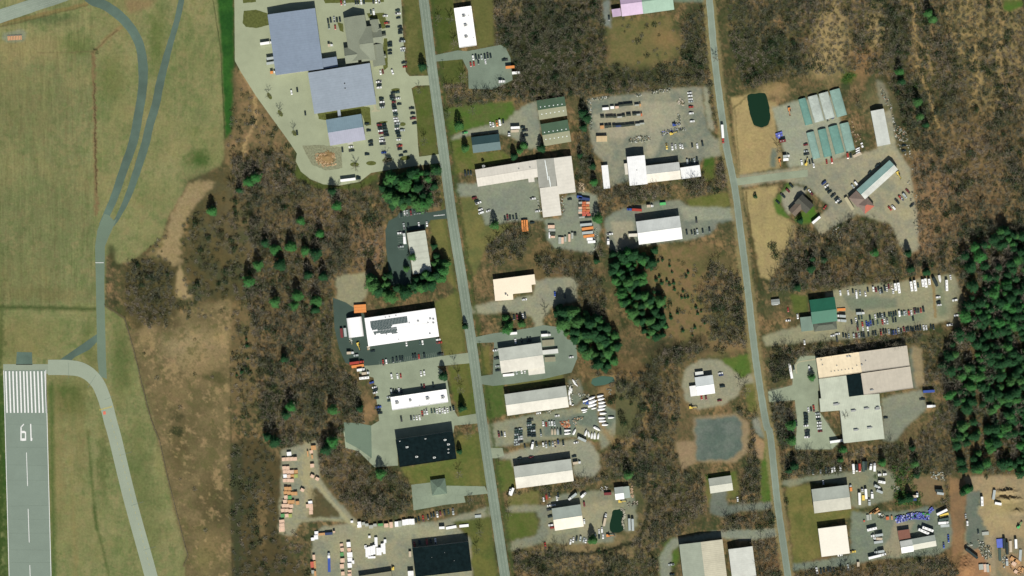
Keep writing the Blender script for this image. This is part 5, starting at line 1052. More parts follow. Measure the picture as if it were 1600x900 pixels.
row('A3', 'in the western half of the double row', 6, '822,135m 832,175k 840,218w 848,250m 855,318w 865,358w 872,400k')
row('A3', 'in the eastern half of the double row', 6, '888,125k 897,162k 907,203g 915,242k 922,283k')
row('A3', 'by the small slate office', 6, '652,120k 677,215k')
row('A3', 'in the pair right of the office', 6, '703,370k 708,415k'); row('A3', 'parked alone near the lower islands', 6, '655,545k 887,520b')
row('A3', 'just south of the slate office', 6, '440,493kp 430,440w'); row('A3', 'by the bark island', 98, '312,482k'); row('A3', 'north of the last tree islands', 6, '1183,512k 1125,560k')
row('T10', 'standing in the open western lot', 98, '222,577w 258,562k 308,708k 257,830k')
row('T10', 'in the first row of the grey lot', 98, '1357,360w 1375,358k 1393,358k 1410,358s 1430,355k 1448,350k 1466,348k')
row('T10', 'in the second row of the grey lot', 98, '1434,385w 1390,388k'); row('T10', 'side by side on the grey lot', 98, '1342,402r 1362,400r'); row('T10', 'at the east edge of the grey lot', 8, '1555,375k')
row('C7', 'in the row north of the dark slate house', 98, '665,150w 707,148w 765,130op 810,115wv 862,98k'); row('C7', 'on the drive to the dark slate house', 8, '265,275ep')
row('C7', 'south east of the two box trailers', 8, '1170,190k 1200,240k 1205,320kp 1215,462k')
row('T11', 'in the trio west of the long works', 98, '1308,183k 1327,180k 1343,180k'); row('T11', 'along the west kerb south of the works', 20, '1365,338m 1378,355k 1390,368w 1403,410w 1407,430wv 1452,418w')
row('p', 'in the row above the tan lawn', 98, '789,341k 793,340m 797,340k 802,340k 807,339k'); row('T21', 'beside the works, out on the yard', 8, '130,342w 160,420w 360,345k 127,492k')
row('T11', 'along the north of the dark lot', 98, '908,438kv 928,430w 945,432s 968,430m 990,425g 1008,420k 1022,418k 1040,416k 1055,414k')
row('T11', 'north of the pale ribbed roof', 98, '925,513s 952,510k 1018,503w 1068,500w'); row('T11', 'west of the pale ribbed roof', 6, '903,557w 905,642s')
row('A4', 'in the column east of the steel yard', 6, '1340,82w 1345,120w 1350,160w 1355,190s 1357,258r 1360,337w 1372,437w')
row('A4', 'in the two tidy pairs north of the workshop', 98, '1123,758w 1165,753w 1222,746w 1250,753w'); row('A4', 'outside the workshop gate', 98, '1053,752yp 1372,740k 1435,745w 1500,718k')
row('T21', 'behind the eastern workshop end', 98, '1095,110s 1110,108k 1125,107k 1140,105s 1156,100k'); row('T21', 'alone in front of the big barn', 98, '1152,475k')
row('T21', 'in the row east of the big barn', 98, '1092,553k 1123,553k 1142,553k 1158,548s 1192,543k 1234,535k'); row('T21', 'at the far west of the barn yard', 8, '612,563w')
row('C3', 'slanted beside the brown L shaped house', -45, '290,560k 248,622m 185,685k 122,765k'); row('C3', 'slanted east of the brown house', 52, '467,597k'); row('C3', 'nose to tail east of the brown house', -50, '522,632w 540,655m')
row('C3', 'alone south east of the brown house', 52, '712,830r'); row('C3', 'in the diagonal line towards the farm shop', 38, '697,528nv 733,562w 740,605k 770,638k 815,683k 855,722k 872,750wp 900,768k')
row('C3', 'against the diagonal barn', -52, '1103,540wv 1060,568s'); row('C3', 'behind the diagonal barn', 52, '1270,395k 1360,312k 1385,300k')
row('C4', 'in the slanted line east of the barn', -50, '575,700r 620,690wv 668,612kp 705,560r 728,575sp 765,540sv 805,482mp'); row('C4', 'at the wood edge east of the barn', 40, '858,660k')
row('C3', 'between greenhouses and lane', 8, '470,50m 475,130s 480,168kp'); row('C3', 'in the machine cluster by the lane', 98, '420,270w 520,265k 570,308w 552,250k')
row('C3', 'on the lane below the greenhouses', 98, '733,262r 797,250rv 995,190rv 1035,185k')
A6N = 'in the north row of the car yard'
row('A6', A6N, 98, '103,262w 200,258w 260,240k 303,260wv 305,300w 350,262s 417,275w 447,220k 515,212w 548,225m 580,210k 600,245s 623,235k 658,205k 685,215w 708,180m 745,185t 763,240w 1075,165g 1480,65w')
row('A6', 'east of the bare strip in the car yard', 8, '1325,315w 1330,378k 1340,412w 1535,352w 1555,542w 1470,660w')
row('A6', 'in the upper tidy row of the car yard', 98, '540,560w 573,548k 602,545k 630,550s 657,540k 712,530k 740,530g 770,525k 798,520k 840,520wv 872,515g 902,515s 925,510s 960,512r 992,508w 1030,492m 1047,482k 1078,485k 1110,480r 1142,470k')
row('A6', 'in the loose second row of the car yard', 98, '300,600w 335,570k 370,560g 473,570k 515,635k 570,630g 630,625r 655,620w 690,615s 762,600kp 795,598k 1012,580k')
row('A6', 'at the west end of the second row', 98, '318,650k 380,655r 430,640b 458,655b 484,640b 320,708m 385,705w 445,708w 245,625k')
row('A6', 'in the packed south row of the car yard', 98, '515,765k 545,765k 610,755rp 645,745k 675,740k 710,745s 742,755k 768,755n 798,750n 832,735s 864,735k 898,715m 930,720k 955,715k 987,710k 1015,715k 1045,705k 1075,705k 1105,700k 1145,695w 1178,695w 1235,680k 1268,688k')
row('A6', 'in the shaded southwest car row', 98, '140,790k 175,800k 210,800s 270,795s 303,795m 338,795s 370,785k 398,785k 455,780k 60,835k'); row('A6', 'along the lane into the car yard', 8, '8,795w 68,773w')
row('T32', 'at the west of the green roofed shop', 96, '125,135r 185,178w 228,340w'); row('T32', 'left of the lane west of the green roof', 6, '125,203w 45,100wv')
row('C5', 'in the western column by the big plant', 6, '205,618k 208,641k 208,665k 208,690k 208,715w'); row('C5', 'in the southern four by the big plant', 6, '218,758k 218,776k 220,793k 218,809w')
row('C5', 'in the eastern column by the big plant', 6, '303,615s 308,640w 311,662k 318,690w 318,715w 318,738w 325,760m'); row('C5', 'in the trio north of those columns', 98, '228,583w 250,578k 272,572r')
row('C5', 'by the trees west of the plant', 98, '128,695k 105,235k 235,240w'); row('T33', 'at the south west corner of the plant lot', 95, '245,15k'); row('T32', 'on the plant grounds to the east', 8, '963,695k 735,810k')
row('C8', 'on the gravel ring of the small white building', 8, '400,262w 412,292n 435,492kv 385,738m'); row('C8', 'south of the small white building', 98, '68,680r 145,675m')
row('B4', 'against the solar roofed building', 98, '935,420w 1158,400w 1120,400g'); row('B4', 'at the east end of the dark lot', 8, '1375,362w 1390,402rp 1405,565kp'); row('B4', 'south west of the solar building', 8, '465,520k 235,580s')
row('B4', 'on the south line of the dark lot', 98, '612,680rp 655,665w 748,645k 800,635k 845,625k 880,622k 1025,595k 1060,592k 1108,600r 1182,585k'); row('B4', 'on the grey lot south of the dark lot', 98, '728,870w 810,870w 855,865r 1138,835w 1182,825w')
row('B5', 'on the west kerb, northern four', 15, '97,68b 132,135w 148,168k 145,208w'); row('B5', 'on the west kerb, southern four', 8, '165,285k 190,408b 195,452k 212,492k')
row('B5', 'north of the four unit roof', 98, '368,190s 400,188k 435,190k 475,180w 508,185k 790,122k 825,122m 950,102k'); row('B5', 'west of the four unit roof', 8, '338,272s 345,320g')
row('B5', 'in the lower row south of four units', 98, '507,573k 643,563k 683,560s 722,558w 762,555w'); row('B5', 'in the upper row south of four units', 98, '798,500rp 830,482s 862,472w 928,462g 968,460g 1003,468w 1042,465w 1080,460w 1112,457w 1150,453w 1190,437k 1232,425k')
row('T13', 'in the row by the lumber drive', 98, '1000,552k 1018,542k 1045,540r 1075,530k 1095,520k 1112,518k 1133,515w 1152,508m 1178,503k 1203,498g 1232,498s'); row('T13', 'north of the lower black roof', 98, '990,700r 1022,690k 1068,685rv 1092,682k 1122,682w')
row('T13', 'in the trio right of the highway', 98, '1520,15k 1537,13k 1555,15w'); row('T12', 'west of the asphalt ringed warehouse', 6, '1495,390w 1507,440kp 1510,488s 1513,515k')
row('T22', 'north of the asphalt ringed warehouse', 98, '22,333w 60,330k 98,322k 115,320k'); row('T22', 'below the asphalt ringed warehouse', 98, '8,530w 28,525s 60,520w 80,518w'); row('T22', 'on the drive east of the striped shed', 8, '370,432w')
row('T22', 'on the gravel by the cream stepped roof', 95, '268,38b 330,52k'); row('T22', 'against the planted bed', 98, '12,183k 32,180m 68,175w 82,172k'); row('T22', 'at the wall of the cream stepped roof', 8, '78,72w')
row('A7', 'in the trio west of the boat yard', 98, '75,750m 112,745k 150,745w'); row('A7', 'on the drive below the boat yard warehouse', 8, '572,485w 805,517w')
row('A7', 'in the boat yard first stack', 8, '300,690g 298,720g 300,750s 298,780g 298,815s 300,845s 300,875s'); row('A7', 'in the boat yard second stack', 8, '342,682s 345,712g 345,742g 345,778s 348,805w 345,845k')
row('A7', 'in the boat yard third stack', 8, '468,568kp 455,605g 455,633s 455,665g 455,700g 460,732k 460,765k'); row('A7', 'in the boat yard fourth stack', 8, '510,640g 505,670k 505,703s 508,737k 512,770k')
row('A7', 'in the upper middle of the boat yard', 98, '630,615w 668,625r 708,612s 740,610w 772,615s 600,715g 602,745s'); row('T23', 'in the row north of the apron warehouse', 98, '80,88k 153,75k 195,78w 213,80s 235,75g 255,75s 270,78t 288,62n 320,68k')
row('T23', 'at the east side of the apron warehouse', 8, '400,66w 388,152k'); row('T23', 'in the shade of the apron warehouse', 8, '48,165k 120,158m')
row('B6', 'north west of the truck yard workshop', 98, '75,240w 110,205rv 145,185k 240,228w 255,188k'); row('B6', 'along the west of the yard workshop', 8, '145,318w 195,312w 150,368kp 155,455k 165,560w 185,592r'); row('B6', 'east of the yard workshop', 96, '580,515w 580,300m')
row('B6', 'in the south row of the truck yard', 80, '410,770w 445,745w 485,730k 533,728s 575,745s 600,757w'); row('B6', 'in the cluster below the green pond', 92, '800,620wv 765,640w 715,705w 765,702k 815,700w'); row('B6', 'by the track south of the truck yard', 98, '95,815rp')
row('T23', 'on the drive of the small garage', 95, '1410,420w'); row('T23', 'left of the ribbed warehouse', 8, '995,828s 1000,890k')
row('T33', 'along the lane north of the grey warehouse', 96, '280,250g 328,248s 363,240g 380,238k 400,238w 415,232w 452,225w 345,315w'); row('T33', 'in the bottom lane row', 98, '305,865w 330,870k 350,862k 375,858k 392,860k 412,862k 455,850k 500,845s')
row('C1', 'on the gravel of the sand pit', 95, '215,510k 120,435w 105,372s'); row('B8', 'east of the long white shed', 95, '1208,470b 1210,508b 1150,575bp'); row('T33', 'by the cream square roof', 8, '450,770w 530,748yp')
row('T20', 'on the drive north west of the tan clearing', 95, '606,112k'); row('T31', 'in the lane by the nursery gate', 8, '850,10k 848,42k')
print('VEHICLES', NV)

# ------------------------------------------------------------------ long vehicles, boats, containers
def longveh(kind, f, x, y, ang, Lz, c, label, group=None, wz=None, h=None):
    """x, y, length in sheet units of f; ang degrees anticlockwise from east"""
    o = F[f]; L_ = Lz * o[2] * S; pos = P(f, x, y); W_ = 2.5
    names = {'trailer': ('semi_trailer', 'trailer'), 'semi': ('semi_truck', 'semi truck'), 'truck': ('box_truck', 'box truck'), 'bus': ('bus', 'bus'), 'rv': ('camper', 'camper'), 'container': ('shipping_container', 'container'),
             'boat': ('shrink_wrapped_boat', 'boat'), 'flat': ('flatbed_trailer', 'flatbed trailer'), 'tank': ('tank_trailer', 'tank trailer')}
    nm, cat = names[kind]
    e = empty(nm, pos.x, pos.y, .1, R(ang)); tag(e, uniq(label), cat, group)
    cm = mat('box_paint_' + CNAME[c].replace(' ', '_'), tuple(CRGB[c]) if c != 'w' else (.84, .84, .80), rough=.5, noise=.06, scale=1.2, ribs=('X', 1.2, .10) if kind == 'container' else None)
    H = h or {'trailer': 3.0, 'semi': 3.0, 'truck': 2.6, 'bus': 2.9, 'rv': 2.7, 'container': 2.6, 'boat': 2.2, 'flat': .5, 'tank': 2.4}[kind]
    if kind == 'container':
        m = MB(); m.box(0, 0, 0, L_, wz or 2.44, H); m.build('box', cm, e)
        m = MB(); m.box(L_ / 2 + .03, 0, .1, .06, (wz or 2.44) - .2, H - .2); m.build('door', CHAS, e); return e
    if kind == 'boat':
        m = MB(); W_ = max(1.1, min(2.9, L_ * .32)) * 1.0; st = []
        for t, hw, zt in ((-1, .38, .72), (-.92, .46, .92), (-.5, .5, 1.0), (0, .5, 1.12), (.4, .44, 1.05), (.75, .26, .95), (.97, .04, .8), (1, .01, .7)):
            st.append((t * L_ / 2, hw * W_, .5, .5 + H * zt * .75))
        rings = [[(x_, -w_, z0 + .35 * abs(x_) / L_), (x_, -w_ * 1.0, z0 + (z1 - z0) * .5), (x_, 0, z1), (x_, w_, z0 + (z1 - z0) * .5), (x_, w_, z0 + .35 * abs(x_) / L_), (x_, 0, .25)] for x_, w_, z0, z1 in st]
        for a, b_ in zip(rings, rings[1:]):
            for k in range(6): m.face([a[k], b_[k], b_[(k + 1) % 6], a[(k + 1) % 6]][::-1])
        m.face(rings[0]); m.build('hull_wrap', cm, e)
        m = MB(); m.box(-L_ * .2, 0, 0, .3, W_ * .8, .5); m.box(L_ * .15, 0, 0, .3, W_ * .8, .5); m.build('cradle', CHAS, e); return e
    m = MB()
    x0, x1 = -L_ / 2, L_ / 2; cabL = 0
    if kind in ('semi', 'truck'): cabL = 2.2 if kind == 'truck' else min(4.5, L_ * .3)
    bx1 = x1 - cabL - (.4 if cabL else 0)
    if kind == 'flat':
        m.box(0, 0, .9, L_, W_, .2); m.build('deck', cm, e)
    elif kind == 'tank':
        i = len(m.v); n = 12
        for x_, rr_ in ((x0, .7), (x0 + .3, 1.1), (x1 - .3, 1.1), (x1, .7)):
            for k in range(n): a = 2 * math.pi * k / n; m.v.append((x_, rr_ * math.cos(a), 1.9 + rr_ * math.sin(a)))
        for r_ in range(3):
            for k in range(n): j = (k + 1) % n; m.f.append((i + r_ * n + k, i + r_ * n + j, i + (r_ + 1) * n + j, i + (r_ + 1) * n + k)); m.m.append(0)
        m.f.append(tuple(i + k for k in range(n))); m.m.append(0); m.f.append(tuple(i + 3 * n + k for k in range(n))); m.m.append(0)
        m.build('tank', cm, e)
    else:
        loft(m, [(x0, W_ / 2, .9 if kind not in ('bus', 'rv') else .4, .9 + H - .06), (x0 + .1, W_ / 2 + .02, .9 if kind not in ('bus', 'rv') else .4, .9 + H), (bx1 - .1, W_ / 2 + .02, .9 if kind not in ('bus', 'rv') else .4, .9 + H), (bx1, W_ / 2, .9 if kind not in ('bus', 'rv') else .4, .9 + H - .06)])
        m.build('body' if kind in ('bus', 'rv') else 'cargo_box', cm, e)
    if kind in ('bus', 'rv'):
        for t in ((-.3, .12) if L_ < 9 else (-.33, 0, .3)):
            m = MB(); m.box(t * L_, .1, .9 + H, .9, .9, .22); m.build('roof_hatch', UNITM, e)
        m = MB(); m.box(x1 + .01, 0, 1.6, .04, W_ * .85, 1.1); m.build('windscreen', VGL, e)
        for sy in (-1, 1): m = MB(); m.box(0, sy * (W_ / 2 + .035), 1.9, L_ * .8, .03, .7); m.build('window_band', VGL, e)
    if cabL:
        cc_ = 'w' if kind == 'truck' else ('r' if c in 'rw' and 'red' in label else c)
        if 'blue cab' in label: cc_ = 'b'
        if 'black cab' in label: cc_ = 'k'
        if 'white cab' in label: cc_ = 'w'
        m = MB(); loft(m, [(x1 - cabL, 1.1, .5, 2.6), (x1 - cabL * .45, 1.1, .5, 2.6), (x1 - cabL * .3, 1.05, .5, 1.7), (x1, .95, .6, 1.5)]); cb = m.build('cab', paintm(cc_), e)
        m = MB(); m.face([(x1 - cabL * .43, -.9, 2.5), (x1 - cabL * .43, .9, 2.5), (x1 - cabL * .29, .9, 1.72), (x1 - cabL * .29, -.9, 1.72)]); m.build('windscreen', VGL, cb)
    m = MB(); m.box((x0 + bx1) / 2, 0, .55, (bx1 - x0) * .95, 1.0, .35); m.build('chassis', CHAS, e)
    for sy in (-1, 1):
        for x_ in ((x0 + 1.2, x0 + 2.4, x1 - 1.2) if L_ > 8 else (x0 + 1.2, x1 - 1.2)): m = MB(); m.wheel(x_, sy * 1.05, .5, .3); m.build('wheel', TYRE, e)
    return e
LV = [('semi', 'T11', 592, 222, 7, 128, 'w', 'white semi trailer with black cab on the southern road of the lot'), ('truck', 'T10', 65, 270, 8, 76, 'w', 'white box truck west of the huge slate roof'),
      ('trailer', 'T10', 92, 365, 8, 50, 's', 'northern silver trailer docked at the huge slate roof'), ('trailer', 'T10', 92, 395, 8, 50, 's', 'southern silver trailer docked at the huge slate roof'), ('truck', 'T10', 108, 452, 8, 36, 'o', 'short rusty orange truck at the huge slate roof'),
      ('truck', 'A1', 145, 630, 5, 70, 't', 'tan box truck north of the covered loading bay'), ('trailer', 'T10', 1588, 420, 5, 56, 'o', 'orange topped trailer at the edge of the wood'), ('truck', 'T20', 25, 455, 5, 50, 'w', 'white truck directly south of the orange topped trailer'), ('truck', 'T10', 1537, 510, 5, 40, 'w', 'small white truck at the south of the grey lot'),
      ('trailer', 'C7', 1050, 197, 3, 140, 'w', 'brighter box trailer in the pair by the storage buildings'), ('trailer', 'C7', 1045, 248, 3, 125, 't', 'creamier box trailer in the pair by the storage buildings', ), ('truck', 'C7', 955, 298, 92, 60, 'w', 'short white truck west of the creamier trailer'),
      ('truck', 'T11', 928, 592, 92, 62, 'w', 'white truck parked against the pale ribbed roof'), ('semi', 'T20', 1316, 838, -86, 116, 'w', 'white semi with red cab driving on the side road'), ('semi', 'T21', 765, 411, 176, 92, 'r', 'red semi trailer with blue cab north of the big barn'), ('truck', 'T21', 862, 388, 2, 42, 't', 'cream truck north of the big barn'),
      ('container', 'T21', 942, 374, 5, 38, 'e', 'green container east of the cream truck'), ('truck', 'T21', 601, 608, 92, 40, 'w', 'white truck at the south west of the barn yard'), ('truck', 'C3', 228, 192, 8, 88, 's', 'silver truck on the concrete pad by the tan field'), ('flat', 'C3', 222, 235, 6, 66, 'w', 'white flatbed trailer just south of the silver truck'),
      ('trailer', 'T31', 300, 475, 40, 62, 'w', 'white trailer by the lawn of the dark brown house'), ('rv', 'C2', 200, 715, 10, 90, 'm', 'maroon trailer below the blue bins on the pad'), ('flat', 'C3', 1115, 178, 22, 110, 't', 'cream flatbed trailer east of the southern greenhouses'),
      ('rv', 'A6', 790, 187, 98, 92, 'w', 'first white camper from the west in the camper line'), ('rv', 'A6', 832, 200, 98, 132, 'w', 'second white camper from the west in the camper line'), ('rv', 'A6', 990, 180, 98, 122, 'w', 'third white camper from the west in the camper line'), ('rv', 'A6', 1035, 172, 98, 136, 'w', 'fourth white camper from the west in the camper line'),
      ('rv', 'A6', 1132, 138, 98, 92, 'w', 'fifth white camper from the west in the camper line'), ('rv', 'A6', 1168, 138, 98, 112, 'w', 'sixth white camper from the west in the camper line'), ('rv', 'A6', 1212, 122, 98, 72, 'w', 'shortest white camper at the east of the camper line'), ('boat', 'A6', 1345, 85, -80, 98, 'w', 'white wrapped boat alone in the car yard'), ('bus', 'A6', 1430, 168, 92, 138, 'w', 'long white bus at the north east of the car yard'),
      ('trailer', 'A6', 1285, 125, 118, 120, 'k', 'black trailer slanting across the bare strip'), ('truck', 'A6', 352, 515, 3, 105, 's', 'silver truck between the two row groups of the car yard'), ('flat', 'A6', 115, 470, 3, 105, 'o', 'orange flatbed east of the green roof'), ('truck', 'A6', 113, 550, 176, 112, 's', 'northern silver truck east of the green roof'), ('truck', 'A6', 120, 607, 176, 112, 's', 'southern silver truck east of the green roof'),
      ('trailer', 'C5', 80, 262, 100, 126, 'w', 'long white trailer west of the plant garden'), ('trailer', 'T33', 425, 57, 8, 80, 'w', 'white trailer at the south wall of the plant'), ('trailer', 'T32', 1003, 645, 3, 72, 'b', 'blue trailer east of the plant'), ('truck', 'T32', 1018, 738, 3, 54, 'w', 'white truck south of the blue trailer'),
      ('truck', 'T12', 590, 405, 3, 44, 't', 'tan truck at the west end of the dark lot'), ('semi', 'T12', 630, 466, 8, 90, 'r', 'red truck at the west end of the dark lot'), ('flat', 'T12', 636, 488, 8, 78, 'o', 'orange flatbed just south of the red truck'), ('truck', 'T12', 656, 510, 8, 50, 'w', 'upper of three white trucks by the woods'), ('truck', 'T12', 685, 532, 8, 48, 't', 'tan truck between white ones by the woods'), ('rv', 'T12', 677, 562, 6, 62, 'w', 'lowest white camper by the woods'),
      ('trailer', 'T12', 1578, 543, 5, 70, 'w', 'white trailer below the asphalt ringed warehouse'), ('truck', 'T22', 212, 294, 3, 60, 'w', 'white truck north of the low tan huts'), ('trailer', 'T22', 10, 283, 5, 44, 'w', 'white trailer north of the asphalt ringed warehouse'),
      ('container', 'B4', 35, 270, 96, 130, 'm', 'dull red container west of the white arched hut'), ('container', 'B4', 85, 260, 96, 120, 's', 'grey container west of the white arched hut'),
      ('container', 'T12', 650, 112, 4, 76, 'o', 'northern of three rusty containers above the arched hut'), ('container', 'T12', 651, 129, 4, 76, 'o', 'middle of three rusty containers above the arched hut'), ('container', 'T12', 652, 146, 4, 76, 'o', 'southern of three rusty containers above the arched hut'),
      ('semi', 'B6', 435, 205, -141, 125, 's', 'long silver semi with white cab in the truck yard'), ('truck', 'B6', 570, 185, 45, 84, 'w', 'white truck slanting in the truck yard'), ('container', 'B6', 872, 170, 4, 90, 'm', 'dull red container beside the two tone shed'), ('trailer', 'B6', 1142, 550, 92, 150, 's', 'western silver trailer east of the pond'), ('trailer', 'B6', 1183, 555, 92, 148, 's', 'eastern silver trailer east of the pond'), ('semi', 'B6', 838, 495, 79, 155, 't', 'cream semi with white cab beside the pond'),
      ('truck', 'T23', 128, 82, 78, 50, 'w', 'white truck north of the apron warehouse'), ('trailer', 'T23', 437, 45, -25, 56, 's', 'silver trailer at the rounded corner of the apron'), ('truck', 'T23', 405, 192, 8, 50, 't', 'cream truck at the east wall of the apron warehouse'),
      ('semi', 'B7', 105, 178, -85, 122, 'w', 'white semi in the north row of the wooded yard'), ('semi', 'B7', 145, 165, -88, 90, 'k', 'black semi in the north row of the wooded yard'), ('semi', 'B7', 183, 165, -88, 105, 'r', 'red semi in the north row of the wooded yard'), ('trailer', 'B7', 228, 150, 92, 130, 'g', 'dark green trailer in the north row of the wooded yard'), ('trailer', 'B7', 258, 140, 88, 112, 'k', 'black trailer in the north row of the wooded yard'),
      ('truck', 'B7', 322, 150, 80, 82, 'w', 'western white truck right of the dark trailers'), ('truck', 'B7', 368, 155, 88, 110, 'w', 'eastern white truck right of the dark trailers'), ('truck', 'B7', 432, 252, 5, 46, 'w', 'western of two small white trucks by the trees'), ('truck', 'B7', 497, 246, 5, 50, 'w', 'eastern of two small white trucks by the trees'),
      ('rv', 'B7', 458, 343, -10, 88, 'w', 'white camper beside the bare trees'), ('truck', 'B7', 402, 400, -25, 80, 's', 'silver truck south of the white camper'), ('trailer', 'B7', 430, 460, -22, 82, 's', 'silver trailer south of the silver truck'), ('truck', 'B7', 72, 415, 95, 82, 'o', 'orange truck beside the grey gabled warehouse'), ('trailer', 'B7', 180, 550, 92, 152, 'w', 'longest white trailer south of the yard'), ('trailer', 'B7', 260, 490, 94, 124, 'w', 'white trailer between yellow machine and the longest trailer'),
      ('flat', 'B7', 230, 540, 92, 64, 'y', 'yellow flatbed between two white trailers'), ('truck', 'B7', 337, 500, 92, 92, 'w', 'white truck east of the long trailers'), ('truck', 'B7', 303, 592, 92, 82, 's', 'silver truck at the foot of the long trailers'), ('truck', 'B7', 216, 440, 92, 40, 'w', 'tiny white truck above the yellow flatbed'),
      ('trailer', 'B7', 835, 522, 2, 104, 't', 'cream trailer among the green bushes'), ('truck', 'B7', 897, 500, 80, 60, 'w', 'white truck at the end of the cream trailer'), ('trailer', 'B7', 842, 560, 2, 96, 'n', 'navy trailer below the cream trailer'), ('trailer', 'B7', 1168, 448, -3, 95, 'k', 'black trailer at the edge of the dirt clearing'), ('trailer', 'B7', 1185, 484, -8, 85, 's', 'silver trailer at the edge of the dirt clearing'),
      ('trailer', 'B7', 1206, 716, 26, 142, 'w', 'white trailer, northernmost of five by the dirt strip'), ('flat', 'B7', 1236, 756, 18, 114, 'y', 'yellow flatbed, second of five by the dirt strip'), ('trailer', 'B7', 1230, 808, 10, 130, 'g', 'dark green trailer, third of five by the dirt strip'), ('truck', 'B7', 1225, 850, 4, 132, 'w', 'white truck, fourth of five by the dirt strip'), ('flat', 'B7', 1245, 888, 4, 110, 's', 'silver flatbed, last of five by the dirt strip'),
      ('bus', 'B8', 255, 370, 14, 122, 'w', 'white bus, northernmost of the western bus group'), ('semi', 'B8', 318, 448, -171, 150, 's', 'silver semi with white cab below the white bus'), ('truck', 'B8', 328, 490, 176, 112, 't', 'tan truck below the silver semi'), ('trailer', 'B8', 335, 530, 8, 112, 's', 'silver trailer below the tan truck'), ('semi', 'B8', 348, 652, -171, 122, 's', 'silver semi north of the longest trailer'), ('semi', 'B8', 322, 706, 14, 226, 'w', 'long pale trailer with white cab at the south yard edge'),
      ('bus', 'B8', 898, 400, -24, 142, 'w', 'lower of two white buses by the long white shed'), ('bus', 'B8', 950, 370, -20, 144, 'w', 'upper of two white buses by the long white shed'), ('container', 'B8', 85, 808, 92, 56, 't', 'cream container at the tree line'),
      ('bus', 'C1', 247, 242, 92, 82, 'w', 'white bus standing in the sand pit'), ('trailer', 'C1', 388, 262, -10, 58, 'w', 'white trailer standing in the sand pit'), ('trailer', 'C1', 155, 700, -38, 134, 'k', 'black trailer at the foot of the mulch heap'), ('trailer', 'C1', 442, 612, 92, 92, 'k', 'northern black trailer in the scrap lines'), ('trailer', 'C1', 468, 655, 92, 108, 'k', 'southern black trailer in the scrap lines'),
      ('flat', 'C1', 500, 640, 92, 100, 't', 'tan flatbed in the scrap lines'), ('trailer', 'C1', 544, 615, 92, 82, 'w', 'white trailer in the scrap lines'), ('flat', 'C1', 405, 712, 92, 112, 'g', 'dark green flatbed by the sandy track'), ('truck', 'C1', 466, 775, 92, 66, 's', 'silver truck in the scrap lines'), ('flat', 'C1', 585, 720, 86, 104, 's', 'silver flatbed near the bottom right corner'), ('container', 'C1', 352, 185, 82, 84, 's', 'grey container at the gap in the spoil heaps'),
      ('flat', 'B2', 708, 768, 91, 168, 'b', 'blue flatbed trailer on the lumber yard'), ('truck', 'B2', 705, 655, 91, 66, 'w', 'white tractor at the head of the blue flatbed'), ('trailer', 'T13', 1162, 597, 3, 34, 'w', 'short white trailer, first in the line by the black roof'), ('flat', 'T13', 1220, 596, 10, 66, 'w', 'white flatbed in the middle of that line'), ('flat', 'T13', 1300, 586, 6, 58, 'w', 'white flatbed at the east end of that line'), ('flat', 'T13', 1388, 526, 5, 40, 's', 'silver flatbed at the lumber yard gate'),
      ('container', 'T13', 963, 762, 92, 34, 't', 'cream container at the west wall of the black roof'), ('container', 'A5', 545, 192, -8, 135, 'n', 'navy container at the north of the rack yard'), ('container', 'A5', 490, 172, -8, 60, 'b', 'blue container at the north of the rack yard'), ('container', 'A5', 568, 495, 5, 140, 's', 'upper grey container of the rack yard'), ('container', 'A5', 585, 540, 8, 135, 'o', 'upper orange container of the rack yard'), ('container', 'A5', 585, 590, 5, 130, 's', 'lower grey container of the rack yard'), ('container', 'A5', 600, 628, 8, 128, 'o', 'lower orange container of the rack yard'),
      ('container', 'A5', 610, 664, 4, 70, 'w', 'shorter white container of the rack yard'), ('container', 'A5', 632, 697, 4, 90, 'w', 'longer white container of the rack yard'), ('container', 'A4', 290, 280, 4, 82, 'w', 'white container in the northern steel rack line'), ('container', 'A4', 372, 265, 4, 48, 'w', 'short white container in the northern steel rack line'),
      ('container', 'T21', 68, 512, 94, 70, 'o', 'western of three bright orange containers'), ('container', 'T21', 80, 511, 94, 72, 'o', 'middle of three bright orange containers'), ('container', 'T21', 92, 510, 94, 70, 'o', 'eastern of three bright orange containers'), ('trailer', 'T23', 0, 372, 70, 50, 'w', 'white trailer by the highway lawn'), ('truck', 'T13', 1590, 370, 80, 40, 'w', 'white truck beside the highway')]
for a in LV: longveh(*a[:8])
BOATS = [(1160, 325, 20, 78), (1240, 292, 22, 92), (1252, 338, 20, 112), (1245, 383, 15, 116), (1265, 422, 12, 68), (1147, 440, 8, 82), (1150, 467, 12, 58), (1345, 267, 14, 88), (1356, 307, 12, 90), (1365, 352, 10, 92), (1370, 393, 10, 102), (1360, 435, 10, 102), (1380, 487, 3, 90), (1365, 545, 2, 90), (1372, 583, 2, 92), (1480, 538, 3, 82), (1405, 628, 0, 84), (1303, 678, -28, 98), (1162, 728, 75, 82), (1197, 745, 100, 78), (1237, 765, 85, 78), (1273, 765, 88, 88), (1317, 770, 82, 78), (1020, 715, 65, 84), (935, 697, 5, 88), (935, 738, 5, 82)]
BD = ['at the west tip by the blue tarp', 'northernmost of the western column', 'second of the western column', 'third of the western column', 'short one at the foot of the western column', 'upper of two by the junk', 'lower short one of two by the junk', 'northernmost of the eastern column', 'second of the eastern column', 'third of the eastern column', 'fourth of the eastern column', 'fifth of the eastern column', 'sixth of the eastern column',
      'seventh of the eastern column', 'eighth of the eastern column', 'alone out on the grass to the east', 'south east of the eastern column', 'slanting alone on the green', 'westernmost of the upright five', 'second of the upright five', 'third of the upright five', 'fourth of the upright five', 'easternmost of the upright five', 'steeply slanted beside the stacked cars', 'upper of two by the tarped boats', 'lower of two by the tarped boats']
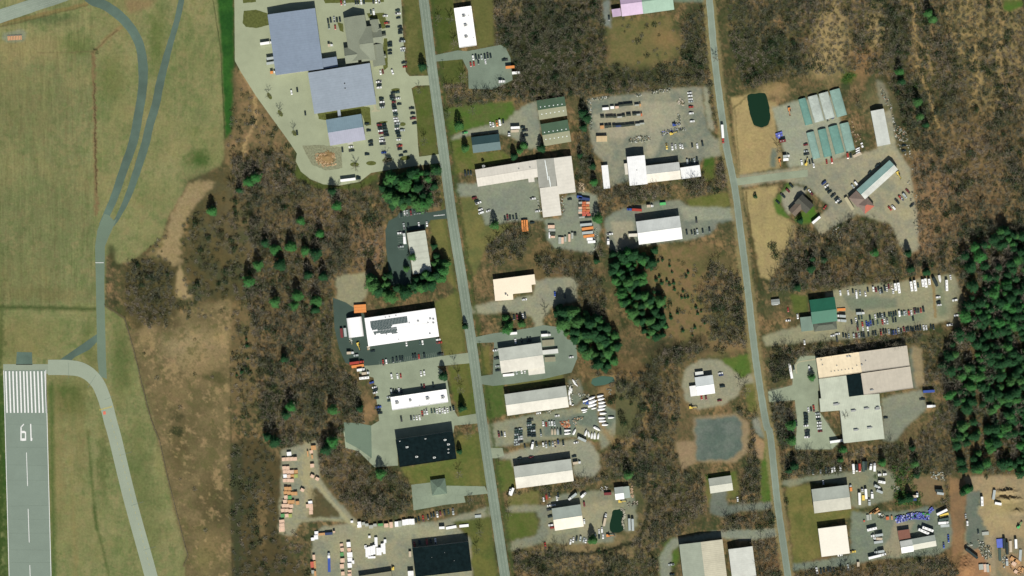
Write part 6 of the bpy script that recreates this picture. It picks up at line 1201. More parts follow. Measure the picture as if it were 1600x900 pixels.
for (x, y, an, ln), d in zip(BOATS, BD): longveh('boat', 'A7', x, y, an, ln, 'w', 'white wrapped boat, ' + d, 'wrapped boats in the boat yard')
for k, (x, c) in enumerate(((740, 't'), (776, 't'), (811, 's'), (847, 'k'))): longveh('boat', 'A7', x, 712, 92, 84, c, '%s covered boat, %s of four side by side' % (CNAME[c], ORD[k]), 'covered boats side by side')
for k, (x, y, an, ln) in enumerate(((965, 165, 80, 50), (975, 205, 95, 60), (955, 225, 88, 70), (985, 185, 100, 40), (958, 285, 92, 60), (968, 345, 96, 70), (1000, 380, 20, 30), (1022, 105, -60, 70), (1050, 135, -50, 40), (1005, 75, -50, 30))):
    longveh('boat', 'A7', x, y, an, ln, 'w', 'small white boat by the warehouse end, %s of ten' % ORD[k], 'small boats by the warehouse end', h=1.2)

# ------------------------------------------------------------------ stacks of lumber and goods
LUM = {'p': ('pink', mat('pale_pink_lumber', alb((232, 198, 170)), noise=.1, scale=2, ribs=('Y', .5, .12))), 't': ('tan', mat('tan_lumber', alb((208, 160, 108)), noise=.12, scale=2, ribs=('Y', .5, .15))), 'w': ('white wrapped', mat('white_lumber_wrap', (.84, .84, .82), noise=.06, scale=1)),
       'e': ('green topped', mat('green_lumber_wrap', alb((96, 156, 96)), noise=.1)), 'l': ('lime edged', mat('lime_lumber_wrap', alb((170, 180, 104)), noise=.15)), 'r': ('red wrapped', mat('red_lumber_wrap', alb((200, 104, 84)), noise=.1)), 'n': ('navy topped', mat('navy_lumber_wrap', alb((60, 76, 110)), noise=.1)), 's': ('grey', mat('grey_goods', alb((176, 180, 168)), noise=.1)), 'k': ('dark', mat('dark_goods', alb((66, 74, 62)), noise=.2)), 'o': ('orange', mat('orange_goods', alb((206, 116, 76)), noise=.2)), 'b': ('blue', mat('blue_goods', alb((100, 116, 200)), noise=.1))}
BEAR = mat('bearer_wood', (.2, .14, .08), noise=.1); STRAP = mat('strap_black', (.04, .04, .04), noise=0)
sr = random.Random(3)
def stack(f, x, y, wz, hz_, c, label, group, ht=None, ang=5, name='lumber_stack', cat='lumber stack'):
    o = F[f]; pos = P(f, x, y); lx, ly = wz * o[2] * S, hz_ * o[2] * S; ht = ht or sr.uniform(1.4, 3.2)
    e = empty(name, pos.x, pos.y, 0, R(ang)); tag(e, uniq(label), cat, group)
    m = MB(); n = max(1, int(ht / .75)); z = .12
    for k in range(n):
        j = .06 if n > 1 else 0; t = (ht - .1 * n) / n
        m.box(sr.uniform(-j, j), sr.uniform(-j, j), z, lx * sr.uniform(.96, 1), ly * sr.uniform(.96, 1), t); z += t + .1
    m.build('bundle', LUM[c][1], e)
    m = MB()
    for k in range(n):
        for sx in (-.35, 0, .35): m.box(sx * lx, 0, (ht + .02) / n * k + .0, .12, ly * .98, .1)
    m.build('bearer', BEAR, e)
    if c in 'ptwl' and lx > 1.5:
        m = MB(); m.box(-.25 * lx, 0, .14, .06, ly + .03, ht - .08); m.box(.25 * lx, 0, .14, .06, ly + .03, ht - .08); m.build('strap', STRAP, e)
    return e
def stacks(f, desc, s, wz, hz_, group=None, **k):
    items = []
    for tok in s.split():
        m_ = re.match(r'(-?\d+),(-?\d+)([a-z])(?:(\d+)x(\d+))?$', tok)
        q = pp(f, int(m_.group(1)), int(m_.group(2))); items.append(dict(pos=(q[0], -q[1]), x=int(m_.group(1)), y=int(m_.group(2)), c=m_.group(3), w=int(m_.group(4) or wz), h=int(m_.group(5) or hz_), what=LUM[m_.group(3)][0] + ' ' + (k.get('noun') or 'stack')))
    k2 = {a: v for a, v in k.items() if a != 'noun'}
    for it, o_ in zip(items, ordinals(items)): print('LONG', o_, desc) if len((o_ + ' ' + desc).split()) > 16 else None; stack(f, it['x'], it['y'], it['w'], it['h'], it['c'], o_ + ' ' + desc, 'stacks ' + desc, **k2)
for y, s in enumerate(('235,275p 295,272p 357,270p 415,268p 318,190w70x60', '240,412p 298,412p', '250,470p 308,472p 365,472p 427,470t', '255,537w 312,540p 370,540t 428,535l', '250,605p 310,605p 365,605p', '270,733t 328,733t', '262,800t 315,800t 362,812t 420,810t', '268,865p 330,870e')):
    stacks('B1', 'in row %s of the western lumber column' % ('one two three four five six seven eight'.split()[y]), s, 57, 56)
stacks('B1', 'on the east side of the lumber loop', '700,95t80x70 665,160p50x50 680,235t24x60 610,190t22x90 680,375p62x58', 60, 56); stacks('B1', 'where the sandy lane leaves the loop', '682,540p 757,580p 525,755p', 58, 50, ang=-25)
for y, s in enumerate(('190,25p 245,30t 282,30t', '175,75p 220,75p 265,80p', '165,130p 210,130p 255,135p', '165,190e 212,190p 252,192l', '155,258p60x40', '155,300p60x40', '155,335p66x30 155,365p66x30')):
    stacks('B2', 'in row %s of the lower lumber column' % ('one two three four five six seven'.split()[y]), s, 44, 42)
stacks('B2', 'in the short line east of the lower column', '338,42t 487,38w48x40 460,78p 492,75p48x44 497,110p 495,155p', 44, 44); stacks('B2', 'in the white corner group above the yard', '560,400w46x50 555,445w46x50 515,467w40x36', 40, 40); stacks('B2', 'below the long dark shadow', '620,408t80x28 705,402n90x30 765,380p24x20', 60, 28)
stacks('B2', 'in the western of two yard columns', '853,540p 862,590p 857,645e 865,715p50x50 858,785p48x50 868,870p', 40, 44); stacks('B2', 'in the eastern of two yard columns', '937,530w45x60 943,590p 950,650w60x58 952,712w56x58 950,772w50x56 990,735w22x40 948,850p 948,890p', 44, 44); stacks('B2', 'in the far western yard column', '530,680p30x60 510,765r40x70 542,765t22x90 520,850s 545,870t24x60', 36, 40)
stacks('B2', 'in the white wrapped block of the yard', '1135,560w30x40 1150,620w34x120 1180,610w32x110 1208,600w32x110 1236,590w30x110 1258,500w34x110 1278,610w34x90 1304,610w32x90 1328,570w28x100 1352,575w30x130 1205,680w90x24 1363,490w30x40 1180,440w28x28', 30, 100, ang=2)
stacks('B2', 'on the curved line of goods, western half', '975,262w30x26 1062,278w 1062,314w50x34 1108,285s 1150,300s 1200,322s50x40 1245,302s 1310,298e60x30 1378,305p50x46', 40, 34); stacks('T13', 'on the curved line of goods, eastern half', '845,580p 885,575w34x34 900,572s 925,565w 945,562w 962,560w 980,560w', 22, 36)
stacks('A4', 'in the northern steel rack line', '430,262p 480,240k60x22 540,232k60x22 600,228k60x22 680,234s60x14 722,235t18x32', 46, 26, name='steel_rack', cat='steel rack', noun='rack', ht=3.0); stacks('A4', 'in the middle steel rack line', '250,385k50x18 318,384k60x18 365,382k 408,384k 465,384s60x18 515,372k 578,360k60x22 650,354k50x22 700,354s50x20 738,357o18x34', 40, 20, name='steel_rack', cat='steel rack', noun='rack', ht=3.0)
stacks('A4', 'in the southern steel rack line', '245,510t50x40 300,506k46x34 345,500k40x30 395,498k 450,498n70x20 510,495k50x22 560,490k50x22 620,482k70x22 690,480s60x24 745,466s60x20', 40, 26, name='steel_rack', cat='steel rack', noun='rack', ht=3.0)
stacks('A5', 'in the rusty pallet rack block', '500,240s 545,240o 590,240p 495,270k 540,270o 585,270o 500,300p 545,300o 590,300t 498,330s 545,330o 590,332o 498,355p 540,358r 585,358r 500,382k 545,382r 600,380r 520,408s70x16 590,408k80x16', 42, 26, name='pallet_rack', cat='pallet rack', noun='rack', ht=2.2)
stacks('A5', 'in the L shaped row of old trailers', '160,520p80x40 168,560s80x30 175,600k70x30 140,620w20x70 175,640p60x24 260,680s34x80 292,680p30x76 325,665s24x60 372,650p26x90 405,625s24x70 440,610k34x30', 40, 30, name='junk_trailer', cat='trailer', noun='trailer', ht=2.2, ang=0)
stacks('C1', 'in the pallet block by the sand pit track', '240,820s40x50 275,830p24x70 300,830s24x70 318,835t16x60', 30, 50, name='pallet_stack', cat='pallet stack', noun='pallet stack', ht=1.6); stacks('C1', 'in the wooden scrap near the bottom right corner', '520,750t50x30 555,770t60x30 530,790p40x40 580,835t30x24 545,860p30x30 600,840t24x30', 30, 30, name='timber_pile', cat='timber pile', noun='pile', ht=1.8, ang=-35)
stacks('C1', 'beside the blue grey steel sheet', '405,612b56x80 278,525s60x30', 40, 40, name='sheet_stack', cat='sheet stack', noun='sheet stack', ht=1.2); stacks('B7', 'beside the yellow racks of the bus yard', '285,785s34x70 318,780s24x70 240,830r20x20 430,740w30x16 460,790k40x16 530,795o40x40 585,790t20x50 335,735y'.replace(' 335,735y', ''), 30, 30, name='scrap_stack', cat='scrap stack', noun='stack', ht=1.6)
stacks('T33', 'in the yellow rack by the bus yard', '655,500t50x10 668,490t50x10 680,500t40x8', 40, 8, name='steel_rack', cat='steel rack', noun='rack', ht=1.5, ang=35)
stacks('C2', 'beside the eastern end of the greenhouses', '1245,820w60x16 1245,850w60x16 1250,880w60x14 1300,750w30x20 1310,790w26x30', 40, 16, name='pallet_stack', cat='pallet stack', noun='pallet stack', ht=1.0, ang=25)
# blue bins in a long bank
BINM = [mat('blue_bin_plastic', alb((108, 118, 198)), rough=.4, noise=.1), mat('green_bin_plastic', alb((80, 170, 96)), rough=.4, noise=.1), mat('pale_bin_plastic', alb((186, 190, 226)), rough=.4, noise=.08)]
def bin_(pos, c, label, group, s_=1.0, ang=0):
    e = empty('waste_bin', pos.x, pos.y, 0, R(ang)); tag(e, label, 'bin', group); m = MB(); m.box(0, 0, 0, 1.7 * s_, 1.2 * s_, 1.3, taper=1.08); m.build('body', BINM[c], e)
    m = MB(); m.box(0, 0, 1.3, 1.86 * s_, 1.36 * s_, .12); m.build('lid', BINM[2 if c == 0 and sr.random() < .25 else c], e)
path = [(640, 815), (720, 800), (800, 775), (880, 765), (960, 770), (1040, 780)]; nb = 0; BC = {}
for t in np.linspace(0, 1, 26):
    u = t * (len(path) - 1); i = min(len(path) - 2, int(u)); x = path[i][0] + (path[i + 1][0] - path[i][0]) * (u - i); y = path[i][1] + (path[i + 1][1] - path[i][1]) * (u - i)
    for k in range(4):
        if sr.random() < .12: continue
        c = 1 if (sr.random() < .05 or (x > 960 and k == 0 and sr.random() < .7)) else 0
        nk_ = ('back', 'second', 'third', 'front')[k]; cn_ = 'green' if c else 'blue'; BC[(nk_, cn_)] = BC.get((nk_, cn_), 0) + 1
        bin_(P('B7', x + sr.uniform(-6, 6), y - 32 + k * 21 + sr.uniform(-4, 4)), c, '%s %s waste bin from the west in the %s row of the bank' % (ORD[BC[(nk_, cn_)] - 1], cn_, nk_), 'waste bins in the long bank', sr.uniform(.8, 1.15), sr.uniform(-20, 40)); nb += 1
for k, (x, y) in enumerate(((1050, 700), (1065, 680), (1080, 668), (1095, 690), (1070, 712), (1055, 728))): bin_(P('B7', x, y), 0, ORD[k] + ' blue waste bin of the small group off the bank end', 'waste bins off the bank end', 1, 30)
for k, (x, y) in enumerate(((120, 620), (150, 610), (180, 600), (125, 650), (155, 640), (185, 635), (150, 670))): bin_(P('C2', x, y), 0, ORD[k] + ' blue bin of the seven clustered on the concrete pad', 'blue bins on the concrete pad', 1.3, 20)
# machines
def machine(f, x, y, ang, c, label, boom=True):
    pos = P(f, x, y); e = empty('excavator', pos.x, pos.y, 0, R(ang)); tag(e, uniq(label), 'excavator'); pm2 = mat('machine_paint_' + CNAME[c], CRGB[c], rough=.5, noise=.1)
    for sy in (-1, 1): m = MB(); m.box(0, sy * 1.1, 0, 3.6, .55, .9); m.build('track', CHAS, e)
    m = MB(); m.box(-.4, 0, 1.0, 3.0, 2.4, 1.1); m.build('body', pm2, e); m = MB(); m.box(.5, .6, 2.1, 1.3, 1.0, 1.0, taper=.85); m.build('cab', VGL, e)
    if boom:
        m = MB(); i = len(m.v); m.box(3.0, -.3, 1.8, 4.6, .4, .5); bm_ = m.build('boom', pm2, e); m = MB(); m.box(5.5, -.3, .4, .9, 1.1, .9); m.build('bucket', CHAS, bm_)
for a in (('A4', 1115, 590, 20, 'y', 'yellow excavator in the scrap at the steel yard'), ('B6', 1030, 265, 5, 'y', 'yellow excavator south of the two tone shed'), ('B4', 265, 430, -70, 'y', 'yellow excavator below the white arched hut'), ('B6', 880, 690, 5, 'o', 'orange excavator below the green pond'), ('C2', 295, 280, -80, 'o', 'orange machine on the nursery pad'),
          ('C3', 475, 285, 80, 'y', 'yellow tractor in the cluster by the nursery lane'), ('C4', 680, 255, -60, 'y', 'yellow loader at the end of the diagonal barn'), ('T13', 856, 850, 92, 'y', 'yellow forklift beside the tan lumber shed'), ('T22', 1120, 746, 5, 'y', 'small yellow machine south west of the white building'), ('C1', 570, 465, 60, 'e', 'bright green machine in the sand pit'), ('C3', 148, 250, -80, 'o', 'orange digger between tan field and pad'), ('A4', 1150, 480, 10, 'b', 'blue machine in the scrap at the steel yard')):
    machine(*a, boom='forklift' not in a[5])
# scrap heaps and clutter: each a heap of many small pieces
def heap_obj(f, pts, label, cols, n, sz=(.5, 1.6), name='scrap_heap', cat='scrap heap', h=.9):
    o = F[f]; q = [pp(f, *p) for p in pts]; cx, cy = sum(p[0] for p in q) / len(q), sum(p[1] for p in q) / len(q); pos = Wp((cx, cy)); m = MB(); xs, ys = [p[0] for p in q], [p[1] for p in q]; k = 0
    ms = [mat('scrap_%d_%d_%d' % c, alb(c), noise=.15) for c in cols]; t = 0
    while k < n and t < n * 20:
        t += 1; x, y = sr.uniform(min(xs), max(xs)), sr.uniform(min(ys), max(ys))
        if not inpoly(np.array([x]), np.array([y]), q)[0]: continue
        w_ = Wp((x, y)) - pos; m.box(w_.x, w_.y, 0, sr.uniform(*sz), sr.uniform(sz[0], sz[1]) * .6, sr.uniform(.2, h), sr.randrange(len(ms)), sr.uniform(0, 3.14)); k += 1
    ob = m.build(name, ms, None); ob.location = (pos.x, pos.y, 0); tag(ob, uniq(label), cat); return ob
WG = [(200, 202, 190), (140, 148, 132), (84, 92, 76), (70, 78, 64), (168, 160, 132)]
for a in (('A4', ((60, 170), (100, 160), (110, 300), (125, 480), (110, 560), (90, 480), (75, 300)), 'pale scrap strip along the west edge of the steel yard', WG, 90), ('A4', ((100, 150), (240, 125), (340, 130), (330, 150), (230, 175), (110, 165)), 'pale scrap strip along the north west edge of the steel yard', WG, 60),
          ('A4', ((650, 100), (740, 95), (740, 122), (660, 125)), 'small pale scrap heap north of the steel racks', WG, 24), ('A4', ((860, 40), (1100, 20), (1100, 70), (870, 100)), 'dark framed scrap line at the north of the steel yard', [(120, 126, 110), (60, 64, 50), (190, 190, 176)], 70),
          ('A4', ((980, 560), (1060, 535), (1290, 520), (1290, 550), (1150, 570), (1060, 600), (985, 620)), 'mixed scrap heap round the yellow excavator', WG + [(110, 120, 190)], 110), ('A4', ((570, 670), (680, 620), (840, 620), (850, 690), (700, 700), (580, 700)), 'brown and pale scrap heap south of the steel racks', WG + [(130, 106, 76)], 110),
          ('A4', ((1180, 350), (1225, 350), (1230, 500), (1190, 500)), 'pale scrap line west of the parked column', WG, 50), ('A4', ((1170, 170), (1225, 150), (1275, 200), (1270, 250), (1180, 220)), 'dark scrap heap at the north east of the steel yard', [(90, 90, 70), (140, 130, 100), (200, 190, 170)], 50),
          ('A5', ((262, 170), (300, 160), (330, 350), (285, 360)), 'junk along the white wall of the works', WG + [(120, 90, 60)], 50), ('A5', ((0, 200), (35, 260), (55, 350), (10, 350)), 'white junk west of the works', WG, 30), ('A5', ((480, 0), (540, 10), (550, 120), (500, 100)), 'pale stones east of the works', [(200, 180, 150), (170, 150, 120)], 40), ('A5', ((650, 540), (700, 530), (710, 780), (660, 800)), 'pale junk beyond the orange containers', WG, 50),
          ('A7', ((930, 130), (1000, 130), (1005, 380), (950, 380)), 'white clutter along the warehouse end', WG, 60), ('A7', ((1060, 240), (1200, 250), (1210, 290), (1090, 300)), 'white junk north west of the boats', WG, 50), ('A7', ((840, 590), (950, 575), (970, 660), (860, 670)), 'orange scrap heap among the stacked cars', [(214, 130, 84), (190, 110, 70), (120, 84, 60), (210, 190, 160)], 90), ('A7', ((980, 560), (1050, 540), (1140, 525), (1130, 555), (1050, 590), (1040, 640), (1000, 600)), 'pale scrap arc beside the boats', WG + [(200, 160, 120)], 70),
          ('A7', ((640, 440), (780, 430), (780, 445), (705, 500), (650, 480)), 'white parts laid against the boat yard warehouse', WG, 30), ('A7', ((1130, 335), (1200, 320), (1200, 375), (1140, 380)), 'blue tarp heap between the boats', [(60, 90, 160), (70, 100, 170)], 24), ('A7', ((1420, 180), (1480, 190), (1480, 260), (1460, 250)), 'small pale scrap on the grass by the shallow pond', WG, 14),
          ('B6', ((1155, 60), (1190, 60), (1190, 220), (1160, 210)), 'tan stones east of the two tone shed', [(190, 160, 130), (170, 150, 120)], 40), ('B6', ((1110, 290), (1250, 260), (1250, 310), (1130, 330)), 'dark scrap between shed and pond', [(90, 84, 64), (60, 60, 50), (180, 170, 150)], 40), ('B6', ((1030, 350), (1090, 370), (1095, 450), (1060, 520), (1090, 600), (1075, 610), (1045, 520), (1075, 430), (1030, 365)), 'pale stone edging of the dark green pond', [(190, 186, 164), (160, 156, 136)], 90),
          ('B6', ((780, 80), (890, 70), (890, 140), (780, 140)), 'dark goods north of the dull red container', [(110, 100, 80), (190, 190, 180), (70, 66, 54)], 26), ('B7', ((600, 390), (690, 400), (690, 460), (610, 470)), 'pale junk among the thicket', WG, 40), ('B7', ((1060, 220), (1230, 210), (1240, 330), (1200, 330), (1080, 300)), 'pale rubble at the east of the wooded yard', WG, 70), ('B7', ((400, 740), (500, 730), (500, 800), (420, 800)), 'mixed scrap west of the blue bins', WG + [(90, 70, 50)], 50),
          ('C1', ((110, 620), (170, 610), (160, 640), (120, 640)), 'white scrap above the black trailer', WG, 30), ('C1', ((210, 580), (330, 640), (335, 740), (270, 760), (220, 660)), 'big grey scrap heap beside the sandy track', WG + [(80, 80, 64)], 190), ('C1', ((430, 720), (452, 720), (445, 830), (430, 820)), 'white framed scrap in the scrap lines', WG, 26), ('C1', ((490, 700), (560, 740), (610, 830), (610, 890), (520, 880), (490, 800)), 'tan timber scrap near the bottom right corner', [(206, 164, 120), (180, 140, 100), (120, 100, 74)], 120),
          ('B4', ((130, 340), (170, 350), (190, 430), (160, 420)), 'pale clutter below the arched hut', WG, 26), ('B4', ((390, 460), (430, 455), (430, 500), (395, 500)), 'tan clutter at the corner of the solar building', [(190, 160, 120), (210, 200, 180)], 14), ('C2', ((800, 400), (920, 380), (920, 410), (820, 440)), 'white pots between the greenhouse rows', WG + [(60, 70, 150)], 30), ('C2', ((1130, 440), (1180, 450), (1200, 600), (1290, 620), (1290, 730), (1220, 740), (1150, 560)), 'brown clutter east of the southern greenhouses', [(130, 100, 74), (90, 84, 60), (180, 160, 130)], 50),
          ('T11', ((360, 65), (440, 50), (500, 60), (505, 130), (420, 150), (370, 110)), 'split firewood scattered on the bark island', [(206, 176, 136), (180, 146, 106)], 200), ('T30', ((700, 540), (770, 640), (790, 760), (860, 820), (880, 890), (800, 880), (770, 700), (710, 600)), 'grey junk belt along the wood edge east of the barn', WG + [(150, 120, 90)], 170), ('T31', ((800, 0), (880, 0), (920, 120), (890, 260), (870, 250), (900, 120)), 'dark junk along the east edge of the nursery', [(90, 90, 74), (130, 126, 104), (180, 180, 164)], 60),
          ('T31', ((880, 300), (935, 300), (960, 560), (920, 560)), 'dark junk at the wood edge of the gravel yard', [(70, 76, 62), (110, 110, 90), (150, 150, 134)], 50), ('T31', ((400, 520), (470, 520), (470, 590), (400, 580)), 'pale junk hidden in the wood by the gravel yard', WG, 26), ('T31', ((750, 620), (800, 640), (810, 690), (770, 680)), 'pale rubble south of the gravel yard', WG, 20), ('T22', ((400, 570), (410, 570), (410, 590), (400, 590)), 'tiny white heap by the shallow pond', WG, 6)):
    heap_obj(*a)
# ================================================================== TREES
tr = random.Random(21); tg = np.random.default_rng(33)
# needle and bark materials vary from tree to tree
def leafmat(name, c, var=.35, rough=.8, c2=None):
    m = bpy.data.materials.new(name); m.use_nodes = True; n = m.node_tree; b = n.nodes['Principled BSDF']; L = n.links.new
    b.inputs['Roughness'].default_value = rough; b.inputs['Specular IOR Level'].default_value = .15
    oi = n.nodes.new('ShaderNodeObjectInfo'); ge = n.nodes.new('ShaderNodeNewGeometry'); tn = n.nodes.new('ShaderNodeTexNoise'); tn.inputs['Scale'].default_value = .12; L(ge.outputs['Position'], tn.inputs['Vector'])
    ad = n.nodes.new('ShaderNodeMath'); ad.operation = 'ADD'; L(tn.outputs['Fac'], ad.inputs[0])
    mu = n.nodes.new('ShaderNodeMath'); mu.operation = 'MULTIPLY'; mu.inputs[1].default_value = .6; L(ge.outputs['Random Per Island'], mu.inputs[0]); L(mu.outputs[0], ad.inputs[1])
    mr = n.nodes.new('ShaderNodeMapRange'); mr.inputs['From Min'].default_value = .3; mr.inputs['From Max'].default_value = 1.3; mr.inputs['To Min'].default_value = 1 - var; mr.inputs['To Max'].default_value = 1 + var; L(ad.outputs[0], mr.inputs['Value'])
    r_ = n.nodes.new('ShaderNodeMix'); r_.data_type = 'RGBA'; t2 = n.nodes.new('ShaderNodeTexNoise'); t2.inputs['Scale'].default_value = .022; t2.inputs['Detail'].default_value = 3; L(ge.outputs['Position'], t2.inputs['Vector']); m2 = n.nodes.new('ShaderNodeMapRange'); m2.inputs['From Min'].default_value = .42; m2.inputs['From Max'].default_value = .58; L(t2.outputs['Fac'], m2.inputs['Value']); L(m2.outputs[0], r_.inputs[0]); r_.inputs[6].default_value = (*c, 1); r_.inputs[7].default_value = (*(c2 or c), 1); v = n.nodes.new('ShaderNodeVectorMath'); v.operation = 'SCALE'; L(r_.outputs[2], v.inputs[0]); L(mr.outputs[0], v.inputs['Scale']); L(v.outputs[0], b.inputs['Base Color']); return m
NEEDLE = leafmat('pine_needles', (.032, .135, .03), .6, c2=(.048, .13, .034)); NEEDLE2 = leafmat('pine_needles_dark', (.016, .062, .02), .6); BARK = leafmat('grey_bark', (.17, .155, .105), .3); TWIG = leafmat('bare_twigs', (.23, .195, .145), .45, c2=(.135, .14, .095)); TWIG2 = leafmat('bare_twigs_grey', (.19, .175, .13), .45, c2=(.095, .11, .075)); BUSHM = leafmat('dull_bush_twigs', (.07, .078, .034), .4); DARKB = leafmat('evergreen_bush_leaves', (.022, .05, .018), .4); GREENB = leafmat('green_bush_leaves', (.05, .12, .025), .4)
def arr_mesh(name, tris, mats, midx=None):
    """tris: (n,3,3) array"""
    me = bpy.data.meshes.new(name); n = len(tris); me.vertices.add(n * 3); me.vertices.foreach_set('co', tris.astype(np.float32).ravel())
    me.loops.add(n * 3); me.loops.foreach_set('vertex_index', np.arange(n * 3, dtype=np.int32)); me.polygons.add(n); me.polygons.foreach_set('loop_start', (np.arange(n) * 3).astype(np.int32))
    for m in mats: me.materials.append(m)
    if midx is not None: me.polygons.foreach_set('material_index', midx.astype(np.int32))
    me.update(calc_edges=True); return me
def pine_tris(seed, h=13.0, r=3.4, n=420):
    g = np.random.default_rng(seed); t = np.sort(g.random(n)) ** .8; z = h * (.16 + .84 * t)
    lay = np.floor(t * 9) / 9; rad = r * (1 - lay) ** .55 * (.75 + .35 * g.random(n)) + .15
    lob = 1 + .22 * np.sin(5 * g.random() * 6 + 5 * np.linspace(0, 1, n)) ; a = g.random(n) * 2 * np.pi
    rad *= 1 + .13 * np.sin(a * 3 + seed) + .10 * np.sin(a * 5 + 2 * seed) * np.cos(t * 9 + seed)
    p = rad * (.25 + .75 * g.random(n) ** .5); c = np.stack([p * np.cos(a), p * np.sin(a), z - p * .25], -1)
    d = np.stack([np.cos(a), np.sin(a), -.35 + .3 * g.random(n)], -1); s_ = (.42 + .42 * g.random(n))[:, None] * (.6 + .5 * (1 - t))[:, None]
    q = np.stack([-np.sin(a), np.cos(a), .4 * (g.random(n) - .5)], -1)
    return np.stack([c - d * s_ * .5 + q * s_ * .55, c - d * s_ * .5 - q * s_ * .55, c + d * s_ * 1.1], 1)
def branch_tris(seed, h=12.0, r=3.8, nb_=7, twigs=26, tw=.16):
    """leafless crown: limbs rising from the stem, each with a fan of twigs (thin triangles)"""
    g = np.random.default_rng(seed); out = []
    def limb(a, b_, w0, w1):
        d = b_ - a; side = np.cross(d, [0, 0, 1.0]); nn = np.linalg.norm(side); side = side / nn if nn > 1e-4 else np.array([1.0, 0, 0]); up = np.cross(side, d); up /= (np.linalg.norm(up) or 1)
        for v in (side, up):
            out.append([a - v * w0, a + v * w0, b_ + v * w1]); out.append([a - v * w0, b_ + v * w1, b_ - v * w1])
    limb(np.array([0, 0, h * .3]), np.array([g.normal() * .3, g.normal() * .3, h * .97]), .12, .03)
    for k in range(nb_):
        a = 2 * np.pi * (k + g.random() * .7) / nb_; z0 = h * (.28 + .4 * g.random()); rr = r * (.7 + .35 * g.random()); s0 = np.array([0, 0, z0]); e = np.array([rr * np.cos(a), rr * np.sin(a), min(h, z0 + h * (.25 + .25 * g.random()))])
        mid = (s0 + e) / 2 + np.array([0, 0, -.3]); limb(s0, mid, .10, .07); limb(mid, e, .07, .03)
        for _ in range(twigs):
            t = .25 + .75 * g.random(); p = s0 + (e - s0) * t; v = g.normal(size=3); v[2] = abs(v[2]) * .8; v /= np.linalg.norm(v); v[:2] += .5 * np.array([np.cos(a), np.sin(a)]); q = p + v * (.6 + 1.3 * g.random()); sd_ = np.cross(v, g.normal(size=3)); sd_ /= np.linalg.norm(sd_)
            out.append([p - sd_ * tw * .5, p + sd_ * tw * .5, q])
            if g.random() < .5:
                v2 = v + g.normal(size=3) * .5; out.append([p + (q - p) * .4, p + (q - p) * .55, p + (q - p) * .5 + v2 * .8])
    return np.array(out)
def trunk_mb(h, r0, r1): m = MB(); m.cyl(0, 0, 0, r0, h, 7, r2=r1); return m
PINES = [(arr_mesh('pine_crown', pine_tris(100 + k, 12.5 + k % 4, 3.5 + .45 * (k % 4), 900), [NEEDLE if k % 2 else NEEDLE2]), trunk_mb(12, .22, .05).mesh('pine_trunk', BARK)) for k in range(8)]
BARES = [(arr_mesh('bare_crown', branch_tris(200 + k, 11 + k % 4, 3.4 + .3 * (k % 4)), [TWIG if k % 2 else TWIG2]), trunk_mb(7, .2, .1).mesh('bare_trunk', BARK)) for k in range(8)]
def plant(kind, q, label, group, s_=None):
    mc, mt = tr.choice(PINES if kind == 'pine' else BARES); p = Wp(q); s_ = s_ or tr.uniform(.75, 1.25)
    e = empty('pine_tree' if kind == 'pine' else 'bare_tree', p.x, p.y, 0, tr.uniform(0, 6.28)); e.scale = (s_, s_, s_ * tr.uniform(.9, 1.1)); tag(e, label, 'pine tree' if kind == 'pine' else 'bare tree', group)
    link('trunk', mt, e); link('crown', mc, e); return e, s_
# where nothing may grow
blocked = np.zeros((NY, NX), bool)
def block(poly, g=0):
    xs = [p[0] for p in poly]; ys = [p[1] for p in poly]; i0, i1 = max(0, int((min(xs) - GX0) / GS) - 1), min(NX, int((max(xs) - GX0) / GS) + 2); j0, j1 = max(0, int((min(ys) - GY0) / GS) - 1), min(NY, int((max(ys) - GY0) / GS) + 2)
    if i1 > i0 and j1 > j0: sl = (slice(j0, j1), slice(i0, i1)); blocked[sl] |= inpoly(XX[sl], YY[sl], poly)
for _, _, pl, _ in LOTS: block(pl)
for pl, _, _ in YARDS: block(pl)
for pl, _, _ in LAWNS: block(pl)
block(AF)
block([(250, 400), (262, 345), (296, 285), (334, 280), (318, 312), (290, 352), (286, 412), (292, 446), (300, 466), (274, 468), (268, 416)])
for rp, hw in ((MAINR, 13), (EASTR, 10)): block([(x - hw, y) for x, y in rp] + [(x + hw, y) for x, y in rp[::-1]])
for fr, g in SEE: block([((v.x) / S + 800, 450 - v.y / S) for v in fr.rect()])
for pl in (POND_W, POND_S, POND_N): block(pl)
bl = blur(blocked.astype(np.float32), 2.0)
def free(x, y, lim=.25):
    i, j = int((x - GX0) / GS), int((y - GY0) / GS); return 0 <= i < NX and 0 <= j < NY and bl[j, i] < lim
def fill(poly, sp, lim=.25, jit=1.0, n_max=None, r_=None):
    """scattered points inside a polygon, about sp apart"""
    xs = [p[0] for p in poly]; ys = [p[1] for p in poly]; pts = []; g = r_ or tr
    x = np.arange(min(xs), max(xs), sp); y = np.arange(min(ys), max(ys), sp * .87)
    for j, yy in enumerate(y):
        for xx in x:
            a, b_ = xx + (j % 2) * sp / 2 + g.uniform(-.45, .45) * sp * jit, yy + g.uniform(-.45, .45) * sp * jit; pts.append((a, b_))
    P_ = np.array(pts); k = inpoly(P_[:, 0], P_[:, 1], poly); P_ = P_[k]
    return [tuple(p) for p in P_ if free(*p, lim)]
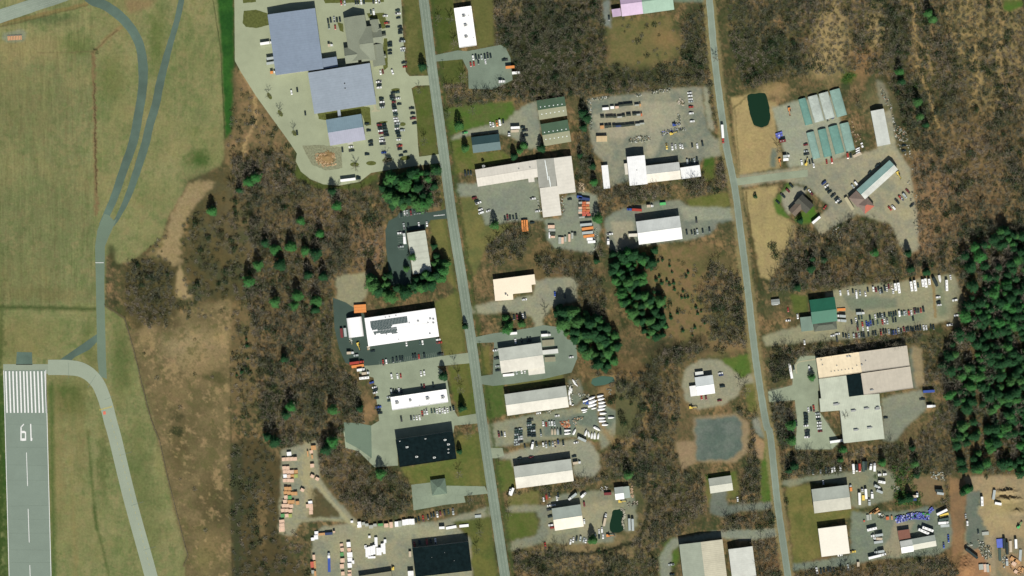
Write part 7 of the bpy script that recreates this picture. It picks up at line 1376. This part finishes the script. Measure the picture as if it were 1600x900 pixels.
# --- pines one by one
LONE = [((520, 300), 'on the wood edge below the parked semi'), ((527, 322), 'a little south of the wood edge below the semi'), ((430, 390), 'in the western bare wood, upper left'), ((438, 414), 'south of the upper left pine in the bare wood'), ((478, 392), 'in the middle of the western bare wood'), ((494, 397), 'just east of the middle pine in the bare wood'), ((404, 415), 'at the brush edge of the western wood'), ((506, 432), 'at the fringe near the tan clearing'),
        ((375, 297), 'beside the airfield corner, lower one'), ((389, 284), 'beside the airfield corner, upper one'), ((400, 278), 'beside the airfield corner, eastern one'), ((332, 330), 'alone in the dark brush by the sand bank'), ((465, 462), 'in the bare wood, centre'), ((493, 484), 'on the wood edge facing the dark lot'), ((430, 472), 'left of the wood centre'), ((460, 478), 'just south of the wood centre'), ((495, 470), 'north of the wood edge facing the dark lot'), ((455, 385), 'between the upper left and the middle pine'), ((470, 345), 'high in the western bare wood'), ((500, 365), 'tall one north of the wood centre'), ((415, 380), 'left of the upper left pine'), ((390, 440), 'in the scrub left of the wood'), ((482, 430), 'north east of the wood centre'), ((520, 640), 'alone in the lower bare wood'), ((455, 635), 'in the lower western wood'), ((445, 560), 'in the western wood level with the dark lot'),
        ((447, 648), 'a step south of the lower western one'), ((430, 690), 'at the head of the lumber column, right'), ((418, 682), 'at the head of the lumber column, left'), ((520, 690), 'above the lumber loop'), ((510, 702), 'above the lumber loop, southern'), ((595, 740), 'small one behind the upper black roof'), ((562, 638), 'on the bank below the western kerb'), ((912, 200), 'in the hedge east of the storage buildings'), ((911, 178), 'in the hedge, north'), ((916, 186), 'in the hedge, middle'), ((906, 243), 'behind the works, east'), ((812, 236), 'behind the works by the slate house'), ((818, 228), 'in the garden of the slate house'), ((846, 232), 'behind the works near the storage buildings'), ((803, 245), 'at the back wall of the works'),
        ((925, 260), 'in the belt left of the narrow white shed'), ((928, 285), 'in the belt south of the narrow white shed'), ((934, 342), 'at the west gate of the barn yard'), ((932, 408), 'west of the dense young stand'), ((870, 490), 'at the north west of the big stand'), ((815, 506), 'in the planted bed'), ((796, 508), 'at the west end of the planted bed'), ((981, 742), 'north of the two tone shed'), ((926, 843), 'in the south row of the truck yard'), ((790, 497), 'in the left planted bed'), ((792, 515), 'in the left planted bed, lower'), ((1450, 22), 'at the top by the sandy trail'), ((1457, 30), 'at the top east of the trail'), ((1405, 112), 'right of the sandy patches'), ((1408, 128), 'right of the sandy patches, lower'), ((1437, 182), 'in the east wood near the trail, upper'), ((1446, 195), 'in the east wood near the trail, right'), ((1432, 160), 'in the east wood near the trail, top'),
        ((1418, 396), 'at the foot of the gravel yard'), ((1423, 420), 'above the campers'), ((1447, 425), 'above the campers, eastern'), ((1266, 420), 'in the middle wood'), ((1245, 449), 'at the south west of the middle wood'), ((1287, 406), 'in the middle wood, upper'), ((1366, 395), 'in the middle wood, right'), ((1250, 345), 'behind the dark brown house'), ((1236, 688), 'at the south west of the plant lot'), ((1240, 728), 'at the lane mouth south of the plant'), ((1232, 735), 'at the lane mouth south of the plant, left'), ((1317, 702), 'under the plant wall'), ((1313, 718), 'south of the plant wall'), ((1268, 590), 'cone shaped in the plant garden'), ((1425, 700), 'in the thicket, north'), ((1432, 742), 'in the thicket, middle'), ((1420, 778), 'in the thicket, low'), ((1408, 782), 'in the thicket, low left'), ((1428, 724), 'in the thicket, upper middle'), ((1378, 722), 'by the white trucks'), ((1235, 665), 'on the west strip of the plant lot'), ((645, 402), 'at the foot of the ribbed roof lot'), ((678, 385), 'right of the pale ribbed roof'), ((682, 400), 'right of the pale ribbed roof, lower'), ((635, 420), 'on the west of the lot tail'), ((727, 510), 'small one beside the highway'), ((1268, 405), 'at the crest of the middle wood'), ((722, 637), 'on the highway lawn by the four unit roof'), ((693, 588), 'at the corner of the grey lot'), ((718, 705), 'at the corner of the upper black roof'), ((660, 105), 'on the lawn by the highway entrance'), ((773, 352), 'tiny one on the tan lawn'), ((717, 197), 'on the lawn north of the slate drive'), ((727, 232), 'on the lawn west of the slate house'), ((1509, 764), 'largest of the dark clump in the sand pit'), ((1515, 762), 'east of the dark clump in the sand pit'), ((1504, 769), 'west of the dark clump in the sand pit')]
npine = 0
for q, d in LONE: plant('pine', q, uniq('green pine ' + d), 'single pines', tr.uniform(.95, 1.4) if q[0] < 600 else tr.uniform(.75, 1.15)); npine += 1
STANDS = [([(592, 268), (690, 262), (688, 290), (672, 318), (655, 328), (612, 325), (600, 300)], 8.6, 'dark green pine in the stand between lot and dark asphalt', 1.1), ([(572, 432), (600, 425), (640, 428), (692, 392), (702, 410), (698, 440), (660, 455), (600, 468), (578, 460)], 8.0, 'dark green pine in the stand south of the ribbed roof', 1.1),
          ([(870, 480), (905, 478), (940, 500), (964, 525), (965, 560), (945, 578), (922, 560), (905, 535), (880, 520)], 7.6, 'dark green pine in the big stand east of the ringed warehouse', 1.25), ([(955, 396), (1028, 388), (1012, 430), (1005, 455), (1036, 472), (1044, 520), (1012, 532), (990, 495), (964, 465), (958, 430)], 7.4, 'bright green pine in the young stand below the big barn', .95)]
def zone(q, pl):
    xs = [p[0] for p in pl]; ys = [p[1] for p in pl]; u = (q[0] - min(xs)) / (max(xs) - min(xs)); v = (q[1] - min(ys)) / (max(ys) - min(ys))
    ns = 'north' if v < .34 else 'south' if v > .66 else ''; ew = 'west' if u < .34 else 'east' if u > .66 else ''
    return (ns + ew) or 'middle'
SIZES = ['widest', 'second widest', 'third widest'] + [o_ + ' widest' for o_ in ORD[3:]]
ZL = {}
def plant_zone(kind, q, pl, what, where, group, s_, sub=None):
    o_, sc_ = plant(kind, q, 'x', group, s_); ZL.setdefault((what, zone(q, pl), where), []).append((sc_, o_, q))
def finish_zones():
    for (what, z_, where), it in ZL.items():
        it.sort(key=lambda t: -t[0])
        for k_, (sc_, o_, q) in enumerate(it):
            if k_ < len(SIZES): o_['label'] = '%s %s in the %s of the %s' % (SIZES[k_], what, z_, where)
            else: o_['label'] = 'one of the small %s in the %s of the %s' % (what.replace('tree', 'trees').replace('pine', 'pines'), z_, where)
STANDS = [(pl, sp * 1.22, ('bright pine' if 'bright' in lb else 'dark pine'), lb.split(' in the ')[1], sc_) for pl, sp, lb, sc_ in STANDS]
for pl, sp, wh, lb, sc_ in STANDS:
    for q in fill(pl, sp, .6, 1.25):
        if nC[int((q[1] - GY0) / GS), int((q[0] - GX0) / GS)] < -.85: continue
        plant_zone('pine', q, pl, wh, lb, 'pines, ' + lb, sc_ * tr.choice([.6, .8, 1.0, 1.15, 1.3]) * tr.uniform(.9, 1.1)); npine += 1
EASTP = [([(1470, 575), (1500, 470), (1520, 440), (1500, 400), (1560, 360), (1680, 350), (1680, 745), (1600, 742), (1560, 735), (1495, 735), (1490, 690), (1510, 640), (1480, 620)], 9.0)]
ep = []
for pl, sp in EASTP: ep += fill(pl, sp, .5)
# gaps where the bare slope shows
GAPS = [(1480, 600, 16, 30), (1525, 440, 12, 30), (1555, 400, 20, 16), (1535, 640, 10, 22), (1590, 540, 12, 16), (1560, 650, 10, 14), (1500, 710, 14, 10), (1580, 700, 12, 12), (1545, 560, 8, 18), (1510, 545, 9, 25), (1535, 690, 8, 30), (1545, 715, 14, 12), (1505, 600, 10, 10), (1560, 470, 14, 9), (1530, 400, 16, 10), (1590, 430, 8, 18), (1515, 660, 8, 20), (1570, 600, 6, 14), (1510, 500, 9, 16), (1490, 540, 10, 14)]
ep = [q for q in ep if not (q[0] < 1525 + 30 * nC[int((q[1] - GY0) / GS), int((q[0] - GX0) / GS)] and tr.random() < .4)]
ep = [q for q in ep if not any(((q[0] - x) / a) ** 2 + ((q[1] - y) / b_) ** 2 < 1 for x, y, a, b_ in GAPS) and nC[int((q[1] - GY0) / GS), int((q[0] - GX0) / GS)] > -.3 or tr.random() < .15]
tr.shuffle(ep); inside = [q for q in ep if q[0] < 1600]; outside = [q for q in ep if q[0] >= 1600]
k = max(0, 300 - npine)
for q in inside[:k]: plant_zone('pine', q, [(1470, 350), (1600, 745)], 'dark pine', 'dense forest at the east edge', 'pines of the eastern forest', 1.2 * tr.choice([.8, 1.0, 1.15, 1.3]) * tr.uniform(.9, 1.1))
print('PINES', npine, len(inside), len(outside))
def mass(name, pts, gen, mats, label, smin, smax, nvar=6, trunk=None):
    base = [gen(k) for k in range(nvar)]; out = []
    for x, y in pts:
        b_ = base[tr.randrange(nvar)]; a = tr.uniform(0, 6.28); s_ = tr.uniform(smin, smax); c, d = math.cos(a) * s_, math.sin(a) * s_; w_ = Wp((x, y))
        M = np.array([[c, d, 0], [-d, c, 0], [0, 0, s_ * tr.uniform(.85, 1.15)]]); out.append((b_ @ M + np.array([w_.x, w_.y, 0])).reshape(-1, 3, 3))
    if not out: return
    T = np.concatenate(out); mi = tg.integers(0, len(mats), len(out)); mi = np.repeat(mi, [len(o_) for o_ in out])
    o = link(name, arr_mesh(name, T, mats, mi)); tag(o, label, name.replace('_', ' '), None, 'stuff'); return o
mass('pine_forest', inside[k:] + outside, lambda k: pine_tris(300 + k, 13, 3.6 + .3 * (k % 3), 520), [NEEDLE, NEEDLE2, NEEDLE2], 'dense dark green pine forest at the east edge', .7, 1.6)
# --- bare woods
WOODS = [([(365, 245), (398, 232), (455, 243), (470, 280), (520, 296), (600, 300), (690, 262), (694, 325), (600, 335), (598, 420), (575, 425), (560, 425), (520, 440), (518, 560), (560, 600), (572, 660), (540, 680), (535, 700), (430, 700), (405, 640), (400, 520), (385, 470), (392, 330), (352, 285)], 7.0, .95),
         ([(770, 0), (940, -60), (948, 100), (1000, 112), (1060, 92), (1066, 30), (1100, 10), (1122, 130), (1126, 210), (1112, 190), (1098, 132), (985, 145), (918, 150), (840, 158), (800, 165), (700, 168), (693, 132), (800, 135), (805, 115), (795, 70), (772, 70)], 7.5, .9),
         ([(1130, -60), (1700, -60), (1700, 440), (1480, 430), (1425, 415), (1435, 330), (1425, 230), (1400, 150), (1380, 120), (1340, 110), (1230, 122), (1160, 140), (1140, 60)], 8.2, .95), ([(1240, 352), (1280, 368), (1320, 345), (1390, 350), (1412, 400), (1440, 425), (1395, 440), (1320, 450), (1200, 458), (1208, 430)], 7.0, .95),
         ([(905, 560), (935, 580), (1000, 580), (1040, 545), (1110, 540), (1060, 575), (1062, 650), (1055, 690), (1062, 735), (1100, 742), (1104, 800), (1060, 835), (1030, 850), (1000, 870), (985, 850), (1012, 790), (1000, 765), (960, 742), (940, 715), (975, 690), (1000, 640)], 7.0, .9), ([(490, 690), (540, 695), (600, 730), (640, 758), (640, 800), (570, 812), (520, 770), (500, 735)], 7.0, .95),
         ([(925, 292), (1050, 290), (1052, 306), (990, 318), (938, 338)], 6.5, .75), ([(1065, 285), (1130, 250), (1138, 296), (1080, 308)], 6.0, .55), ([(905, 150), (920, 150), (942, 400), (928, 400), (902, 300)], 7, .9), ([(1215, 545), (1440, 520), (1445, 536), (1240, 566), (1215, 580)], 6.5, .85), ([(1200, 552), (1235, 555), (1235, 590), (1208, 600)], 7, .95), ([(1207, 628), (1240, 645), (1240, 700), (1213, 700)], 7, 1.0),
         ([(1220, 708), (1300, 706), (1430, 690), (1480, 620), (1440, 600), (1448, 560), (1500, 560), (1500, 700), (1486, 742), (1400, 735), (1222, 750)], 7.0, .9), ([(795, 858), (950, 862), (1030, 872), (1030, 940), (795, 940)], 8, .8), ([(1240, 892), (1330, 886), (1480, 868), (1500, 900), (1500, 960), (1240, 960)], 7, .95), ([(1226, 778), (1252, 782), (1275, 810), (1268, 850), (1240, 878)], 6.5, .85),
         ([(1112, 402), (1166, 440), (1168, 550), (1112, 530), (1090, 462)], 7.5, .75), ([(1152, 640), (1192, 650), (1192, 780), (1150, 790), (1172, 710)], 7, .85), ([(1130, 810), (1210, 798), (1226, 960), (1182, 960), (1176, 850), (1130, 832)], 7, .9), ([(750, 362), (830, 352), (818, 400), (770, 418)], 6.8, .9), ([(835, 400), (925, 408), (948, 470), (945, 500), (905, 478), (900, 440), (845, 425)], 8, .75),
         ([(1340, 742), (1400, 742), (1430, 765), (1470, 780), (1480, 860), (1495, 860), (1480, 742)], 11, .8), ([(362, 690), (430, 705), (435, 840), (484, 850), (486, 960), (365, 960)], 24, .5), ([(200, 400), (285, 420), (278, 480), (230, 515), (195, 480)], 11, .45), ([(300, 340), (392, 330), (395, 470), (300, 460)], 16, .45), ([(1400, 450), (1440, 430), (1440, 436), (1400, 452)], 7, .9), ([(940, 740), (962, 745), (870, 768), (850, 772), (800, 780), (790, 770), (870, 760)], 7, .6), ([(780, 470), (830, 480), (830, 495), (780, 490)], 8, .7), ([(1440, 540), (1480, 520), (1500, 560), (1445, 600)], 8, .9), ([(360, 480), (402, 500), (402, 640), (380, 640)], 22, .5), ([(1470, 575), (1500, 470), (1500, 400), (1560, 360), (1680, 350), (1680, 745), (1495, 735), (1480, 620)], 14, 1.0)]
pts = []
for pl, sp, s_ in WOODS:
    for q in fill(pl, sp, .3): pts.append((q, s_, pl))
# thin out where sand, trails and clearings show
SAND = [(1300, 60, 30, 60), (1368, 48, 16, 38), (1350, 85, 24, 16), (1272, 105, 14, 20), (1210, 142, 20, 16), (1345, 110, 16, 24), (575, 385, 24, 48), (1545, 30, 60, 40), (1535, 110, 40, 60), (1570, 70, 20, 40), (1300, 15, 16, 22), (1375, 170, 20, 30), (1455, 330, 25, 50), (990, 90, 60, 40)]
TRL = [(1421, -20), (1427, 10), (1430, 45), (1428, 75), (1431, 92), (1435, 110), (1442, 125), (1450, 140), (1457, 165), (1465, 195), (1440, 72), (1448, 85), (1458, 115), (1480, 20), (1484, 50), (1505, 88), (1518, 15), (1527, 35), (1525, 70), (1524, 100), (1530, 125), (1520, 150), (1568, 25), (1562, 60), (1560, 90), (1570, 130)]
STR = [(1024, 760), (1019, 775), (1014, 790), (1010, 807), (1006, 825), (998, 846), (985, 850), (965, 854), (945, 860), (930, 864)]
def keep(q):
    if tr.random() < .55 * min(1, max(0, .2 - nE[int((q[1] - GY0) / GS) % NY, int((q[0] - GX0) / GS) % NX])): return False
    if tr.random() < .9 * min(1, max(0, .15 - 1.3 * nA[int((q[1] - GY0) / GS) % NY, int((q[0] - GX0) / GS) % NX])): return False
    if any(((q[0] - x) / a) ** 2 + ((q[1] - y) / b_) ** 2 < 1 for x, y, a, b_ in SAND) and tr.random() < .8: return False
    if any(math.hypot(q[0] - x, q[1] - y) < 12 for x, y in TRL) and tr.random() < .7: return False
    if any(math.hypot(q[0] - x, q[1] - y) < 11 for x, y in STR) and tr.random() < .85: return False
    return True
pts = [p for p in pts if keep(p[0])]
tr.shuffle(pts); vis = [p for p in pts if 0 < p[0][0] < 1600 and 0 < p[0][1] < 900]; vis.sort(key=lambda p: -p[1])
WN = 'western bare wood|top centre wood|north eastern wood|middle wood|central wood|wood by the lumber lane|belt behind the workshop|scrub at the road bend|hedge by the storage buildings|belt north of the plant|copse at the plant gate|belt west of the plant|belt south of the plant|southern wood edge|wood beside the mulch heap|strip on the tan lawn|clearing by the side road|belt around the court|scrub below the garage|copse on the works lawn|scrub by the cream roof|bus yard thicket|brush left of the lumber|brush by the sand bank|low scrub right of the sand|edge above the campers|belt below the apron|planted bed|corner behind the plant|strip beside the meadow|eastern forest gaps'.split('|')
SOLO = [((778, 375), 'wide bare tree on the tan lawn, west'), ((792, 368), 'wide bare tree on the tan lawn, middle'), ((806, 378), 'wide bare tree on the tan lawn, east'), ((1118, 92), 'bare tree at the side road verge'), ((724, 122), 'bare tree on the lawn by the grey lot'), ((655, 143), 'bare tree on the big highway lawn, north'), ((663, 222), 'bare tree on the big highway lawn, south'), ((710, 570), 'bare tree on the lower highway lawn, north'), ((716, 590), 'bare tree on the lower highway lawn, middle'), ((720, 610), 'bare tree on the lower highway lawn, south'), ((556, 262), 'small bare tree on the western island'), ((604, 252), 'small bare tree on the third island'), ((420, 150), 'small bare tree on the upper western island'), ((438, 178), 'small bare tree on the middle western island'), ((460, 208), 'small bare tree on the lower western island'),
        ((717, 742), 'bare tree right of the upper black roof'), ((735, 782), 'dark bare tree on the cracked lot edge'), ((731, 680), 'slim bare tree beside the upper black roof'), ((745, 860), 'slim bare tree beside the lower black roof'), ((750, 833), 'slim bare tree above the lower black roof'), ((1155, 600), 'bare tree at the ring drive mouth'), ((1165, 612), 'second bare tree at the ring drive'), ((868, 855), 'bare tree south of the truck yard'), ((795, 800), 'bare tree by the oval lawn'), ((1320, 648), 'bare tree in the court of the plant'), ((898, 462), 'bare tree right of the gravel car park'), ((852, 490), 'bare tree above the ringed warehouse'), ((1160, 790), 'bare tree on the garage drive'), ((1180, 800), 'bare tree right of the garage drive'), ((700, 180), 'thin bare tree by the top lawn'), ((738, 175), 'thin bare tree in the fenced lawn'), ((686, 30), 'bare tree right of the highway at the top'), ((704, 32), 'second bare tree right of the highway at the top'), ((710, 70), 'bare tree left of the white flat roof'), ((1215, 235), 'bare bush tree on the field edge'), ((1340, 165), 'dark bare tree right of the greenhouses')]
nb_ = 0
for q, d in SOLO: plant('bare', q, uniq(d), 'single bare trees', tr.uniform(.8, 1.05)); nb_ += 1
nk = 300 - nb_
ZX = {10: ' north of the plant', 11: ' west of the plant', 12: ' left of the plant', 16: ' and road', 17: ' and garage', 18: ' below the garage'}
for q, s_, pl in vis[:nk]:
    i = [w_[0] for w_ in WOODS].index(pl); x, y = q
    nmw = WN[i] if i < len(WN) else ('belt beside the plant' if 1190 < x < 1460 and 520 < y < 750 else 'southern wood edge' if y > 800 else 'scrub by the side road' if 1080 < x < 1200 else 'scattered trees of the site')
    plant_zone('bare', q, pl, 'leafless tree', nmw, 'leafless trees, ' + nmw, s_ * tr.uniform(.75, 1.25))
finish_zones()
rest = [p[0] for p in vis[nk:]] + [p[0] for p in pts if not (0 < p[0][0] < 1600 and 0 < p[0][1] < 900)]
print('BARE', nb_, len(vis), len(rest))
def lowbare(k):
    t = branch_tris(400 + k, 12.5, 3.4 + .3 * (k % 3), 5 + k % 3, 8, .14); g = np.random.default_rng(k); a = np.array([[[-.2, 0, 0], [.2, 0, 0], [0, 0, 12.0]], [[0, -.2, 0], [0, .2, 0], [0, 0, 12.0]]]); return np.concatenate([t, a])
mass('bare_woodland', rest, lowbare, [TWIG, TWIG2, BARK], 'leafless brown woodland covering the slopes and ditches', .5, 1.15)
# low brush and saplings
def shrub(k):
    g = np.random.default_rng(500 + k); n = 46; a = g.random(n) * 6.28; p = 1.5 * g.random(n) ** .5; z = 1.6 * g.random(n) * (1 - p / 2.2); c = np.stack([p * np.cos(a), p * np.sin(a), z], -1); v = g.normal(size=(n, 3)); v[:, 2] = np.abs(v[:, 2]); v /= np.linalg.norm(v, axis=1)[:, None]; s_ = np.cross(v, g.normal(size=(n, 3))); s_ /= np.linalg.norm(s_, axis=1)[:, None]
    return np.stack([c - s_ * .14, c + s_ * .14, c + v * .9], 1)
br_pts = []
for pl, sp, _ in WOODS: br_pts += fill(pl, 6.5 if sp < 15 else 15, .35)
for pl, sp in (([(200, 520), (245, 500), (360, 465), (361, 900), (292, 900), (240, 660)], 40), ([(1018, 392), (1168, 440), (1168, 545), (1060, 556), (1015, 440)], 8), ([(200, 400), (392, 280), (400, 480), (230, 515)], 6.5), ([(950, 30), (1050, 25), (1066, 80), (1000, 105)], 10), ([(362, 470), (402, 500), (440, 720), (480, 900), (363, 900)], 7), ([(352, 225), (372, 120), (410, 165), (455, 240), (365, 262)], 8), ([(1500, 745), (1600, 745), (1600, 800), (1560, 800)], 8), ([(825, 385), (930, 395), (948, 470), (850, 425)], 7)):
    br_pts += [q for q in fill(pl, sp, .95) if tr.random() < .35 + .5 * nC[int((q[1] - GY0) / GS) % NY, int((q[0] - GX0) / GS) % NX] and not (inpoly(np.array([q[0]]), np.array([q[1]]), AF)[0])]
dk_ = [q for q in br_pts if nA[int((q[1] - GY0) / GS) % NY, int((q[0] - GX0) / GS) % NX] > .25 and q[0] > 360 and tr.random() < .6]
mass('evergreen_brush', dk_, shrub, [DARKB, BUSHM], 'dark green brush in patches under the bare woods', 1.0, 2.4)
mass('brush', br_pts, shrub, [BUSHM, TWIG, TWIG2], 'low brown brush and briars under and between the woods', .7, 1.5)
gb = []
for pl, sp in (([(1395, 720), (1430, 715), (1440, 745), (1415, 790), (1395, 780)], 9), ([(1400, 770), (1440, 770), (1435, 790), (1400, 790)], 6)): gb += fill(pl, sp, 2)
gb += [(1325, 122), (1330, 118), (1320, 124), (1022, 633), (1026, 630), (1430, 135), (1455, 30), (1105, 745), (1222, 690), (1240, 660), (1418, 752), (1368, 745), (590, 340)]
mass('green_bushes', gb, shrub, [GREENB], 'green leafy bushes in the thicket and along the woods', 1.2, 2.4)
bigd = []
for pl, sp in (([(775, 20), (930, -10), (945, 100), (985, 135), (920, 148), (800, 160), (700, 165), (700, 135), (805, 115)], 13), ([(1160, 60), (1240, 50), (1250, 110), (1165, 135)], 12), ([(1395, 0), (1420, 0), (1430, 100), (1420, 220), (1395, 170)], 12), ([(1010, 110), (1065, 95), (1110, 40), (1110, 130), (1040, 135)], 12), ([(940, 560), (1060, 545), (1050, 600), (1020, 720), (960, 740)], 14), ([(1205, 635), (1235, 650), (1235, 700), (1215, 700)], 10), ([(1210, 535), (1235, 545), (1230, 595), (1208, 590)], 11), ([(1100, 440), (1160, 440), (1160, 545), (1110, 520)], 14), ([(1190, 390), (1320, 350), (1400, 400), (1250, 440)], 17), ([(300, 300), (390, 290), (395, 460), (300, 450)], 15), ([(200, 410), (270, 420), (240, 510)], 12), ([(400, 400), (520, 350), (510, 640), (430, 640)], 22), ([(1425, 160), (1600, 160), (1600, 380), (1440, 420)], 30)): bigd += [q for q in fill(pl, sp * 1.2, .35, 1.4) if keep(q)]
def bigshrub(k):
    g = np.random.default_rng(800 + k); n = 150; a = g.random(n) * 6.28; p = 2.6 * g.random(n) ** .6 * (1 + .3 * np.sin(3 * a + k)); z = .5 + 4.5 * g.random(n) * (1 - p / 4.2); c = np.stack([p * np.cos(a), p * np.sin(a), z], -1); v = g.normal(size=(n, 3)); v[:, 2] = np.abs(v[:, 2]); v /= np.linalg.norm(v, axis=1)[:, None]; s_ = np.cross(v, g.normal(size=(n, 3))); s_ /= np.linalg.norm(s_, axis=1)[:, None]
    return np.stack([c - s_ * .2, c + s_ * .2, c + v * 1.1], 1)
mass('thicket', bigd, bigshrub, [DARKB, BUSHM, DARKB], 'dark thicket clumps scattered through the bare woods', .7, 1.5)
# young conifers dotted over the clearing
def small(k): return pine_tris(600 + k, 4.0, 1.5, 70)
SMALL = [('T22', p) for p in ((888, 25), (915, 25), (955, 55), (1015, 10), (1068, 20), (1060, 60), (1080, 60), (1100, 58), (958, 120), (990, 165), (992, 190), (1034, 157), (1150, 122), (1160, 160), (1182, 148), (1142, 248), (968, 245), (1068, 268), (1128, 295), (1203, 222), (945, 180))] + [('T21', p) for p in ((890, 725), (915, 735), (940, 725), (985, 762), (1000, 802), (1100, 805), (1088, 828), (920, 830), (935, 870), (968, 855), (1010, 870), (985, 880), (870, 780), (900, 850))] + [('T21', (1520, 328)), ('T02', (1540, 320)), ('T02', (1545, 360)), ('T02', (1550, 440)), ('T02', (1510, 525)), ('T02', (1480, 545))]
SM = [arr_mesh('young_conifer_crown', small(k), [NEEDLE2]) for k in range(4)]
items = [dict(pos=(pp(f, *p)[0], -pp(f, *p)[1]), q=pp(f, *p), what='small conifer') for f, p in SMALL]
tags_ = ['meadow strip' if i_['q'][0] < 500 else 'tan field' if i_['q'][0] > 1150 and i_['q'][1] < 340 else 'brown clearing, upper part' if i_['q'][1] < 448 else 'brown clearing, lower part' for i_ in items]; YL = [None] * len(items)
for t_ in set(tags_):
    ix = [i_ for i_ in range(len(items)) if tags_[i_] == t_]
    for i_, o_ in zip(ix, ordinals([items[j_] for j_ in ix])): YL[i_] = 'dark ' + o_ + ' on the ' + t_ if len(ix) > 1 else 'dark small conifer alone in the ' + t_
for k, it in enumerate(items):
    p = Wp(it['q']); far_ = it['q'][0] < 500; lab_ = YL[k]; e = empty('young_conifer', p.x, p.y, 0, tr.uniform(0, 6)); s_ = tr.uniform(.7, 1.3); e.scale = (s_,) * 3
    tag(e, lab_.replace('dark only', 'the only'), 'young conifer', 'young conifers ' + ('by the meadow' if far_ else 'on the clearing')); link('crown', SM[k % 4], e); m = MB(); m.cyl(0, 0, 0, .1, 1.2, 6); m.build('trunk', BARK, e)
print('OBJECTS', len(bpy.data.objects))
